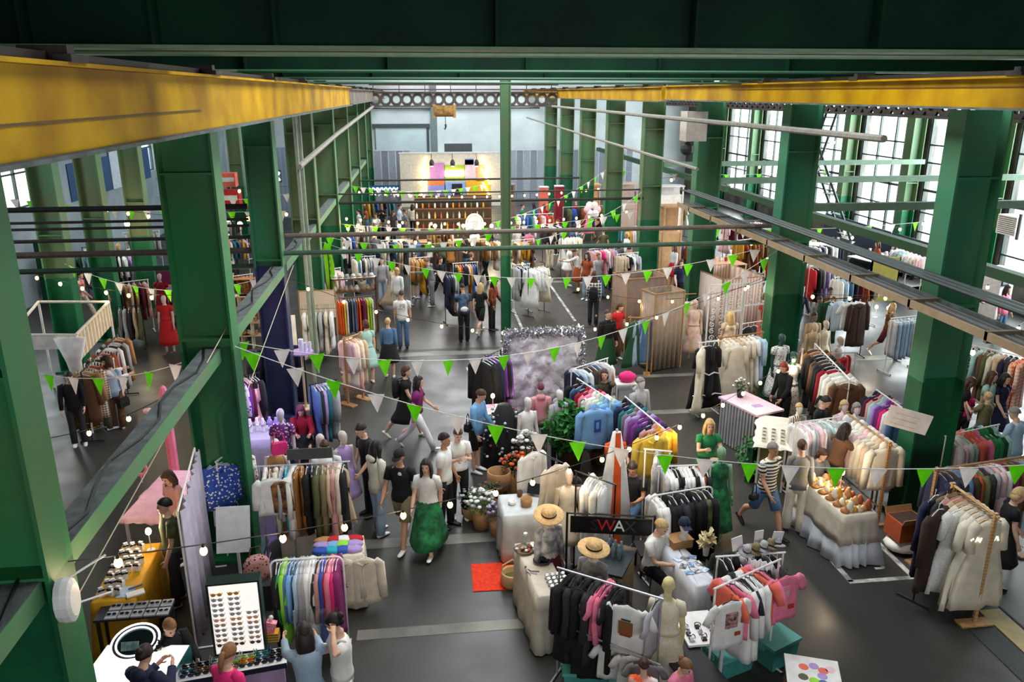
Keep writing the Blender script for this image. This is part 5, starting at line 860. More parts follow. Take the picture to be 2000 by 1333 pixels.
for i, (x, y) in enumerate(((1108, 1000), (1124, 1015))): table('dark folding chair under the flower stall seller, %s' % ORD[i], (G(x, y).x, G(x, y).y, 0), 20*i, .4, .4, .42, 'charcoal', 'charcoal', cat='chair', name='chair')
for i, (x, y, cc) in enumerate(((1110, 940, 'ivory'), (1085, 900, 'cream'), (1040, 875, 'white'))): PB('headless dress form in %s blouse at the flower stall' % cw(cc), G(x, y, 1.5), 20*i, 1.66, 'stand', ('tank', cc), ('midi', cc), None, skin=(206, 184, 160), kind='mannequin', shoes=None, fem=True, lod=1) if i < 1 else garment('shirt', cc, G(x, y, 1.6), 30, '%s shirt hanging over the flower stall' % cw(cc))
tag(MB().tube([G(1070, 895, 1.62), G(1100, 905, 1.62), G(1030, 872, 1.62)], .01, 5).build('hanging_bar', M('black', .5)), 'black bar carrying shirts over the flower stall', 'bar')
# tall white tent gown with orange stripe
gp = G(1195, 1075); o = thing('gown_display', 'tall white hanging drape with an orange stripe', 'drape', (gp.x, gp.y, 0), 0)
MB().rings([[V((w*cos(a)+.02*sin(5*a)*w, w*.6*sin(a), z)) for a in [2*pi*k/18 for k in range(18)]] for w, z in ((.34, .15), (.28, .8), (.17, 1.6), (.07, 2.15))]).build('drape', M('white', .8), o, smooth=True)
MB().add([(-.11, -.215, .2), (.08, -.225, .2), (.06, -.12, 1.6), (-.05, -.12, 1.6), (-.03, -.06, 2.15), (.05, -.06, 2.15)], [(0, 1, 2, 3), (3, 2, 5, 4)]).build('orange_stripe', M('orange', .8), o).modifiers.new('s', 'SOLIDIFY').thickness = .012
MB().tube([(0, 0, 0), (0, 0, 2.2)], .02, 6).build('pole', M('silver', .4), o); MB().lathe([(.2, 0), (.2, .03)], n=12).build('foot', M('silver', .4), o)
for i in range(4): garment(('coat', 'sleevedress', 'coat', 'dress')[i], ('white', 'palegrey', 'ivory', 'white')[i], G(1150+9*i, 925+6*i, 1.75), 60, '%s long garment, %s on the rail left of the orange stripe' % (('white', 'pale grey', 'ivory', 'chalk white')[i], ORD[i]), 'white garments left of the orange stripe')
rail('black rail of white garments left of the orange stripe', (G(1163, 934, 1.75).x, G(1163, 934, 1.75).y, 0), -45, .7, 1.75, 'black')
PB('person with orange headscarf seated above the orange stripe', G(1203, 838, 1.3), 0, 1.66, 'sit', ('tshirt', 'orange'), ('trousers', 'black'), ('wavy', 'dark'), fem=True); PB('person in dark t-shirt and jeans sitting with a phone', G(1240, 902, 1.35), -30, 1.76, 'sit', ('tshirt', 'charcoal'), ('trousers', 'denim'), ('short', 'dark'), skin='tan')
for i, (x, y) in enumerate(((1203, 915), (1236, 1005))): table('dark stool under the seated visitor, %s' % ORD[i], (G(x, y).x, G(x, y).y, 0), 0, .4, .4, .44, 'charcoal', 'charcoal', cat='stool', name='stool')
# orange rug and basket
tag(MB().bx(-.35, .35, -.37, .37, 0, .012).build('rug', M((226, 58, 20), .9, kind='noise', c2=(200, 44, 16), scale=20), None, (.95, 10.82, 0), -1), 'bright orange rug on the concrete floor', 'rug')
bp = G(995, 1150); o = thing('wicker_basket', 'light wicker basket with hoop handle beside the orange rug', 'basket', (bp.x+.06, bp.y+.1, 0)); MB().lathe([(.16, 0), (.19, .06), (.18, .22), (.165, .24), (.15, .2), (.15, .06)], n=16).build('bowl', M((206, 176, 128), .8, kind='hstripe', c2='tan', scale=18), o, smooth=True); MB().tube([(-.17, 0, .22), (-.15, .02, .34), (0, .03, .42), (.15, .02, .34), (.17, 0, .22)], .014, 6).build('handle', M((206, 176, 128), .8), o); MB().lathe([(.15, .1), (.15, .12)], n=14).build('contents', M('olive', .9), o)
# candle and tableware table
kl = cloth_px('cream linen cloth on the long candle table', (1052, 1168), (1108, 1160), (1098, 1052), .9, M((214, 206, 190), .8), 'long table of candles and bowls', seed=15)
kl_loc, krz, klx, kly = kl
GM['tin'] = MB().lathe([(.03, 0), (.032, .06), (.03, .065), (.026, .055)], n=10).mesh('tin', True)
k = 0
for i in range(4):
    for j in range(7):
        p = on(kl_loc, krz, .02+i*.075, -kly/2+.12+j*.085+(.5 if j > 3 else 0), .91); k += 1
        o = thing('candle_tin', 'small silver candle tin on cream cloth, row %s, %s along' % (ORD[i], ORD[j]), 'candle tin', p, 0, 'candle tins'); link('tin', GM['tin'], M('silver', .25, .7), o); link('wax', GM.setdefault('wax', MB().lathe([(.026, .05), (.026, .056)], n=10).mesh('wax')), M('white', .5), o)
for i, (x, y, r_, cc, hh) in enumerate(((-.12, .45, .15, 'brown', .06), (.06, .12, .13, 'charcoal', .04))):
    o = thing('platter', '%s platter piled with %s on the candle table' % (('wooden', 'dark')[i], ('crystals and dried slices', 'black stones')[i]), 'platter', on(kl_loc, krz, x, y, .91)); MB().lathe([(r_*.5, 0), (r_, .03), (r_*.96, .04), (r_*.5, .015)], n=16).build('dish', M(cc, .5), o, smooth=True)
    for j in range(16): a = RND.uniform(0, 6.28); q = RND.uniform(0, r_*.75); MB().ell((q*cos(a), q*sin(a), .045+.03*RND.random()), (.03, .024, .018), 6, 4).build('piece', M((('beige', 'rust', 'white', 'brown'), ('black', 'palegrey', 'charcoal', 'white'))[i][j % 4], .5), o)
o = thing('glass_jug', 'clear glass jug at the far end of the candle table', 'jug', on(kl_loc, krz, -.08, kly/2-.15, .91)); MB().lathe([(.05, 0), (.075, .05), (.07, .14), (.035, .2), (.04, .23)], n=12).build('jug_body', M((190, 200, 196), .1, alpha=.5), o, smooth=True); MB().lathe([(.03, .23), (.03, .25)], n=8).build('stopper', M('white', .4), o)
for i in range(5): tag(MB().tube([(0, 0, .012), (0, .12, .012), (0, .15, .016)], [.007, .007, .018], 6).build('spoon', M(('brown', 'silver')[i % 2], .4), None, on(kl_loc, krz, -.22+.045*i, -.12-.05*(i % 2), .91), 20*i), '%s spoon, %s on the candle table' % (('wooden', 'silver')[i % 2], ORD[i]), 'spoon', 'spoons on the candle table')
# mannequins with straw hats and white blouses
for i, (x, y, cc) in enumerate(((1072, 992, 'white'), (1160, 1056, 'palegrey'))):
    hh_ = 1.66; p = G(x, y, hh_+.05); PB('mannequin in %s printed blouse under a straw hat, %s' % (cw(cc), ('by the candle table', 'by the black tube table')[i]), p, 20-60*i, hh_, 'stand', ('shirt', ('noise', cc, 'grey')), ('skirt', 'burgundy'), None, skin=(214, 190, 170), kind='mannequin', shoes=None, fem=True, lod=0)
    hat('wide straw hat with black band %s' % ('above the candle table', 'beside the black sign')[i], (p.x, p.y-.01, hh_-.06), 30*i, (228, 186, 128), .22, 'black', 14-6*i)
# black tube table and sign
bl = quad((1148, 1112), (1215, 1128), (1250, 1072), .92); o = thing('black_table', 'black topped table with upright beige tubes below', 'table', bl[0], bl[1]); MB().bx(-bl[2]/2, bl[2]/2, -bl[3]/2, bl[3]/2, .88, .92).build('tabletop', M((44, 52, 54), .35), o)
for s in (-1, 1):
    for k in range(6): MB().tube([(-bl[2]/2+.05+k*(bl[2]-.1)/5, s*(bl[3]/2-.05), 0), (-bl[2]/2+.05+k*(bl[2]-.1)/5, s*(bl[3]/2-.05), .88)], .03, 8).build('tube', M((176, 156, 120), .5), o)
    for k in range(1, 6): MB().tube([(s*(bl[2]/2-.05), -bl[3]/2+.05+k*(bl[3]-.1)/6, 0), (s*(bl[2]/2-.05), -bl[3]/2+.05+k*(bl[3]-.1)/6, .88)], .03, 8).build('tube', M((176, 156, 120), .5), o)
for i in range(7): tag(MB().lathe([(.035, 0), (.035, .16), (.015, .19), (.018, .22)], n=10).build('glass_bottle', M((120, 140, 150), .12, alpha=.75), None, on(bl[0], bl[1], -.1+.09*(i % 3), .02+.11*(i//3), .922), smooth=True), 'clear glass bottle, %s on the black table' % ORD[i], 'bottle', 'bottles on the black table')
sa, sb = AY(1107, 1040, 10.35), AY(1278, 1030, 10.1); zt = AY(1107, 1003, 10.35).z; o = thing('sign_gantry', 'black square frame carrying the stall sign', 'frame', (0, 0, 0))
for q in (sa, sb): MB().bx(q.x-.015, q.x+.015, q.y-.015, q.y+.015, 0, zt+.02).build('post', M('black', .5), o)
MB().tube([(sa.x, sa.y, zt), (sb.x, sb.y, zt)], .015, 4).build('top_bar', M('black', .5), o)
o = sign('name_sign', 'black sign board with red and white capitals', sa+V((.05, -.03, 0)), sb+V((-.05, -.03, 0)), zt-.3, zt-.03, M((16, 16, 17), .4), None, 'white', .2)
for ch, x, cc in (('S', -.25, (56, 40, 40)), ('W', -.07, (196, 40, 34)), ('A', .12, (244, 244, 238)), ('X', .28, (60, 60, 60))): l = link('letter', text_mesh(ch, .26), M(cc, .5), o, (x, -.016, zt-.165)); l.rotation_euler = (rad(90), 0, 0)
PB('person with blonde hair in black seated behind the black table', G(1275, 1032, 1.2), 40, 1.74, 'sit', ('tshirt', 'white'), ('shorts', 'black'), ('short', 'blonde')); table('low dark seat behind the black table', (G(1268, 1115).x, G(1268, 1115).y, 0), 0, .45, .45, .42, 'black', 'black', cat='seat', name='seat')
# white rail with black clothes and rail behind
rail_px('white round-cornered rail of black hoodies and one white shirt', (1270, 970), (1392, 950), 1.5, [('shirt', 'white'), ('coat', 'white'), ('hoodie', 'black'), ('coat', 'black'), ('hoodie', 'charcoal'), ('coat', 'black'), ('hoodie', 'black'), ('coat', 'black'), ('coat', ('noise', 'black', 'olive')), ('coat', 'black')], 'the black rail', 'black clothes on white rail', style='round', end='near')
rail_px('white rail of black and white shirts behind the black rail', (1288, 912), (1388, 908), 1.6, [('shirt', 'palegrey'), ('coat', 'white'), ('shirt', 'white'), ('shirt', 'black'), ('shirt', 'black'), ('shirt', 'white'), ('shirt', 'white'), ('shirt', 'white'), ('shirt', 'black'), ('shirt', 'white'), ('shirt', 'rust'), ('shirt', 'black')], 'the monochrome rail', 'black and white shirts', end='near')
garment('coat', ('noise', 'palegrey', 'grey'), G(1285, 880, 1.7), 70, 'long silvery grey gown beside the yellow jacket', scale=1.2); rail('white single rail carrying the silvery grey gown', (G(1285, 880, 1.7).x, G(1285, 880, 1.7).y, 0), -20, .4, 1.7, 'white')
PB('person with long blonde hair in green dress carrying a tray', G(1386, 822, 1.7), -5, 1.7, 'hold', ('dress', 'green'), ('skirt', 'green'), ('long', 'blonde'), fem=True, shoes='black')
p_ = G(1386, 822, 1.7); o = thing('serving_tray', 'dark tray held by the person in green dress', 'tray', (p_.x-.02, p_.y-.42, 1.08)); MB().bx(-.2, .2, -.14, .14, 0, .02).build('tray', M('charcoal', .5), o); MB().lathe([(.06, .02), (.08, .06)], n=10).build('bowl', M('beige', .5), o)
# green patterned long dress
o = PB('green long dress on a mannequin at the end of the black rail', G(1408, 890, 1.6), 0, 1.72, 'stand', ('tank', ('noise', 'green', 'darkgreen')), ('skirt', ('noise', 'green', 'darkgreen')), None, skin=(120, 160, 120), kind='mannequin', shoes=None, fem=True, lod=1)
# ---------------------------------------------------------------- t-shirt stall at the bottom
def tee(label, p, rot, col, prints=(), kind='tshirt', scale=.92, group='printed t-shirts'):
    g_ = garment(kind, col, p, rot, label, group, scale=scale, hang='black', var=0)
    for x0, x1, z0, z1, c0, c1 in prints: MB().bx(x0, x1, -.06, -.044, z0, z1).build('shirt_print', M(c0, .7, kind='noise', c2=c1, scale=26), g_)
    return g_
def tee_rail(label, p1, p2, h, col, faces, prof, where):
    a, b = G(*p1, h), G(*p2, h); d = b-a; th = math.degrees(atan2(d.y, d.x)); n = V((d.y, -d.x, 0)).normalized(); n = n if n.y < 0 else -n; m = (a+b)/2; rail(label, (m.x, m.y, 0), th, d.length+.08, h, col)
    for t, off, lab, rot, c, pr, k, sc in faces: tee(lab, a+d*t+n*off, th+rot, c, pr, k, sc)
    for i, (t, k, c) in enumerate(prof): garment(k, c, a+d*t, th+90+RND.uniform(-8, 8), '%s %s, %s along %s' % (cw(c), GNAME[k], ORD[i], where), 'clothes on '+where, scale=.95, hang='black')
tee_rail('chrome rail of printed shirts at the lower edge', (1098, 1112), (1285, 1168), 1.62, 'silver', (
 (.2, .17, 'black long sleeved shirt with faint rose print, big and in front', 6, 'black', ((-.02, .1, -.42, -.25, 'rose', 'black'), (.06, .14, -.62, -.56, 'rust', 'rust')), 'coat', 1.0),
 (.76, .2, 'white t-shirt with arched dark print facing the camera', 4, 'white', ((-.09, .09, -.48, -.3, 'olive', 'rust'), (-.06, .06, -.28, -.265, 'charcoal', 'charcoal'), (-.07, .07, -.505, -.49, 'rust', 'rust')), 'tshirt', .95)),
 ((.06, 'coat', 'black'), (.14, 'coat', 'charcoal'), (.24, 'coat', 'black'), (.34, 'coat', 'charcoal'), (.42, 'tshirt', 'pink'), (.47, 'shirt', 'pink'), (.54, 'tshirt', 'black'), (.6, 'coat', 'black'), (.98, 'tshirt', 'palegrey')), 'the lower chrome rail')
yd = G(1306, 1138, 1.7); PB('mannequin in a pale yellow floral dress between the t-shirt rails', yd, 160, 1.72, 'stand', ('dress', ('floral', 'ivory', 'yellow', 16)), ('skirt', 'yellow'), None, skin=(222, 206, 150), kind='mannequin', shoes=None, fem=True)
tee_rail('white rail of pink and white t-shirts', (1402, 1148), (1518, 1096), 1.6, 'white', (
 (.02, .2, 'white t-shirt with dark emblem print facing the camera', -12, 'white', ((-.09, .09, -.46, -.24, 'charcoal', 'rose'), (.07, .15, -.6, -.55, 'red', 'rust')), 'tshirt', .92),
 (.94, .2, 'pink t-shirt with grey print at the far end of the rail', -12, 'pink', ((-.12, .04, -.4, -.22, 'palegrey', 'pink'), (.06, .15, -.6, -.54, 'rust', 'red'), (-.12, -.04, -.5, -.44, 'navy', 'white')), 'tshirt', .92)),
 ((.2, 'tshirt', 'coral'), (.28, 'tshirt', 'pink'), (.38, 'coat', 'white'), (.45, 'tshirt', 'charcoal'), (.52, 'coat', 'white'), (.6, 'shirt', 'white'), (.7, 'tshirt', 'coral'), (.78, 'tshirt', 'pink')), 'the pink t-shirt rail')
rail_px('white rail of black tops and caps behind the pink t-shirts', (1402, 1088), (1530, 1080), 1.5, [('tshirt', 'black'), ('tshirt', 'black'), ('hoodie', 'black'), ('tshirt', 'palegrey'), ('tshirt', 'charcoal'), ('hoodie', 'black'), ('tshirt', 'grey'), ('tshirt', 'charcoal')], 'the black top rail', 'black tops behind pink t-shirts', end='near')
for i, (x, y, w) in enumerate(((1440, 1062, .16), (1482, 1050, .13), (1518, 1052, .16))): o = thing('price_card', 'blank white price card, %s above the black top rail' % ORD[i], 'card', G(x, y, 1.62), 10); MB().box((0, 0, .0), (w, .01, .2), Matrix.Rotation(.2*(i-1), 3, 'Y')).build('card', M('white', .6), o); MB().tube([(0, .01, -.14), (0, .01, -.08)], .006, 5).build('clip', M('silver', .4), o)
for i in range(5): hat('mottled %s cap, %s on the rail top' % (('grey', 'tan')[i % 2], ORD[i]), G(1458+15*i, 1078-3*i, 1.53), 40*i, (('palegrey', 'khaki')[i % 2]), .11, 'charcoal', 20, group='caps on the rail')
wt = cloth_px('white cloth on the side table with cap and stickers', (1362, 1148), (1402, 1140), (1358, 1042), .9, M((222, 224, 230), .7), 'side table with cap and stickers', seed=22)
o = thing('wooden_riser', 'tan wooden box carrying the mannequin head', 'box', G(1326, 1065, .9), 12); MB().bx(-.16, .16, -.12, .12, 0, .12).build('box_body', M('tan', .6, kind='wood'), o); MB().bx(-.17, .17, -.13, .13, .12, .135).build('lid', M('tan', .6), o)
hp_ = G(1335, 1045, 1.1); o = thing('hat_mannequin', 'white mannequin head wearing a navy cap', 'mannequin head', (hp_.x, hp_.y, 1.035)); MB().rings([[V((rx*cos(2*pi*k/12), yo+ry*sin(2*pi*k/12), z+.22)) for k in range(12)] for z, rx, ry, yo in [(-.22, .07, .07, 0), (-.16, .05, .05, 0)]+[(a, b, c_, d) for a, b, c_, d in HEAD]]).build('head', M('white', .5), o, smooth=True); MB().lathe([(.09, .24), (.09, .28), (.06, .34), (.01, .36)], n=14).build('cap', M('navy', .7), o, smooth=True); MB().bx(-.06, .06, -.19, -.07, .24, .25).build('cap_peak', M('navy', .7), o)
for i in range(9): tag(MB().bx(-.06, .06, -.045, .045, 0, .006).build('sticker_sheet', M(('paleblue', 'white', 'skyblue', 'palegrey')[i % 4], .5, kind='noise', c2=('denim', 'navy', 'white', 'charcoal')[i % 4], scale=20), None, on(wt[0], wt[1], -.1+.12*(i % 3), -.3+.17*(i//3), .912), 20*i), 'printed sticker sheet on the white side table, %s from the near end' % ORD[i], 'sticker sheet', 'sticker sheets')
o = plant('dried_bouquet', 'dried cream bouquet on the white side table', G(1378, 1085, .9), .05, .16, .13, 70, (214, 196, 150), 'white', seed=40, leaf=.09); 
jl2 = quad((1345, 1262), (1420, 1255), (1408, 1190), .75); table('low white table of silver accessories', jl2[0], jl2[1], jl2[2], jl2[3], .75, 'white', 'silver')
for i in range(10): o = thing('bracelet_stand', 'small black and silver accessory, %s on the low white table' % ORD[i], 'accessory', on(jl2[0], jl2[1], -jl2[2]/2+.07+(i % 3)*.16, -jl2[3]/2+.08+(i//3)*.12, .752)); torus(.04, .008, 12, 5).build('ring', M('silver', .2, .8), o, (0, 0, .05)).rotation_euler = (rad(70), 0, 0.4*i); MB().bx(-.03, .03, -.03, .03, 0, .025).build('stand', M('black' if i % 2 else 'palegrey', .5), o)
for i, (x, y, sz, rz) in enumerate(((1390, 1240, (.55, .42, .3), 20), (1480, 1225, (.5, .4, .34), 25), (1145, 1290, (.6, .45, .3), -10), (1230, 1310, (.55, .42, .28), -8))): box_thing('plastic_crate', ('teal crate behind the low white table', 'teal crate under the white cloth at the rail end', 'teal crate under the black shirts', 'teal crate beside the white t-shirt')[i], 'crate', G(x+30 if i < 2 else x, y+62 if i < 2 else y+45), rz, sz, M((70, 150, 140), .5), 'teal storage crates', True, M((96, 176, 166), .45))
o = tag(MB().rings([[V((.16*w*cos(a)+.03*sin(3*a), .13*w*sin(a), z)) for a in [2*pi*k/12 for k in range(12)]] for w, z in ((.8, 0), (1.05, .08), (.9, .2), (.3, .3), (.1, .36))]).build('carrier_bag', M((30, 190, 60), .3), None, G(1505, 1262), smooth=True), 'shiny green carrier bag on the floor by the teal crate', 'bag')
panel('draped_cloth', 'white sheer cloth hanging from the pink t-shirt rail to the crates', 'cloth', G(1448, 1225, .45), G(1495, 1235, .45), .4, 1.5, M('white', .8), .02, .05, 14)
for i, (x, y, cc) in enumerate(((1150, 1236, 'black'), (1196, 1252, 'white'), (1236, 1272, 'white'), (1262, 1288, 'palegrey'))): tee('%s printed t-shirt, %s of those hung low under the chrome rail' % (cw(cc), ORD[i]), G(x, y, .95), -14, cc, ((-.08, .08, -.42, -.28, 'burgundy' if i == 0 else 'rose', 'black' if i == 0 else 'brown'),), scale=.85 if i == 0 else .7)
tag(MB().tube([G(1115, 1228, .97), G(1290, 1300, .97)], .012, 6).build('hanging_bar', M('silver', .4, .6)), 'low chrome bar carrying folded t-shirts', 'bar')
PB('child with light brown bun in pink top at the bottom edge', G(1326, 1282, 1.35), 30, 1.35, 'look', ('tshirt', 'pink'), ('shorts', 'denim'), ('bun', 'light'), fem=True); PB('child in white and orange top beside the one in pink', G(1258, 1300, 1.25), 160, 1.25, 'look', ('tshirt', ('noise', 'white', 'orange')), ('shorts', 'denim'), ('bun', 'brown'), fem=True)
ct = quad((1395, 1345), (1420, 1338), (1360, 1245), .72); table('dark table with black and white doodle cloth at the bottom', (ct[0][0]-.1, ct[0][1], 0), ct[1], .5, ct[3], .7, 'black', 'black')
mt = quad((1548, 1335), (1640, 1348), (1648, 1298), .7); table('square brown stool with a printed white tray top', mt[0], mt[1]-2, .62, .55, .68, 'brown', 'brown', cat='stool', name='stool'); o = thing('printed_tray', 'white tray with red and blue fruit print on the brown stool', 'tray', (mt[0][0], mt[0][1], .68), mt[1]-2); MB().bx(-.31, .31, -.28, .28, 0, .02).build('tray', M('white', .4), o)
for k, (x, y, c0) in enumerate(((-.1, .08, 'coral'), (0.02, .12, 'lilac'), (.12, .06, 'coral'), (.2, .1, 'palepink'), (.1, -.04, 'lilac'), (-.12, -.1, 'olive'), (0, -.14, 'lime'), (.1, -.16, 'denim'))): MB().lathe([(.06, .02), (.055, .024)], c=(x, y, 0), n=10).build('print_spot', M(c0, .5), o)
# ---------------------------------------------------------------- right side stalls
# fitting booths and beige drapes
bm = M((150, 132, 116), .85); bm2 = M((128, 106, 92), .85)
def booth(label, p1, p2, p3, h, mat):
    loc, rz, lx, ly = quad(p1, p2, p3, h); o = thing('fitting_booth', label, 'fitting booth', loc, rz)
    for sx in (-1, 1):
        for sy in (-1, 1): MB().tube([(sx*lx/2, sy*ly/2, 0), (sx*lx/2, sy*ly/2, h)], .018, 6).build('post', M('tan', .6), o)
    for nm, a, b in (('front_curtain', (-lx/2, -ly/2), (lx/2, -ly/2)), ('side_curtain', (-lx/2, ly/2), (-lx/2, -ly/2)), ('back_curtain', (lx/2, ly/2), (-lx/2, ly/2)), ('side_curtain', (lx/2, -ly/2), (lx/2, ly/2))):
        a, b = V((*a, 0)), V((*b, 0)); d = b-a; n = V((-d.y, d.x, 0)).normalized(); rr = [[a+d*(k/18)+n*(.025*sin(k*2.2)*(1.3-z/h))+V((0, 0, z)) for k in range(19)] for z in (.04, h*.5, h)]; q = MB().rings(rr, closed=False).build(nm, mat, o, smooth=True); q.modifiers.new('s', 'SOLIDIFY').thickness = .012
        MB().tube([a+V((0, 0, h)), b+V((0, 0, h))], .016, 6).build('top_bar', M('tan', .6), o)
booth('large brown curtained fitting booth', (1225, 546), (1305, 540), (1293, 526), 2.2, bm2); booth('grey beige curtained fitting booth in front', (1280, 575), (1338, 568), (1332, 556), 2.2, bm); booth('striped pink curtained booth near the green column', (1412, 546), (1492, 540), (1488, 512), 1.9, M((196, 158, 146), .85, kind='vstripe', c2=(226, 204, 190), scale=3))
tb = quad((1395, 520), (1460, 516), (1455, 500), 1.1); table('wooden topped counter with pale striped front', tb[0], tb[1], tb[2], tb[3], 1.1, 'peach', 'ivory')
for i, (x, y, c0) in enumerate(((1415, 497, 'coral'), (1425, 494, 'white'), (1440, 496, 'rust'))): tag(MB().lathe([(.05, 0), (.07, .1), (.03, .2), (.035, .26)], n=9).build('vase', M(c0, .4), None, (*on(tb[0], tb[1], -.3+.25*i, 0, 1.1),), smooth=True), '%s vase on the wooden topped counter' % cw(c0), 'vase')
for i, (x, y, cc) in enumerate(((1250, 620, 'lightdenim'), (1240, 622, 'darkgreen'), (1262, 618, 'denim'))): garment('sleevedress', cc, G(x, y, 1.6), 30, '%s long dress on the wooden stand before the booths' % cw(cc), 'dresses before the booths', hang='tan')
rail('small wooden stand with long dresses before the booths', (G(1250, 621, 1.6).x, G(1250, 621, 1.6).y, 0), -15, .5, 1.6, PAL['tan'], 'wood', d=.36)
garment('sleevedress', ('vstripe', 'white', 'palegrey', 14), G(1322, 580, 1.9), 8, 'white striped tunic hung on the beige booth front', scale=1.0); garment('sleevedress', 'ivory', G(1342, 584, 1.8), 12, 'ivory tunic beside the striped one')
tag(MB().tube([G(1300, 576, 1.9), G(1360, 574, 1.9)], .014, 6).build('hanging_bar', M('tan', .6)), 'wooden bar with pale tunics between booth and mannequin', 'bar')
def dressed(label, px, cc, rot=0, h=1.74, sk=(206, 176, 150), top='dress', hair=None): return PB(label, G(*px, h), rot, h, 'stand', (top, cc), ('skirt', cc), hair, skin=sk, kind='mannequin', shoes=None, fem=True, lod=0)
dressed('mannequin in a long beige gown beside the white scroll panel', (1358, 588), ('noise', 'palepink', 'beige')); dressed('mannequin in cream fringe dress with beaded collar', (1428, 612), ('noise', 'tan', 'cream'), 180, hair=('wavy', 'blonde')); dressed('mannequin in coral dress beside the green column', (1497, 574), 'coral', 20, hair=('bob', 'light'))
o = thing('red_banner', 'tall red cloth below the coral mannequin', 'banner', G(1500, 745), 0); MB().bx(-.1, .1, -.03, .03, .1, 1.5).build('cloth', M((196, 40, 40), .8), o); MB().bx(-.12, .12, -.1, .1, 0, .1).build('foot', M('white', .6), o)
# white scroll panels
for i, (a, b, z0) in enumerate((((1376, 700), (1412, 697), .5), ((1410, 698), (1442, 695), 1.35), ((1444, 695), (1484, 690), 1.5))):
    pa, pb = G(*a), G(*b); o = thing('scroll_panel', 'white fretwork scroll panel, %s from the aisle' % ORD[i], 'panel', pa, math.degrees(atan2(pb.y-pa.y, pb.x-pa.x)), 'white scroll panels'); L_ = (pb-pa).length; z1 = 2.15
    for x in (0, L_): MB().bx(x-.02, x+.02, -.015, .015, 0, z1).build('frame_side', M('white', .5), o)
    for z in (z0, z1): MB().bx(0, L_, -.015, .015, z-.02, z+.02).build('frame_bar', M('white', .5), o)
    n_ = int((z1-z0)/.2)
    for j in range(n_):
        for k in range(2): c_ = V((L_*(.27+.46*k), 0, z0+.1+.2*j)); MB().tube([c_+V((.09*(1-t/14)*cos(t*.75+k*3+j), 0, .09*(1-t/14)*sin(t*.75+k*3+j))) for t in range(12)], .012, 4, (0, 1, 0)).build('scroll', M('white', .5), o)
rail_px('wooden rail of cream lace and ruffled dresses', (1408, 660), (1488, 650), 1.72, [('sleevedress', 'cream'), ('sleevedress', 'ivory'), ('sleevedress', 'cream'), ('sleevedress', 'beige'), ('sleevedress', 'ivory'), ('sleevedress', 'cream'), ('sleevedress', 'white'), ('coat', 'paleblue')], 'the cream dress rail', 'cream dresses', PAL['tan'], 'wood', end='near', hang='tan')
garment('sleevedress', 'cream', G(1440, 668, 1.72), 4, 'ruffled cream dress facing out on the cream dress rail', scale=1.12); 
rail('white low frame carrying the black ruffled dress', (G(1388, 668, 1.8).x, G(1388, 668, 1.8).y, 0), 8, .55, 1.8, 'white'); g_ = garment('sleevedress', 'black', G(1385, 668, 1.8), 6, 'black dress with white trim facing the aisle', scale=1.22)
for zz, w in ((-.62, .2), (-1.05, .3)): MB().tube([(-w, -.085, zz), (-w*.5, -.1, zz+.03), (0, -.1, zz-.02), (w*.5, -.1, zz+.03), (w, -.085, zz)], .014, 5).build('white_trim', M('white', .7), g_)
garment('sleevedress', 'black', G(1396, 664, 1.8), 60, 'second black dress behind the trimmed one'); garment('sleevedress', 'cream', G(1372, 672, 1.8), 60, 'long cream gown at the aisle side of the black dress', scale=1.2); garment('dress', 'black', G(1462, 632, 1.75), 20, 'short black dress behind the cream rail'); garment('top', 'black', G(1472, 630, 1.75), 30, 'black top behind the cream rail'); tag(MB().tube([G(1450, 633, 1.76), G(1490, 627, 1.76)], .012, 6).build('hanging_bar', M('white', .5)), 'white bar of black tops behind the cream rail', 'bar')
# counter with pink top and striped side
cl = quad((1478, 812), (1532, 800), (1486, 758), 1.0); o = thing('pink_counter', 'counter with glossy pink top and dark slatted side', 'counter', cl[0], cl[1]); MB().bx(-cl[2]/2, cl[2]/2, -cl[3]/2, cl[3]/2, .96, 1.0).build('countertop', M((240, 206, 222), .3), o); MB().bx(-cl[2]/2+.03, cl[2]/2-.03, -cl[3]/2+.03, cl[3]/2-.03, 0, .96).build('cabinet', M('charcoal', .6), o)
for k in range(12): MB().bx(-cl[2]/2-.01, -cl[2]/2+.03, -cl[3]/2+.05+k*(cl[3]-.1)/12, -cl[3]/2+.05+(k+.45)*(cl[3]-.1)/12, .02, .95).build('slat', M((170, 172, 176), .4), o)
plant('small_bouquet', 'small white bouquet in a dark pot on the pink counter', on(cl[0], cl[1], .02, cl[3]*.3, 1.0), .08, .16, .16, 70, (50, 80, 46), 'charcoal', (('white', 8, .03),), 51, leaf=.06); tag(MB().bx(-.1, .1, -.07, .07, 0, .01).build('notebook', M('lilac', .5), None, on(cl[0], cl[1], 0, -.2, 1.0), 10), 'lilac notebook on the pink counter', 'notebook')
PB('person with red hair in black bending over the pink counter', G(1538, 714, 1.62), -70, 1.7, 'look', ('jacket', 'black'), ('trousers', 'black'), ('bob', 'red'), fem=True)
for i, (x, y) in enumerate(((1527, 655), (1550, 690))): dressed('mannequin in white to navy speckled gown, %s by the green column' % ('upper' if i == 0 else 'lower'), (x, y), ('floral', 'white', 'navy', 11), 10, 1.8, (40, 70, 60))
rail_px('white rail of dark long coats with a red one', (1592, 672), (1660, 742), 1.8, [('coat', 'brown'), ('coat', 'camel'), ('coat', 'charcoal'), ('coat', 'black'), ('coat', ('noise', 'charcoal', 'brown')), ('coat', 'charcoal'), ('coat', 'black'), ('coat', 'crimson'), ('coat', 'ivory'), ('coat', 'white'), ('coat', 'cream'), ('coat', 'brown')], 'the long coat rail', 'long coats', end='far', scale=1.15)
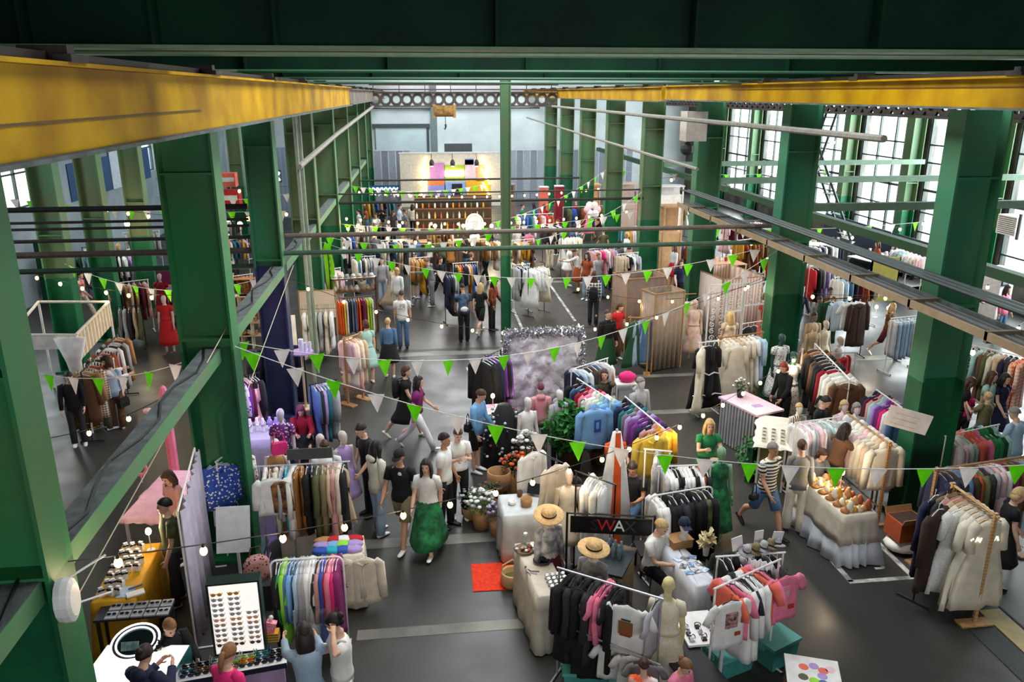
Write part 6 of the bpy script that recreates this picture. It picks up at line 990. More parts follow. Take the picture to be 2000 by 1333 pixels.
garment('dress', 'mustard', G(1660, 738, 1.5), 4, 'mustard velvet dress facing out at the coat rail end', scale=1.0); garment('jacket', 'red', G(1648, 690, 1.6), 30, 'red jacket behind the long coats'); rail('white rail behind the long coats', (G(1648, 690, 1.6).x, G(1648, 690, 1.6).y, 0), 0, .6, 1.6, 'white')
for i, (x, y, cc) in enumerate(((1590, 640, 'beige'), (1612, 636, 'cream'), (1640, 668, 'white'))): PB('pale %s headless bust with scarves behind the coat rail' % cw(cc), G(x, y, 1.5), 20*i, 1.6, 'stand', ('tank', cc), ('midi', cc), None, skin=(214, 196, 176), kind='mannequin', shoes=None, fem=True, lod=1)
# cup table, leafy screen
ul = cloth_px('white table top with rows of small cups', (1478, 868), (1540, 876), (1545, 818), .95, M((232, 226, 212), .6), 'table of small cups beside the leafy screen', drop=.05, seed=30); tag(MB().bx(-ul[2]/2+.04, ul[2]/2-.04, -ul[3]/2+.04, ul[3]/2-.04, 0, .9).build('cup_cabinet', M((96, 96, 58), .7), None, ul[0], ul[1]), 'olive cabinet below the white cup table', 'cabinet')
for i in range(4):
    for j in range(4): o = thing('cup', 'small cream cup with dark drink, row %s, %s along' % (ORD[j], ORD[i]), 'cup', on(ul[0], ul[1], -ul[2]/2+.12+i*.17, -ul[3]/2+.14+j*.17, .96), 0, 'cups on the white table'); link('cup_body', GM.setdefault('cup', MB().lathe([(.04, 0), (.05, .07), (.045, .07), (.036, .02)], n=10).mesh('cup', True)), M('ivory', .4), o); link('drink', GM.setdefault('drink', MB().lathe([(.043, .055), (.043, .06)], n=10).mesh('drink')), M('darkbrown', .3), o)
lp = G(1478, 930); o = thing('leafy_screen', 'leafy green hedge screen in front of the cup table', 'hedge', (lp.x, lp.y, 0), 40); MB().bx(-.4, .4, -.06, .06, 0, .75).build('trellis', M('darkgreen', .8), o); f_ = foliage(MB(), (0, -.05, .45), .5, 700, .08, 60, .9).build('leaves', M((40, 116, 48), .7), o); f_['kind'] = 'stuff'
o = PB('mannequin head form with cream knit cap by the cup table', G(1560, 800, 1.4), 0, 1.5, 'stand', ('tank', ('vstripe', 'cream', 'black', 9)), ('midi', 'cream'), ('short', 'blonde'), skin=(228, 220, 204), kind='mannequin', shoes=None, fem=True, lod=1)
PB('person with dark hair leaning behind the white rail', G(1601, 788, 1.5), 40, 1.66, 'look', ('tshirt', 'black'), ('trousers', 'black'), ('pony', 'dark'), fem=True)
rail_px('white rail of pale printed shirts before the seated person', (1555, 826), (1640, 815), 1.5, [('shirt', 'white'), ('shirt', 'palepink'), ('coat', 'white'), ('shirt', 'palegrey'), ('coat', 'palepink'), ('shirt', 'white'), ('coat', 'palegrey'), ('shirt', 'mint'), ('shirt', 'white'), ('coat', 'palegrey'), ('shirt', 'white')], 'the pale print rail', 'pale printed shirts', end='near')
rail_px('wooden rail of fluffy cream knitwear beside the first right column', (1655, 808), (1738, 868), 1.55, [('hoodie', 'white'), ('hoodie', 'palegrey'), ('hoodie', 'ivory'), ('hoodie', 'white'), ('hoodie', 'ivory'), ('hoodie', 'palepink'), ('hoodie', 'cream'), ('hoodie', 'cream'), ('hoodie', 'beige'), ('hoodie', 'cream')], 'the knitwear rail', 'cream knitwear', PAL['tan'], 'wood', end='far', scale=1.1)
for i, (x, y, cc) in enumerate(((1648, 795, 'palepink'), (1672, 800, 'white'))): PB('%s knit bonnet on a bust above the knitwear' % cw(cc), G(x, y, 1.5), 0, 1.6, 'stand', ('tank', cc), ('midi', cc), ('bob', 'grey') if i else ('bob', 'blonde'), skin=(236, 214, 214), kind='mannequin', shoes=None, fem=True, lod=1)
rail_px('white rail of purple and pink sweaters before the green column', (1712, 762), (1775, 806), 1.6, [('hoodie', 'navy'), ('hoodie', 'burgundy'), ('hoodie', 'rose'), ('hoodie', 'mint'), ('hoodie', 'lilac'), ('hoodie', 'purple'), ('hoodie', 'plum'), ('hoodie', 'hotpink'), ('hoodie', ('dots', 'white', 'plum', 26)), ('hoodie', ('dots', 'palegrey', 'purple', 26)), ('hoodie', 'denim')], 'the purple sweater rail', 'purple and pink sweaters', end='far')
sa, sb = AY(1740, 800, 11.6), AY(1806, 850, 11.2); o = thing('paper_sign', 'large white paper sign with faint handwriting on the green column', 'sign', (sa.x, sa.y, sa.z), -14); MB().box((.3, 0, -.18), (.72, .012, .36), Matrix.Rotation(rad(14), 3, 'Y')).build('paper', M((236, 226, 218), .7), o)
for k in range(3): MB().box((.28-.03*k, -.009, -.1-.09*k), (.42, .004, .012), Matrix.Rotation(rad(14), 3, 'Y')).build('handwriting_line', M((214, 190, 186), .7), o)
PB('person with long dark hair in grey brown top reaching into knitwear', G(1640, 836, 1.62), 110, 1.66, 'browse', ('tshirt', 'brown'), ('trousers', 'black'), ('long', 'dark'), fem=True)
PB('person in black and white striped polo and denim shorts', G(1507, 860, 1.76), 20, 1.76, 'walk', ('tshirt', ('hstripe', 'ivory', 'charcoal', 5.2)), ('shorts', 'denim'), ('short', 'grey'), skin='tan', shoes='black')
p_ = G(1462, 965, .85); handbag('dark pouch in the hand of the striped polo wearer', (p_.x+.1, p_.y, .74), 30, 'black', .16, .1)
PB('person in grey cardigan and cream trousers seen from behind', G(1568, 864, 1.7), 170, 1.7, 'relax', ('long', ('noise', 'khaki', 'grey')), ('wide', 'cream'), ('bun', 'brown'), fem=True, shoes='charcoal')
PB('person in brown seated near the cream trousers', G(1596, 880, 1.2), 20, 1.6, 'sit', ('tshirt', 'grey'), ('trousers', 'brown'), ('bob', 'brown'), fem=True, lod=1); table('low stool in the shade behind cream trousers', (G(1596, 880, 1.2).x, G(1596, 880, 1.2).y+.12, 0), 0, .4, .4, .36, 'brown', 'brown', cat='stool', name='stool')
# cream trinket table
cm = cloth_px('linen and white cloths on the table of wooden trinkets', (1650, 1010), (1712, 1003), (1650, 930), .9, M((206, 194, 174), .8), 'table of wooden trinkets', drop=.5, seed=33); cloth_over('tablecloth', 'long white under cloth pooling around the trinket table', cm[0], cm[1], cm[2]-.06, cm[3]-.06, .88, .86, M((222, 224, 232), .8), flare=.12, wav=.05, seed=35)
for i in range(36):
    cc = ('camel', 'cream', 'mustard', 'beige', 'tan', 'rust')[i % 6]; p = on(cm[0], cm[1], -cm[2]/2+.08+(i % 6)*(cm[2]-.16)/5, -cm[3]/2+.12+(i//6)*(cm[3]-.2)/5, .91); h_ = RND.uniform(.05, .2)
    tag(MB().lathe([(.05, 0), (.065, h_*.4), (.035, h_*.8), (.02, h_)] if i % 3 else [(.07, 0), (.075, .03), (.03, .05), (.01, h_*.6)], n=9).build('wooden_trinket', M(cc, .6), None, p, smooth=True), '%s wooden trinket on linen cloth, row %s, %s along' % (cw(cc), ORD[i//6], ORD[i % 6]), 'trinket', 'wooden trinkets')
bulb_lamp('table_lamp', 'warm lamp glowing among the wooden trinkets', on(cm[0], cm[1], .1, .1, 1.28), power=30, e=12)
o = thing('wooden_ladder_shelf', 'small wooden ladder shelf with sunglasses behind the trinkets', 'shelf', G(1728, 985), -20)
for z in (.35, .7, 1.05): MB().bx(-.2, .2, -.16, .16, z, z+.02).build('shelf_board', M('tan', .6), o)
for sx in (-1, 1):
    for sy in (-1, 1): MB().bx(sx*.2-.015, sx*.2+.015, sy*.16-.015, sy*.16+.015, 0, 1.15).build('post', M('tan', .6), o)
for k in range(6): MB().ell((-.13+.13*(k % 3), -.05, (.73, 1.08)[k//3]+.02), (.045, .02, .015), 8, 4).build('goods', M('black', .3), o)
p_ = G(1768, 1082); o = thing('open_carton', 'open brown carton on a white bag by the first right column', 'carton', (p_.x, p_.y+.1, .28), 6); MB().bx(-.25, .25, -.2, .2, 0, .34).build('carton_body', M('rust', .8), o); MB().bx(-.22, .22, -.17, .17, .34, .345).build('inner_shade_sheet', M('darkbrown', .9), o)  # dark sheet on the solid box paints in the carton's inner shade
for s in (-1, 1): MB().box((0, s*.22, .38), (.5, .012, .12), Matrix.Rotation(-.4*s, 3, 'X')).build('flap', M('tan', .8), o)
tag(MB().ell((0, 0, .14), (.32, .27, .14), 12, 6).build('white_sack', M('white', .6), None, (p_.x, p_.y+.1, 0), smooth=True), 'white plastic sack under the open brown carton', 'sack')
# wooden rails at the right edge
rail_px('wooden rail of white lace dresses near the floor strip', (1862, 948), (1945, 1008), 1.75, [('coat', 'khaki'), ('sleevedress', 'rose'), ('sleevedress', 'beige'), ('sleevedress', 'cream'), ('sleevedress', 'cream'), ('sleevedress', 'ivory'), ('sleevedress', 'ivory'), ('sleevedress', 'cream')], 'the lace rail', 'lace dresses', (206, 160, 104), 'wood', end='far', scale=1.08, hang='tan')
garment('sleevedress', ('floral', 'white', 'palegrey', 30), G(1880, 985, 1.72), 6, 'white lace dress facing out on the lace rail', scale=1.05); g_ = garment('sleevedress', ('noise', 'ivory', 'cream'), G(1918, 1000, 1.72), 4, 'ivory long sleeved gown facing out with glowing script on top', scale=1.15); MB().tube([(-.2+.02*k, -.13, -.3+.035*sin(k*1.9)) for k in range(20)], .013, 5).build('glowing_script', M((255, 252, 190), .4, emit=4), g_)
rail_px('long wooden rail of dark jackets and dresses along the right edge', (1830, 918), (2020, 890), 1.75, [('coat', 'navy'), ('coat', 'navy'), ('coat', 'charcoal'), ('coat', 'denim'), ('coat', 'darkbrown'), ('coat', 'rust'), ('coat', 'olive'), ('coat', 'charcoal'), ('sleevedress', 'palegrey'), ('sleevedress', 'palepink'), ('sleevedress', 'white'), ('sleevedress', 'plum'), ('coat', 'brown'), ('coat', 'brown'), ('sleevedress', 'paleblue'), ('sleevedress', 'white')], 'the long right rail', 'dark jackets at the right edge', PAL['tan'], 'wood', end='column', hang='tan')
for i, (x, y, cc) in enumerate(((1828, 958, 'navy'), (1850, 962, 'charcoal'), (1835, 985, 'darkbrown'))): garment('coat', cc, G(x, y, 1.7), 30, '%s heavy coat, %s on the dark coat stand by the column' % (cw(cc), ORD[i]), 'heavy coats by the column', scale=1.15)
rail('black coat stand beside the first right column', (G(1838, 968, 1.7).x, G(1838, 968, 1.7).y, 0), 30, .6, 1.7, 'black')
PB('person with blonde bob in black dress by the lace dresses', G(1977, 955, 1.68), 70, 1.68, 'look', ('dress', 'black'), ('midi', 'black'), ('bob', 'blonde'), fem=True, shoes='black')
rail_px('white rail of coral and green jackets', (1848, 852), (1950, 830), 1.5, [('jacket', 'palegrey'), ('jacket', 'palepink'), ('jacket', 'white'), ('shirt', 'mint'), ('hoodie', 'coral'), ('hoodie', 'coral'), ('hoodie', 'pink'), ('hoodie', 'green'), ('hoodie', 'green'), ('hoodie', 'darkgreen'), ('hoodie', 'mint')], 'the coral and green rail', 'coral and green jackets', end='column', scale=1.1)
tag(MB().bx(-.35, .35, -.02, .02, 0, .8).build('fabric_bundle', M((180, 206, 190), .8), None, G(1862, 945), -5), 'pale green and pink cloth stretched below the coral rail', 'cloth')
PB('child in hot pink top sitting by the coral rail', G(1890, 758, 1.4), 150, 1.4, 'look', ('tshirt', 'hotpink'), ('trousers', 'charcoal'), ('short', 'black'), fem=True); PB('person with long brown hair in sage t-shirt on the right', G(1938, 728, 1.68), 30, 1.68, 'relax', ('tshirt', 'mint'), ('trousers', 'charcoal'), ('long', 'brown'), fem=True); PB('person with dark hair in navy dress on the right', G(1963, 726, 1.68), 10, 1.68, 'walk', ('dress', 'navy'), ('midi', 'navy'), ('long', 'dark'), fem=True); PB('blonde child in olive top seen from behind on the right', G(1932, 770, 1.45), 190, 1.45, 'hold', ('tshirt', ('noise', 'olive', 'khaki')), ('shorts', 'denim'), ('short', 'blonde')); PB('person in dark top looking down beside the first right column', G(1886, 738, 1.6), 60, 1.6, 'look', ('tshirt', 'black'), ('trousers', 'black'), ('long', 'brown'), fem=True); PB('person in pale grey shirt at the right edge with a chair', G(1994, 812, 1.6), 200, 1.7, 'look', ('shirt', 'paleblue'), ('trousers', 'lightdenim'), ('short', 'grey'))
rail_px('white rail of coats and a plaid skirt at the right edge', (1888, 672), (2010, 700), 1.85, [('jacket', ('floral', 'white', 'black', 12)), ('jacket', ('floral', 'black', 'white', 12)), ('jacket', 'mint'), ('coat', 'brown'), ('coat', 'olive'), ('coat', 'ivory'), ('coat', 'beige'), ('coat', 'navy'), ('coat', 'charcoal'), ('coat', ('check', 'orange', 'cream', 4)), ('coat', ('check', 'coral', 'cream', 4))], 'the plaid rail', 'coats at the right edge', end='column', lod=0)
# right aisle deeper
rail_px('white rail of pale jeans in the right aisle', (1742, 622), (1802, 616), 1.55, [('trousers', 'palegrey'), ('trousers', 'paleblue'), ('trousers', 'lightdenim'), ('trousers', 'paleblue'), ('trousers', 'lightdenim'), ('trousers', 'white'), ('trousers', 'paleblue'), ('trousers', 'lightdenim')], 'the pale jeans rail', 'pale jeans', end='aisle', lod=0)
PB('person in shorts and dark top standing by the pale jeans', G(1742, 590, 1.66), 30, 1.66, 'walk', ('tshirt', 'brown'), ('shorts', 'burgundy'), ('long', 'blonde'), fem=True, lod=1)
for i, (k, x, y, cc) in enumerate((('shirt', 1640, 582, ('vstripe', 'skyblue', 'white', 10)), ('tshirt', 1664, 584, 'white'), ('coat', 1680, 586, 'darkbrown'), ('coat', 1622, 582, 'darkgreen'))): garment(k, cc, G(x, y, 1.75), 5, '%s %s facing out in the right aisle' % (fword(cc), GNAME[k]), 'shirts facing out in the right aisle', lod=0, scale=1.15)
rail('dark rail of shirts facing out in the right aisle', (G(1652, 583, 1.75).x, G(1652, 583, 1.75).y, 0), 0, 1.3, 1.75, 'black')
rail_px('white rail of mixed shirts further into the right aisle', (1632, 542), (1712, 536), 1.7, [('shirt', 'white'), ('shirt', 'paleblue'), ('shirt', 'denim'), ('shirt', 'black'), ('shirt', 'burgundy'), ('shirt', 'rust'), ('shirt', 'black'), ('shirt', 'cream')], 'the mixed shirt rail', 'mixed shirts', end='aisle', lod=1)
rail_px('white rail with a pink party dress by the second right column', (1582, 520), (1632, 516), 1.7, [('coat', 'red'), ('coat', 'black'), ('coat', 'grey'), ('coat', 'lilac'), ('coat', 'palegrey'), ('coat', 'beige')], 'the party dress rail', 'party dresses', end='column', lod=1)
o = dressed('mannequin in lilac and pink party dress by the second column', (1600, 508), ('noise', 'lilac', 'hotpink'), 0)
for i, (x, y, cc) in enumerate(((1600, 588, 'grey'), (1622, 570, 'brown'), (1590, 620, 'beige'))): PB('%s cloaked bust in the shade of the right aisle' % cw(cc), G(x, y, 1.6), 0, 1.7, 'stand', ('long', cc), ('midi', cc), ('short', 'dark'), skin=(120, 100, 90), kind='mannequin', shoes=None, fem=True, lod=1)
o = thing('yellow_screen', 'mustard screen panel with warm lamps in the right aisle', 'screen', G(1715, 622), 0); MB().bx(-.5, .5, -.03, .03, .6, 2.1).build('panel', M((150, 140, 60), .7), o)
for s in (-1, 1): MB().bx(s*.48-.02, s*.48+.02, -.03, .03, 0, 2.1).build('post', M('charcoal', .5), o)
bulb_lamp('stall_lamp', 'warm lamp before the mustard screen', G(1712, 600, 1.4), power=30); bulb_lamp('stall_lamp', 'second warm lamp before the mustard screen', G(1735, 602, 1.4), power=20)
p_ = G(1938, 618); o = thing('display_screen', 'white cabinet with dark framed screen by the windows', 'cabinet', (p_.x, p_.y, 0), 20); MB().bx(-.35, .35, -.3, .3, 0, 1.7).build('cabinet', M('white', .5), o); MB().bx(-.33, .05, -.33, -.3, 1.15, 1.65).build('screen_frame', M('charcoal', .4), o); MB().bx(-.29, .01, -.335, -.33, 1.2, 1.6).build('screen', M((150, 170, 170), .2), o)
p_ = AX(1976, 440, 19.75); o = thing('air_conditioner', 'white louvred air conditioner by the windows', 'air conditioner', p_, 0); MB().bx(-.2, .25, -.45, .45, -.32, .32).build('casing', M('white', .5), o); MB().bx(-.2, -.15, -.6, -.5, -.4, .45).build('bracket', M('charcoal', .5), o); MB().bx(.2, .75, -.05, .05, -.3, -.25).build('wall_bracket', M('charcoal', .5), o)
for k in range(9): MB().box((-.215, -.02, -.26+k*.065), (.03, .8, .012), Matrix.Rotation(.5, 3, 'Y')).build('louvre', M('charcoal', .5), o)
p_ = AY(1345, 245, 24.0); o = thing('heater_box', 'beige metal heater box hung high on the third right column', 'heater', (8.05, 23.4, p_.z)); MB().bx(-.32, .3, -.3, .3, -.42, .42).build('casing', M((190, 180, 168), .6), o); MB().ell((-.15, 0, -.65), (.22, .2, .2), 10, 6).build('fan_cage', M('charcoal', .6), o); MB().bx(.28, .45, -.1, .9, -.1, .1).build('bracket', M('charcoal', .5), o)
# stair truss before the windows
for i, (xa, ya, xb, yb) in enumerate(((1640, 205, 1572, 400), (1578, 225, 1662, 470))):
    a, b = AY(xa, ya, 31), AY(xb, yb, 31); o = thing('steel_stair', 'dark steel stair flight before the windows, %s' % ('rising to the right', 'descending to the right')[i], 'stair', (0, 0, 0)); dy = .8
    for k in (0, 1): MB().tube([a+V((0, dy*k, 0)), b+V((0, dy*k, 0))], .06, 4).build('stringer', M((60, 74, 70), .6), o)
    for k in range(12): p = a.lerp(b, (k+.5)/12); MB().bx(p.x-.14, p.x+.14, p.y, p.y+dy, p.z-.015, p.z+.015).build('tread', M((66, 80, 74), .6), o)
    MB().bx(b.x-.05, b.x+.05, 31, 31+dy, 0, b.z).build('post', M((60, 74, 70), .6), o)

# goods tables and people by the tall windows
for i, (q1, q2, q3, nm) in enumerate((((1655, 500), (1770, 528), (1760, 500), 'long white goods table by the tall windows'), ((1722, 494), (1768, 510), (1764, 496), 'second white goods table by the tall windows'), ((1570, 478), (1650, 486), (1650, 470), 'white counter under the window stairs'))):
    L_ = quad(q1, q2, q3, .95); table(nm, L_[0], L_[1], L_[2], max(L_[3], .6), .95, 'white', 'palegrey', shelf=True)
    for k in range(8): cc = ('cream', 'tan', 'white', 'rose', 'charcoal')[k % 5]; tag(MB().lathe([(.09, 0), (.1, .1), (.05, .2), (.06, .26)], n=8).build('goods_pot', M(cc, .5), None, on(L_[0], L_[1], -L_[2]/2+.15+k*(L_[2]-.3)/7, .05*(k % 3), .95), smooth=True), '%s pot, %s along the %s' % (cw(cc), ORD[k], nm.replace('by the tall windows', '').strip()), 'pot', 'pots on goods tables')
rail_px('white rail of spotted tops by the windows', (1752, 482), (1806, 500), 1.7, [('tshirt', ('dots', 'white', 'black', 5)), ('tshirt', 'palegrey'), ('shirt', 'mint'), ('tshirt', ('dots', 'white', 'black', 5)), ('shirt', 'white'), ('tshirt', ('dots', 'ivory', 'black', 5)), ('shirt', 'palepink')], 'the spotted rail', 'spotted tops by the windows', end='far', lod=1)
panel('navy_wall_panel', 'panel for the navy painted lower wall below the tall windows', 'screen', (19.7, 26.6, 0), (19.7, 37, 0), 0, 1.7, M((44, 58, 74), .8), .04)  # upright panel stands in for the navy painted lower wall
# ---------------------------------------------------------------- far end: wall, crane, stage, crowd
trim_m = M((70, 78, 80), .7)
o = thing('door_1', 'large pale sliding door in the far gable wall', 'door', (0, 60.9, 0), kind='structure'); p0, p1 = AY(733, 250, 60.9), AY(836, 300, 60.9)
MB().bx(p0.x, p1.x, -.06, 0, 0, p0.z).build('door_leaf', M((186, 206, 208), .7, kind='noise', c2=(168, 186, 190), scale=.5), o); MB().bx(p0.x-.3, p1.x+.2, -.16, 0, p0.z, p0.z+.28).build('track', trim_m, o); MB().bx(p1.x-.06, p1.x+.12, -.1, 0, 0, p0.z).build('jamb', trim_m, o)
p0 = AY(848, 250, 60.9); tag(MB().bx(p0.x-.22, p0.x+.22, 60.7, 61, 0, 8).build('trim_10', M((110, 124, 126), .8)), 'grey pilaster in the middle of the far wall', 'pilaster', kind='structure')
for i, z in enumerate((6.2, 7.3)): tag(MB().bx(-4, 9, 60.75, 61, z, z+.1).build('trim_%d' % (11+i), trim_m), '%s dark pipe line across the far wall' % ('lower', 'upper')[i], 'trim', kind='structure')
def castellated(label, a, b, z, hh, n, mat):
    a, b = V(a), V(b); d = b-a; L_ = d.length; o = thing('castellated_beam', label, 'beam', (a.x, a.y, z), math.degrees(atan2(d.y, d.x)), kind='structure'); w = L_/n; m = MB(); R_ = min(w, hh)*.34
    for k in range(n):
        c = w*(k+.5); ins = [(c+R_*cos(2*pi*j/12), R_*sin(2*pi*j/12)) for j in range(12)]; out = []
        for j in range(12):
            x, y = cos(2*pi*j/12), sin(2*pi*j/12); s_ = min(w/2/max(abs(x), 1e-6), hh/2/max(abs(y), 1e-6)); out.append((c+x*s_, y*s_))
        for yy in (-.04, .04): m.add([(x, yy, y) for x, y in ins+out], [(j, (j+1) % 12, 12+(j+1) % 12, 12+j) for j in range(12)])
    m.build('web', mat, o); MB().bx(0, L_, -.15, .15, hh/2, hh/2+.08).build('top_flange', mat, o); MB().bx(0, L_, -.15, .15, -hh/2-.08, -hh/2).build('bottom_flange', mat, o)
cm_ = M((92, 84, 80), .7, kind='noise', c2=(70, 60, 58), scale=2)
castellated('far crane beam with a row of round holes', (-2.6, 46), (7.8, 46), 6.96, .62, 18, cm_); castellated('holed beam running before the right windows', (14.3, 18), (14.3, 48), 7.0, .6, 54, cm_)
for i, z in enumerate((7.45, 7.7)): tag(MB().bx(-2.6, 7.8, 45.7, 45.8, z, z+.07).build('walkway_rail', M((96, 60, 56), .6)), '%s red brown handrail of the far crane' % ('lower', 'upper')[i], 'rail')
for k in range(8): tag(MB().bx(-2.4+1.4*k, -2.36+1.4*k, 45.72, 45.78, 7.3, 7.9).build('rail_post', M((60, 70, 60), .6)), 'handrail post of the far crane, %s from the left row' % ORD[k], 'post')
hx = AY(868, 215, 45.4); o = thing('crane_hoist', 'rusty yellow crane hoist with hook', 'hoist', (hx.x, 45.66, 6.35)); MB().bx(-.55, .5, -.3, .3, -.15, .3).build('trolley', M((168, 130, 60), .6, kind='noise', c2=(110, 74, 40), scale=4), o); MB().tube([(-.5, -.1, -.1), (.5, -.1, -.1)], .2, 10).build('drum', M((150, 104, 60), .6), o)
for s in (-1, 1): MB().bx(s*.55-.08, s*.55+.08, -.2, .2, -.35, .35).build('cheek', M((176, 140, 70), .6), o)
MB().tube([(.05, 0, -.2), (.05, 0, -.75)], .02, 5).build('rope', M('black', .6), o); MB().tube([(.05, 0, -.7), (.06, 0, -.85), (.0, 0, -.98), (-.06, 0, -.9)], [.06, .05, .04, .02], 7).build('hook', M('darkbrown', .5), o)
corr = M((150, 156, 166), .5, kind='vstripe', c2=(120, 126, 138), scale=2.2)
def corrugated(label, x0, x1, y, h):
    o = thing('corrugated_partition', label, 'partition', (x0, y, 0), kind='structure'); n = int((x1-x0)/.5)
    for k in range(n): MB().bx(k*.5, k*.5+.44, -.03 if k % 2 else 0, .04, 0, h).build('sheet', M((150, 156, 166), .5) if k % 2 else M((128, 134, 146), .5), o)
    MB().bx(0, x1-x0, -.05, .06, h, h+.08).build('cap_rail', M((190, 194, 198), .5), o)
corrugated('grey corrugated partition left of the stage', -3.6, -.2, 56.5, 3.5); corrugated('grey corrugated partition right of the stage', 5.9, 15.5, 57.5, 3.4)
o = thing('dark_truss_sign', 'dark panel above the stage backdrop', 'sign', (AY(895, 290, 56).x, 56, 0)); MB().bx(-.95, .95, -.05, .05, 3.3, 4.0).build('panel', M((70, 74, 78), .6), o); MB().bx(-.05, .05, -.04, .04, 0, 3.3).build('post', M('charcoal', .5), o)
# stage
sy = 54.0; sx0, sx1 = AY(782, 350, sy).x, AY(981, 350, sy).x; sz = AY(880, 300, sy).z
o = thing('stage_backdrop', 'pale stage backdrop with colour blocks and zigzag light tubes', 'stage backdrop', (0, sy, 0)); MB().bx(sx0, sx1, 0, .08, 0, sz).build('panel', M((206, 196, 180), .5), o); MB().bx(sx0-.05, sx1+.05, -.03, .1, sz, sz+.1).build('top_beam', M('silver', .4), o)
def blk(x0, x1, y0, y1, c, d=.02): a, b = AY(x0, y1, sy), AY(x1, y0, sy); MB().bx(a.x, b.x, -d, 0, max(0, a.z), b.z).build('colour_block', M(c, .6), o)
for q in ((840, 868, 318, 350, (190, 130, 190)), (835, 869, 350, 362, (216, 120, 70)), (836, 870, 362, 380, (140, 140, 210)), (868, 908, 322, 354, (150, 168, 60)), (869, 910, 355, 392, (130, 160, 216)), (910, 958, 352, 392, (216, 160, 30)), (908, 930, 312, 352, (206, 186, 200)), (930, 946, 322, 354, (236, 170, 120)), (845, 868, 380, 400, (120, 100, 190)), (908, 925, 310, 322, (120, 140, 214))): blk(*q)
def tube_light(px, name='light_tube', r=.045, e=9, c=(255, 226, 150)): MB().tube([AY(x, y, sy-.12)-V((0, sy, 0)) for x, y in px], r, 6).build(name, M(c, .4, emit=e), o)
for a in (((833, 307), (821, 337)), ((834, 332), (821, 360)), ((834, 356), (821, 386)), ((940, 306), (955, 336)), ((940, 330), (957, 360)), ((943, 356), (957, 384))): tube_light(a)
a, b = AY(869, 345, sy-.1), AY(906, 333, sy-.1); MB().bx(a.x, b.x, -.12, -.05, a.z, b.z).build('light_bar', M((255, 244, 214), .4, emit=7), o)
for x in (843, 884, 931): a = AY(x, 318, sy-.5); MB().lathe([(.14, -.2), (.16, 0), (.08, .2)], c=(a.x, -.5, a.z), n=10).build('stage_lamp', M('charcoal', .5), o); MB().ell((a.x, -.5, a.z-.22), (.1, .1, .06), 8, 4).build('lamp_glow', M((255, 250, 240), .4, emit=9), o); MB().tube([(a.x, -.5, a.z+.2), (a.x, 0, sz)], .02, 5).build('lamp_arm', M('charcoal', .5), o)
for x, y, pw in ((835, 345, 26), (950, 345, 26), (888, 340, 20)):
    l = bpy.data.lights.new('stage_light', 'POINT'); l.energy = pw; l.color = (1, .8, .5); l.shadow_soft_size = .3; q = bpy.data.objects.new('stage_light', l); COL.objects.link(q); q.location = AY(x, y, sy-.8)
o = thing('speaker_box', 'black loudspeaker in front of the stage blocks', 'speaker', G(893, 402), 0); MB().bx(-.35, .35, -.3, .3, .6, 1.5).build('cabinet', M('black', .6), o); MB().bx(-.05, .05, -.05, .05, 0, .6).build('stand', M('black', .6), o); MB().ell((0, -.3, 1.05), (.2, .03, .2), 10, 5).build('cone', M('charcoal', .6), o)
a = AY(748, 369, 50); o = thing('neon_sign', 'blue white neon squiggle sign left of the stage', 'neon sign', (a.x, 50, a.z)); MB().tube([(-.9+.06*k, 0, .07*sin(k*1.5)) for k in range(31)], .035, 5).build('neon_tube', M((170, 226, 255), .4, emit=9), o); MB().bx(-1, 1, .05, .08, -.2, .2).build('back_plate', M((30, 50, 76), .5), o); MB().bx(-.9, -.85, .05, .1, -a.z, -.2).build('post', M('charcoal', .5), o)
for k in range(6): MB().ell((-.8+.32*k, 0, -.3-.03*(k % 2)), (.05, .05, .05), 6, 4).build('small_bulb', M((200, 230, 255), .4, emit=8), o)
a = AY(927, 439, 36); o = thing('oval_lightbox', 'glowing white oval sign with swirl emblem', 'light box sign', (a.x, 36, a.z))
MB().rings([[V((.42*q*cos(2*pi*k/24), y, .5*q*sin(2*pi*k/24))) for k in range(24)] for q, y in ((1, .08), (1, -.06), (.9, -.09))]).build('box', M((255, 246, 214), .4, emit=2.2), o); MB().tube([(.16*(1-t/16)*cos(t*.8), -.1, .2*(1-t/16)*sin(t*.8)) for t in range(13)], .02, 5, (0, 1, 0)).build('emblem', M((190, 150, 60), .5), o); MB().rings([[V((.36*cos(2*pi*k/24)+.02*cos(2*pi*k/24)*cos(j*pi/2), -.09+.015*sin(j*pi/2), .43*sin(2*pi*k/24)+.02*sin(2*pi*k/24)*cos(j*pi/2))) for j in range(4)] for k in range(25)], cap=False).build('ring', M((206, 170, 90), .5), o); MB().bx(-.03, .03, .08, .14, -a.z, -.4).build('post', M('charcoal', .5), o)
MB().bx(-.22, .22, -.05, .05, -.72, -.5).build('lower_plate', M((255, 246, 214), .4, emit=2.2), o)
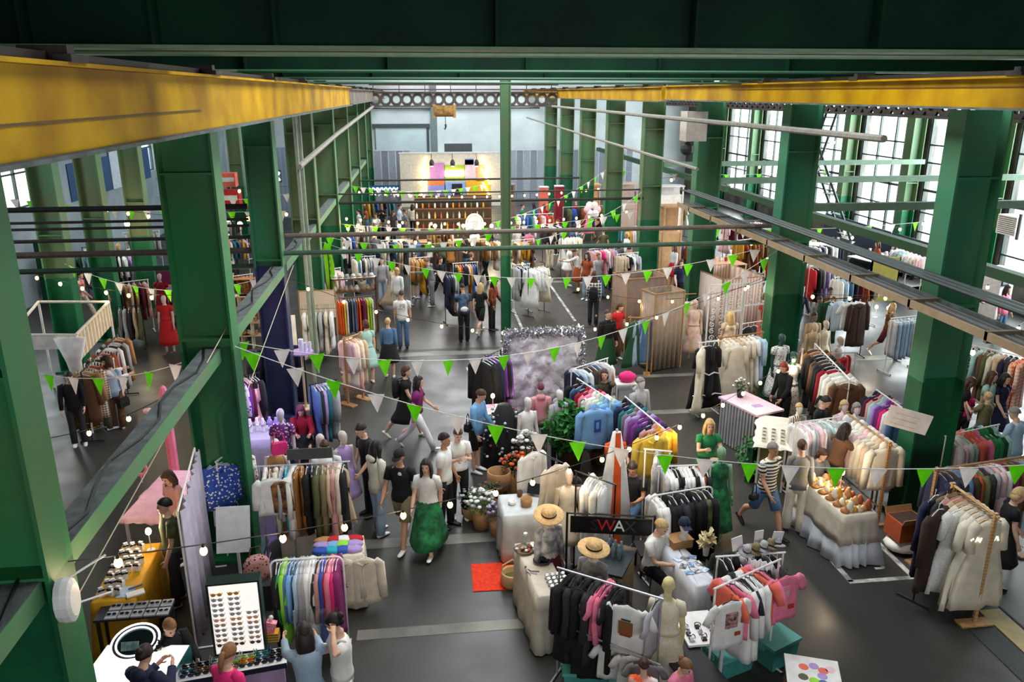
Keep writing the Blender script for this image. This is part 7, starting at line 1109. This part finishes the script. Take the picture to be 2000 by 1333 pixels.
# cafe shelves behind the oval sign
o = thing('bar_shelf', 'dark bar shelf with warm lit bottles behind the oval sign', 'bar shelf', (AY(900, 440, 38.5).x, 38.5, 0)); MB().bx(-2.2, 1.5, 0, .1, 0, 2.6).build('back', M((70, 52, 40), .7), o)
for z in (1.0, 1.5, 2.0, 2.5): MB().bx(-2.2, 1.5, -.3, 0, z, z+.05).build('shelf_board', M('brown', .6), o)
for k in range(36): tag(MB().lathe([(.05, 0), (.05, .18), (.02, .24), (.02, .3)], n=6).build('bottle', M(('mustard', 'rust', 'cream', 'olive', 'white')[k % 5], .3), None, (o.location.x-2.1+.29*(k % 12), 38.35, (1.05, 1.55, 2.05)[k//12])), '%s bottle on bar shelf level %s, %s from the left' % (cw(('mustard', 'rust', 'cream', 'olive', 'white')[k % 5]), ORD[k//12], ORD[k % 12]), 'bottle', 'bottles on the bar shelf')
for x in (850, 905, 960, 700, 780, 1060, 1130, 1320, 250, 470, 1450):  # warm fill for the far stalls; globes and poles are added to carry it
    l = bpy.data.lights.new('stall_glow', 'POINT'); l.energy = 70; l.color = (1, .78, .5); l.shadow_soft_size = .2; q = bpy.data.objects.new('stall_glow', l); COL.objects.link(q); q.location = AY(x, 450, 36 if x > 500 else 27)
    bb_ = thing('added_globe_lamp', 'added warm globe lamp on a pole among far stalls, %s across the hall' % ORD[(850, 905, 960, 700, 780, 1060, 1130, 1320, 250, 470, 1450).index(x)], 'lamp', q.location+V((0, 0, .3))); MB().ell((0, 0, -.1), (.09, .09, .09), 8, 5).build('globe', M((255, 220, 160), .4, emit=8), bb_); MB().tube([(0, 0, -.1), (0, 0, -bb_.location.z)], .02, 5).build('pole', M('charcoal', .6), bb_)
o = thing('long_counter', 'long timber bar counter below the bar shelf', 'counter', (AY(860, 470, 35).x, 35, 0)); MB().bx(-2, 2, -.3, .3, 0, 1.0).build('front', M((110, 84, 60), .7, kind='vstripe', c2=(86, 64, 46), scale=2), o); MB().bx(-2.1, 2.1, -.4, .4, 1.0, 1.06).build('countertop', M('tan', .5), o)
# far rails
neut = ['white', 'palegrey', 'cream', 'black', 'charcoal', 'beige', 'denim']; mix = ['red', 'blue', 'white', 'black', 'rust', 'mustard', 'teal', 'palepink', 'denim', 'olive']; warm = ['rust', 'camel', 'tan', 'cream', 'brown', 'mustard']; blk_ = ['black', 'black', 'charcoal', 'navy', 'palegrey']; pk = ['palepink', 'hotpink', 'white', 'cream', 'rose', 'lilac']
KK = ['shirt', 'coat', 'tshirt', 'sleevedress', 'jacket']
FR = [((868, 535), (905, 532), blk_, 7, 'by the waist pouch'), ((885, 515), (932, 512), mix, 9, 'left of the post'), ((1004, 518), (1034, 515), blk_, 6, 'right of the post'), ((1032, 524), (1064, 516), ['ivory', 'cream', 'white'], 5, 'by the floor line'), ((640, 527), (664, 523), pk, 5, 'behind the neon flag'), ((688, 503), (732, 500), neut, 8, 'behind the hat shelf'), ((1096, 462), (1134, 459), ['white', 'cream', 'ivory'], 7, 'of far whites'), ((1152, 487), (1200, 482), pk, 8, 'of pale pink'), ((1206, 497), (1246, 493), neut, 7, 'by the fourth column'), ((1288, 470), (1332, 465), mix, 8, 'by the third column'), ((1000, 470), (1042, 467), warm, 7, 'of browns'), ((745, 470), (800, 467), neut, 8, 'by the timber counter'), ((1416, 436), (1484, 430), ['darkgreen', 'black', 'burgundy', 'white', 'palepink'], 8, 'by the window stairs'), ((1440, 470), (1500, 463), warm, 8, 'of warm browns'), ((1590, 478), (1640, 472), ['charcoal', 'navy', 'white'], 8, 'by the windows'), ((205, 500), (300, 492), pk, 9, 'deep left'), ((100, 500), (170, 494), ['darkgreen', 'teal', 'black'], 6, 'of dark greens'), ((430, 470), (482, 465), mix, 7, 'by the third column left'), ((690, 440), (760, 437), neut, 9, 'left of the bar'), ((1010, 420), (1080, 417), mix, 9, 'right of the stage'), ((1100, 405), (1180, 402), mix, 9, 'by the red bins'), ((1290, 405), (1340, 400), mix, 8, 'by the heater'), ((800, 505), (838, 502), warm, 7, 'by the yellow jacket'), ((610, 498), (640, 495), neut, 6, 'by the fourth column left'), ((938, 470), (978, 467), warm, 7, 'behind the post left'), ((835, 452), (885, 449), warm, 8, 'before the bar'), ((650, 462), (690, 459), mix, 7, 'left of the counter'), ((1060, 440), (1100, 437), neut, 7, 'by the balloons'), ((1215, 445), (1255, 441), mix, 7, 'by the peach booth'), ((455, 540), (492, 535), warm, 6, 'by the gift shelves'), ((160, 484), (218, 480), warm, 7, 'high left'), ((240, 455), (310, 450), neut, 8, 'upper left'), ((1350, 455), (1395, 450), mix, 7, 'behind the booths'), ((700, 395), (770, 392), mix, 9, 'below the neon'), ((1200, 395), (1260, 392), pk, 8, 'far right')]
for i, (a, b, cols, n, wh) in enumerate(FR):
    if n: rail_px('far clothes rail '+wh, a, b, 1.7, cyc(KK, cols, n, 100+i), 'the rail '+wh, 'rail '+wh, 'white' if i % 3 else 'black', end='left', lod=2 if a[1] < 480 else 1)
# far people
tops = [('tshirt', 'white'), ('tshirt', 'black'), ('shirt', 'denim'), ('tshirt', 'red'), ('dress', 'black'), ('jacket', 'yellow'), ('tshirt', 'palegrey'), ('shirt', 'white'), ('dress', 'cream'), ('tshirt', 'olive'), ('hoodie', 'grey'), ('tshirt', 'pink'), ('shirt', 'paleblue'), ('tshirt', 'navy')]; bots = ['denim', 'black', 'charcoal', 'cream', 'khaki', 'lightdenim', 'navy']; hs = [('short', 'dark'), ('long', 'brown'), ('short', 'brown'), ('long', 'dark'), ('bun', 'light'), ('bob', 'blonde'), ('pony', 'dark')]
FP = [((745, 505), 'pale patterned shirt', 0), ((764, 510), 'long beige coat beside the pale shirt', 1), ((806, 495), 'yellow jacket with dark rucksack', 2), ((826, 492), 'white shirt next to the yellow jacket', 3), ((842, 505), 'grey hoodie walking left', 4), ((775, 525), 'white shirt walking to camera', 5), ((858, 500), 'dark clothes by the stalls', 6), ((690, 485), 'dark clothes near the hats', 7), ((720, 480), 'navy top near the counter', 8), ((1130, 488), 'white blouse and skirt', 9), ((1148, 495), 'rust top with a bag', 10), ((1168, 492), 'dark hair and pale shirt', 11), ((1110, 478), 'short white dress', 12), ((1190, 478), 'floral white top', 13), ((1236, 484), 'white top by the third column', 14), ((1318, 480), 'white shirt and red skirt', 15), ((1505, 490), 'bright red top by the second column', 16), ((960, 545), 'dark floral clothes by the post', 17), ((920, 495), 'black clothes in the middle', 18), ((880, 470), 'camel jacket at the bar', 19), ((700, 410), 'striped top in the far crowd', 20), ((735, 415), 'white top in the far crowd', 21), ((765, 412), 'dark top in the far crowd', 22), ((790, 410), 'grey top in the far crowd', 23), ((820, 414), 'black top in the far crowd', 24), ((850, 412), 'pale top before the stage', 25), ((880, 418), 'black hat before the stage', 26), ((900, 412), 'white shirt before the stage', 27), ((1020, 400), 'green top right of the stage', 28), ((1060, 400), 'red top right of the stage', 29), ((1090, 430), 'blue top right of the post', 30), ((1150, 405), 'pink dress with balloon', 31), ((1230, 400), 'dark top by the far columns', 32), ((1460, 445), 'burgundy top by the window stairs', 33), ((1490, 455), 'dark top by the window stairs', 34), ((1655, 445), 'pale top by the tall windows', 35), ((1718, 470), 'rust top by the tall windows', 36), ((1784, 474), 'red top by the tall windows', 37), ((1968, 560), 'pink shirt by the white cabinet', 38), ((1900, 560), 'dark top by the white cabinet', 39), ((230, 478), 'black coat in the left aisle', 40), ((255, 470), 'white tunic in the left aisle', 41), ((455, 505), 'dark top behind the second column', 42), ((440, 420), 'white top behind the second column', 43), ((990, 500), 'cream top behind the post', 44), ((1210, 470), 'grey top by the fourth column', 45)]
CC = [(('shirt', 'palegrey'), ('wide', 'paleblue')), (('long', 'beige'), ('skirt', 'beige')), (('jacket', 'yellow'), ('shorts', 'olive')), (('tshirt', 'white'), ('trousers', 'black')), (('hoodie', 'grey'), ('wide', 'grey')), (('shirt', 'white'), ('trousers', 'cream')), (('tshirt', 'black'), ('trousers', 'black')), (('tshirt', 'charcoal'), ('trousers', 'black')), (('tshirt', 'navy'), ('trousers', 'denim')), (('blouse', 'white'), ('midi', 'rust')), (('tshirt', 'rust'), ('wide', 'lightdenim')), (('shirt', 'palegrey'), ('trousers', 'denim')), (('dress', 'white'), ('mini', 'white')), (('tshirt', ('noise', 'white', 'rose')), ('trousers', 'black')), (('tshirt', 'white'), ('trousers', 'charcoal')), (('shirt', 'white'), ('midi', 'red')), (('tshirt', 'red'), ('trousers', 'teal')), (('long', ('noise', 'black', 'rust')), ('trousers', 'black')), (('tshirt', 'black'), ('wide', 'charcoal')), (('jacket', 'camel'), ('trousers', 'black')), (('tshirt', ('hstripe', 'white', 'navy', 6)), ('trousers', 'lightdenim')), (('tshirt', 'white'), ('trousers', 'denim')), (('tshirt', 'charcoal'), ('trousers', 'black')), (('tshirt', 'grey'), ('shorts', 'denim')), (('tshirt', 'black'), ('trousers', 'charcoal')), (('tshirt', 'cream'), ('trousers', 'navy')), (('tshirt', 'black'), ('trousers', 'black')), (('shirt', 'white'), ('trousers', 'black')), (('tshirt', 'green'), ('trousers', 'black')), (('tshirt', 'red'), ('trousers', 'denim')), (('tshirt', 'blue'), ('trousers', 'charcoal')), (('dress', 'pink'), ('midi', 'pink')), (('tshirt', 'charcoal'), ('trousers', 'black')), (('tshirt', 'burgundy'), ('trousers', 'black')), (('tshirt', 'black'), ('trousers', 'black')), (('tshirt', 'ivory'), ('trousers', 'denim')), (('tshirt', 'rust'), ('trousers', 'denim')), (('tshirt', 'red'), ('trousers', 'charcoal')), (('shirt', 'pink'), ('trousers', 'denim')), (('tshirt', 'black'), ('trousers', 'black')), (('coat', 'black'), ('trousers', 'black')), (('shirt', 'white'), ('trousers', 'black')), (('tshirt', 'black'), ('trousers', 'black')), (('tshirt', 'white'), ('trousers', 'denim')), (('tshirt', 'cream'), ('trousers', 'khaki')), (('tshirt', 'grey'), ('trousers', 'denim'))]
for (px, what, i), (t_, b_) in zip(FP, CC):
    t_ = ({'blouse': 'shirt', 'coat': 'jacket'}.get(t_[0], t_[0]), t_[1]); h_ = (1.66, 1.74, 1.7)[i % 3]; f_ = i % 2 == 1
    PB('person in '+what+(' in the background' if len(what.split()) < 5 else ''), G(*px, h_), (i*67) % 360, h_, ('stand', 'walk', 'look', 'relax', 'browse')[i % 5], t_, b_, hs[i % 7], ('fair', 'tan')[i % 2], ('white', 'black')[i % 2], f_, 1)
o = thing('balloon_bunch', 'white balloon cluster above the pink dress', 'balloon', AY(1157, 410, 40)); 
for k in range(6): MB().ell((.25*cos(k*1.05), .15*sin(k), .22*sin(k*1.05)), (.2, .2, .22), 8, 6).build('balloon', M('white' if k % 3 else 'palepink', .3), o, smooth=True)
MB().tube([(0, 0, -.2), (0, 0, -1.6)], .008, 4).build('string', M('white', .6), o)
for i, (x, y, c0) in enumerate(((1062, 374, 'coral'), (1092, 372, 'red'))): a = AY(x, y, 46); box_thing('red_bin', '%s tall bin by the far right stalls' % cw(c0), 'bin', (a.x, 46, 0), 0, (.5, .5, a.z+.25), M('crimson' if i else c0, .6), 'red bins', True, M('white', .5))
for i, (x0, x1, y0, y1, Y, c0, nm) in enumerate(((1140, 1172, 362, 392, 45, (236, 176, 110), 'warm orange kiosk by the far columns'), (1205, 1245, 360, 400, 40, (214, 190, 180), 'pale kiosk beside the fourth column'), (1290, 1335, 365, 382, 38, (230, 226, 226), 'white lit canopy under the heater box'), (1296, 1334, 405, 456, 30, (226, 178, 130), 'peach booth with blue garments'), (985, 1005, 362, 392, 48, (150, 120, 110), 'brown stall right of the post'))):
    a, b = AY(x0, y1, Y), AY(x1, y0, Y); o = thing('far_kiosk', nm, 'kiosk', ((a.x+b.x)/2, Y, 0)); w = b.x-a.x; MB().bx(-w/2, w/2, 0, .6, 0, max(a.z, .5)).build('counter', M(c0, .7), o); MB().bx(-w/2, w/2, .5, .6, max(a.z, .5), b.z).build('back_panel', M(tuple(int(v*.9) for v in c0), .7), o); MB().bx(-w/2-.05, w/2+.05, -.1, .62, b.z, b.z+.06).build('canopy', M(c0, .6), o)
    for s in (-1, 1): MB().bx(s*w/2-.03, s*w/2+.03, -.03, .03, 0, b.z).build('post', M(c0, .6), o)

a = AY(533, 345, 40); o = thing('lit_symbol_sign', 'small glowing white symbol sign beside the third left column', 'light box sign', (a.x, 40, a.z))
for q in (((-.3, .2), (-.05, -.2)), ((-.3, -.2), (-.05, .2)), ((.05, .2), (.3, -.2)), ((.05, -.2), (.3, .2))): MB().tube([(q[0][0], 0, q[0][1]), (q[1][0], 0, q[1][1])], .06, 6).build('lit_stroke', M((235, 255, 250), .4, emit=6), o)
MB().bx(-.4, .4, .06, .1, -.3, .3).build('back_plate', M('charcoal', .5), o); MB().bx(-.05, .05, .06, .1, -a.z, -.3).build('post', M('charcoal', .5), o)

XP = ((668, 470, 'white', 'black'), (705, 460, 'black', 'denim'), (732, 455, 'grey', 'navy'), (758, 462, 'cream', 'khaki'), (785, 455, 'burgundy', 'black'), (812, 460, 'denim', 'charcoal'), (838, 465, 'white', 'navy'), (862, 462, 'olive', 'black'), (910, 465, 'charcoal', 'denim'), (948, 470, 'teal', 'black'), (655, 430, 'navy', 'cream'), (675, 405, 'palegrey', 'black'), (715, 402, 'rust', 'denim'), (745, 400, 'black', 'khaki'), (778, 398, 'paleblue', 'navy'), (805, 400, 'cream', 'black'), (835, 402, 'charcoal', 'charcoal'), (865, 404, 'red', 'navy'), (915, 402, 'grey', 'black'), (950, 405, 'mustard', 'black'), (1010, 440, 'white', 'khaki'), (1035, 445, 'pink', 'denim'), (1075, 450, 'black', 'cream'), (1120, 440, 'denim', 'navy'), (1180, 445, 'olive', 'denim'), (1225, 455, 'white', 'cream'), (1330, 505, 'navy', 'black'), (1340, 470, 'rust', 'black'), (1362, 460, 'palegrey', 'denim'), (1045, 395, 'blue', 'black'), (1125, 392, 'crimson', 'denim'), (1180, 392, 'ivory', 'black'), (1275, 398, 'teal', 'denim'), (210, 520, 'plum', 'black'), (150, 490, 'charcoal', 'navy'), (280, 440, 'rose', 'black'), (465, 440, 'olive', 'charcoal'), (470, 560, 'brown', 'black'), (1545, 515, 'black', 'black'), (1565, 560, 'navy', 'denim'))
for i, (x, y, c1, c2) in enumerate(XP):
    h_ = (1.64, 1.72, 1.78)[i % 3]; PB('small background person in %s top and %s trousers %s' % (cw(c1), cw(c2), 'in the left aisle' if x < 480 else 'left of the post' if x < 985 else 'right of the post'), G(x, y, h_), (i*83) % 360, h_, ('relax', 'walk', 'look', 'phone', 'stride')[i % 5], (('tshirt', 'shirt', 'tshirt', 'jacket')[i % 4], c1), ('trousers', c2), hs[(i*3) % 7], ('fair', 'tan', 'pale')[i % 3], ('white', 'black', 'brown')[i % 3], i % 2 == 0, 1)
# ---------------------------------------------------------------- bunting and light strings
PEN = MB().prism([(-.13, -.002, 0), (.13, -.002, 0), (0, -.002, -.31)], (0, .004, 0)).mesh('pennant'); lime_m = M((140, 240, 20), .7); wht = M((246, 242, 240), .7)
for m_ in (lime_m, wht):                                          # thin cloth lets daylight through
    nt = m_.node_tree; b_ = nt.nodes['Principled BSDF']; t_ = nt.nodes.new('ShaderNodeBsdfTranslucent'); x_ = nt.nodes.new('ShaderNodeMixShader'); x_.inputs[0].default_value = .45; c_ = b_.inputs['Base Color'].links[0].from_socket
    nt.links.new(c_, t_.inputs[0]); nt.links.new(b_.outputs[0], x_.inputs[1]); nt.links.new(t_.outputs[0], x_.inputs[2]); nt.links.new(x_.outputs[0], nt.nodes['Material Output'].inputs[0])
str_m = M((220, 220, 214), .6)
def curve_pts(a, b, sag, n): a, b = V(a), V(b); return [a.lerp(b, k/n)-V((0, 0, 4*sag*(k/n)*(1-k/n))) for k in range(n+1)]
def bunting(label, a, b, sag, n, off=.5, size=1.0, double=()):
    o = thing('bunting', label, 'bunting', (0, 0, 0)); MB().tube(curve_pts(a, b, sag, 24), .007, 4).build('string', str_m, o); rz = atan2(b[1]-a[1], b[0]-a[0]); P = curve_pts(a, b, sag, 200)
    for k in range(n):
        p = link('pennant', PEN, lime_m if k % 2 == 0 else wht, o, P[int(200*(k+off)/n)]); p.rotation_euler = (rad(RND.uniform(-8, 8)), RND.uniform(-.06, .06)-0.0, rz+rad(RND.uniform(-14, 14))); p.scale = (size,)*3
bunting('nearest green and white bunting sweeping across the foreground', (-2.86, 11.8, 3.65), (9.8, 9.0, 2.5), .9, 21)
bunting('green and white bunting sagging before the silver backdrop', (-3.0, 12.25, 3.6), (8.35, 17.75, 3.75), 1.25, 21, .3)
bunting('bunting across the hall behind the centre post', (-3.0, 23.8, 3.1), (8.35, 18.25, 3.75), .95, 24)
bunting('short bunting above the hat shelf', (-3.0, 24.2, 3.2), (2.4, 25.5, 3.0), .35, 11)
bunting('bunting in front of the stage', (-3.0, 36, 3.4), (3, 37, 3.3), .3, 18); bunting('bunting rising right of the centre post', (2.7, 30, 2.6), (8.36, 35.8, 4.0), .3, 14); bunting('second bunting rising right of the centre post', (2.7, 26, 2.5), (8.36, 29.75, 3.7), .4, 11); bunting('bunting across the far crowd', (-3.0, 30.3, 2.6), (8.36, 30.3, 2.9), .4, 22)
bunting('bunting across the left aisle near the booth', (-9.4, 21.8, 3.0), (-3.6, 18.2, 3.3), .5, 12); bunting('bunting high in the left aisle', (-13, 26, 4.3), (-3.8, 24, 4.0), .2, 18); bunting('farther bunting in the left aisle', (-9.4, 30, 3.8), (-3.7, 30.2, 4.0), .3, 12); bunting('bunting above the fabric booth', (-7.8, 14.5, 2.75), (-3.7, 12.3, 3.3), .35, 8)
bunting('bunting before the tall windows', (8.9, 24.3, 3.2), (19.6, 26.4, 3.1), .2, 11); bunting('bunting above the right far stalls', (8.9, 36.3, 3.9), (19.6, 36.5, 3.8), .2, 13); bunting('bunting at the column by the camera', (-5.6, 5.6, 3.2), (-3.8, 6.0, 3.35), .15, 3)
BULB = MB().ell((0, 0, -.07), (.036, .036, .045), 10, 6).mesh('bulb', True); SOCK = MB().lathe([(.012, -.03), (.016, -.025), (.012, .005)], n=7).mesh('socket'); bulb_m = M((255, 196, 112), .3, emit=9, name='warm_bulb'); cable_m = M((24, 22, 20), .6)
def lights(label, a, b, sag, n, off=.5, size=1.0, power=0):
    o = thing('light_string', label, 'string lights', (0, 0, 0)); MB().tube(curve_pts(a, b, sag, 24), .006, 4).build('cable', cable_m, o); P = curve_pts(a, b, sag, 200)
    for k in range(n):
        q = P[int(200*(k+off)/n)]; s = link('socket', SOCK, cable_m, o, q); s.scale = (size,)*3; link('bulb', BULB, bulb_m, s)
        if power and k % 2 == 0: l = bpy.data.lights.new('bulb_light', 'POINT'); l.energy = power; l.color = (1, .74, .42); l.shadow_soft_size = .05; g = bpy.data.objects.new('bulb_light', l); COL.objects.link(g); g.location = q-V((0, 0, .19))
lights('nearest string of warm bulbs across the foreground', (-3.0, 6.1, 3.6), (8.35, 16, 1.8), .8, 19, power=9)
lights('string of warm bulbs behind the silver backdrop', (-3.0, 18.3, 3.2), (8.3, 18.2, 3.0), 1.3, 15, power=9)
lights('string of warm bulbs over the booths', (2.6, 23.4, 2.7), (8.4, 18.3, 2.9), .9, 8, power=9); lights('warm bulbs over the distant bar', (-3.0, 30, 2.95), (8.4, 31, 2.9), .35, 22, .5, 1.25, 8); lights('warm bulbs farther behind the bar', (-3.0, 36.2, 3.2), (8.4, 36.2, 3.2), .3, 20, .5, 1.3); lights('second row of warm bulbs over the distant bar', (-3, 30.3, 2.6), (2.5, 27, 2.5), .3, 11, .5, 1.5)
lights('warm bulbs in the left aisle beside the booth', (-9.4, 12.2, 3.0), (-3.7, 12.1, 3.0), .9, 9, power=9); lights('warm bulbs along the upper left aisle', (-9.4, 24.5, 4.2), (-3.7, 24.2, 4.0), .3, 10, .5, 1.3); lights('warm bulbs low in the left aisle', (-12, 22, 3.4), (-3.7, 18.4, 2.9), .5, 13, .5, 1.2, 8); lights('farther warm bulbs in the left aisle', (-9.4, 30, 4.4), (-3.7, 30.2, 4.2), .3, 9, .5, 1.5)
lights('warm bulbs before the tall windows', (9.1, 24, 2.9), (19.6, 26, 3.6), .5, 11, .5, 1.3, 6); lights('warm bulbs near the second right column', (9.1, 18.2, 2.6), (19.6, 20.8, 2.8), .5, 9, .5, 1.2, 8); lights('warm bulbs near the window stairs', (9.1, 30, 4.2), (19.6, 36, 5.4), .4, 9, .5, 1.5); lights('warm bulbs by the right edge', (9.2, 12.1, 3.0), (19.6, 20.6, 3.2), .5, 8, .5, 1.2, 8)
tag(MB().tube([(8.35, 16, 0), (8.35, 16, 1.86)], .02, 6).build('slim_pole', M('white', .5)), 'slim white pole ending the nearest light string', 'pole')
for i, (a, b) in enumerate((((-3.0, 12.0, 3.9), (-3.9, 5.2, 1.7)), ((-2.9, 18, 3.6), (-3.2, 12.4, 2.0)), ((-3.05, 6.2, 3.3), (-4.2, 8.4, 2.2)))): tag(MB().tube([a, b], .008, 4).build('guy_cord', M((206, 196, 160), .6)), '%s slanting cord tied to the left columns' % ORD[i], 'cord')
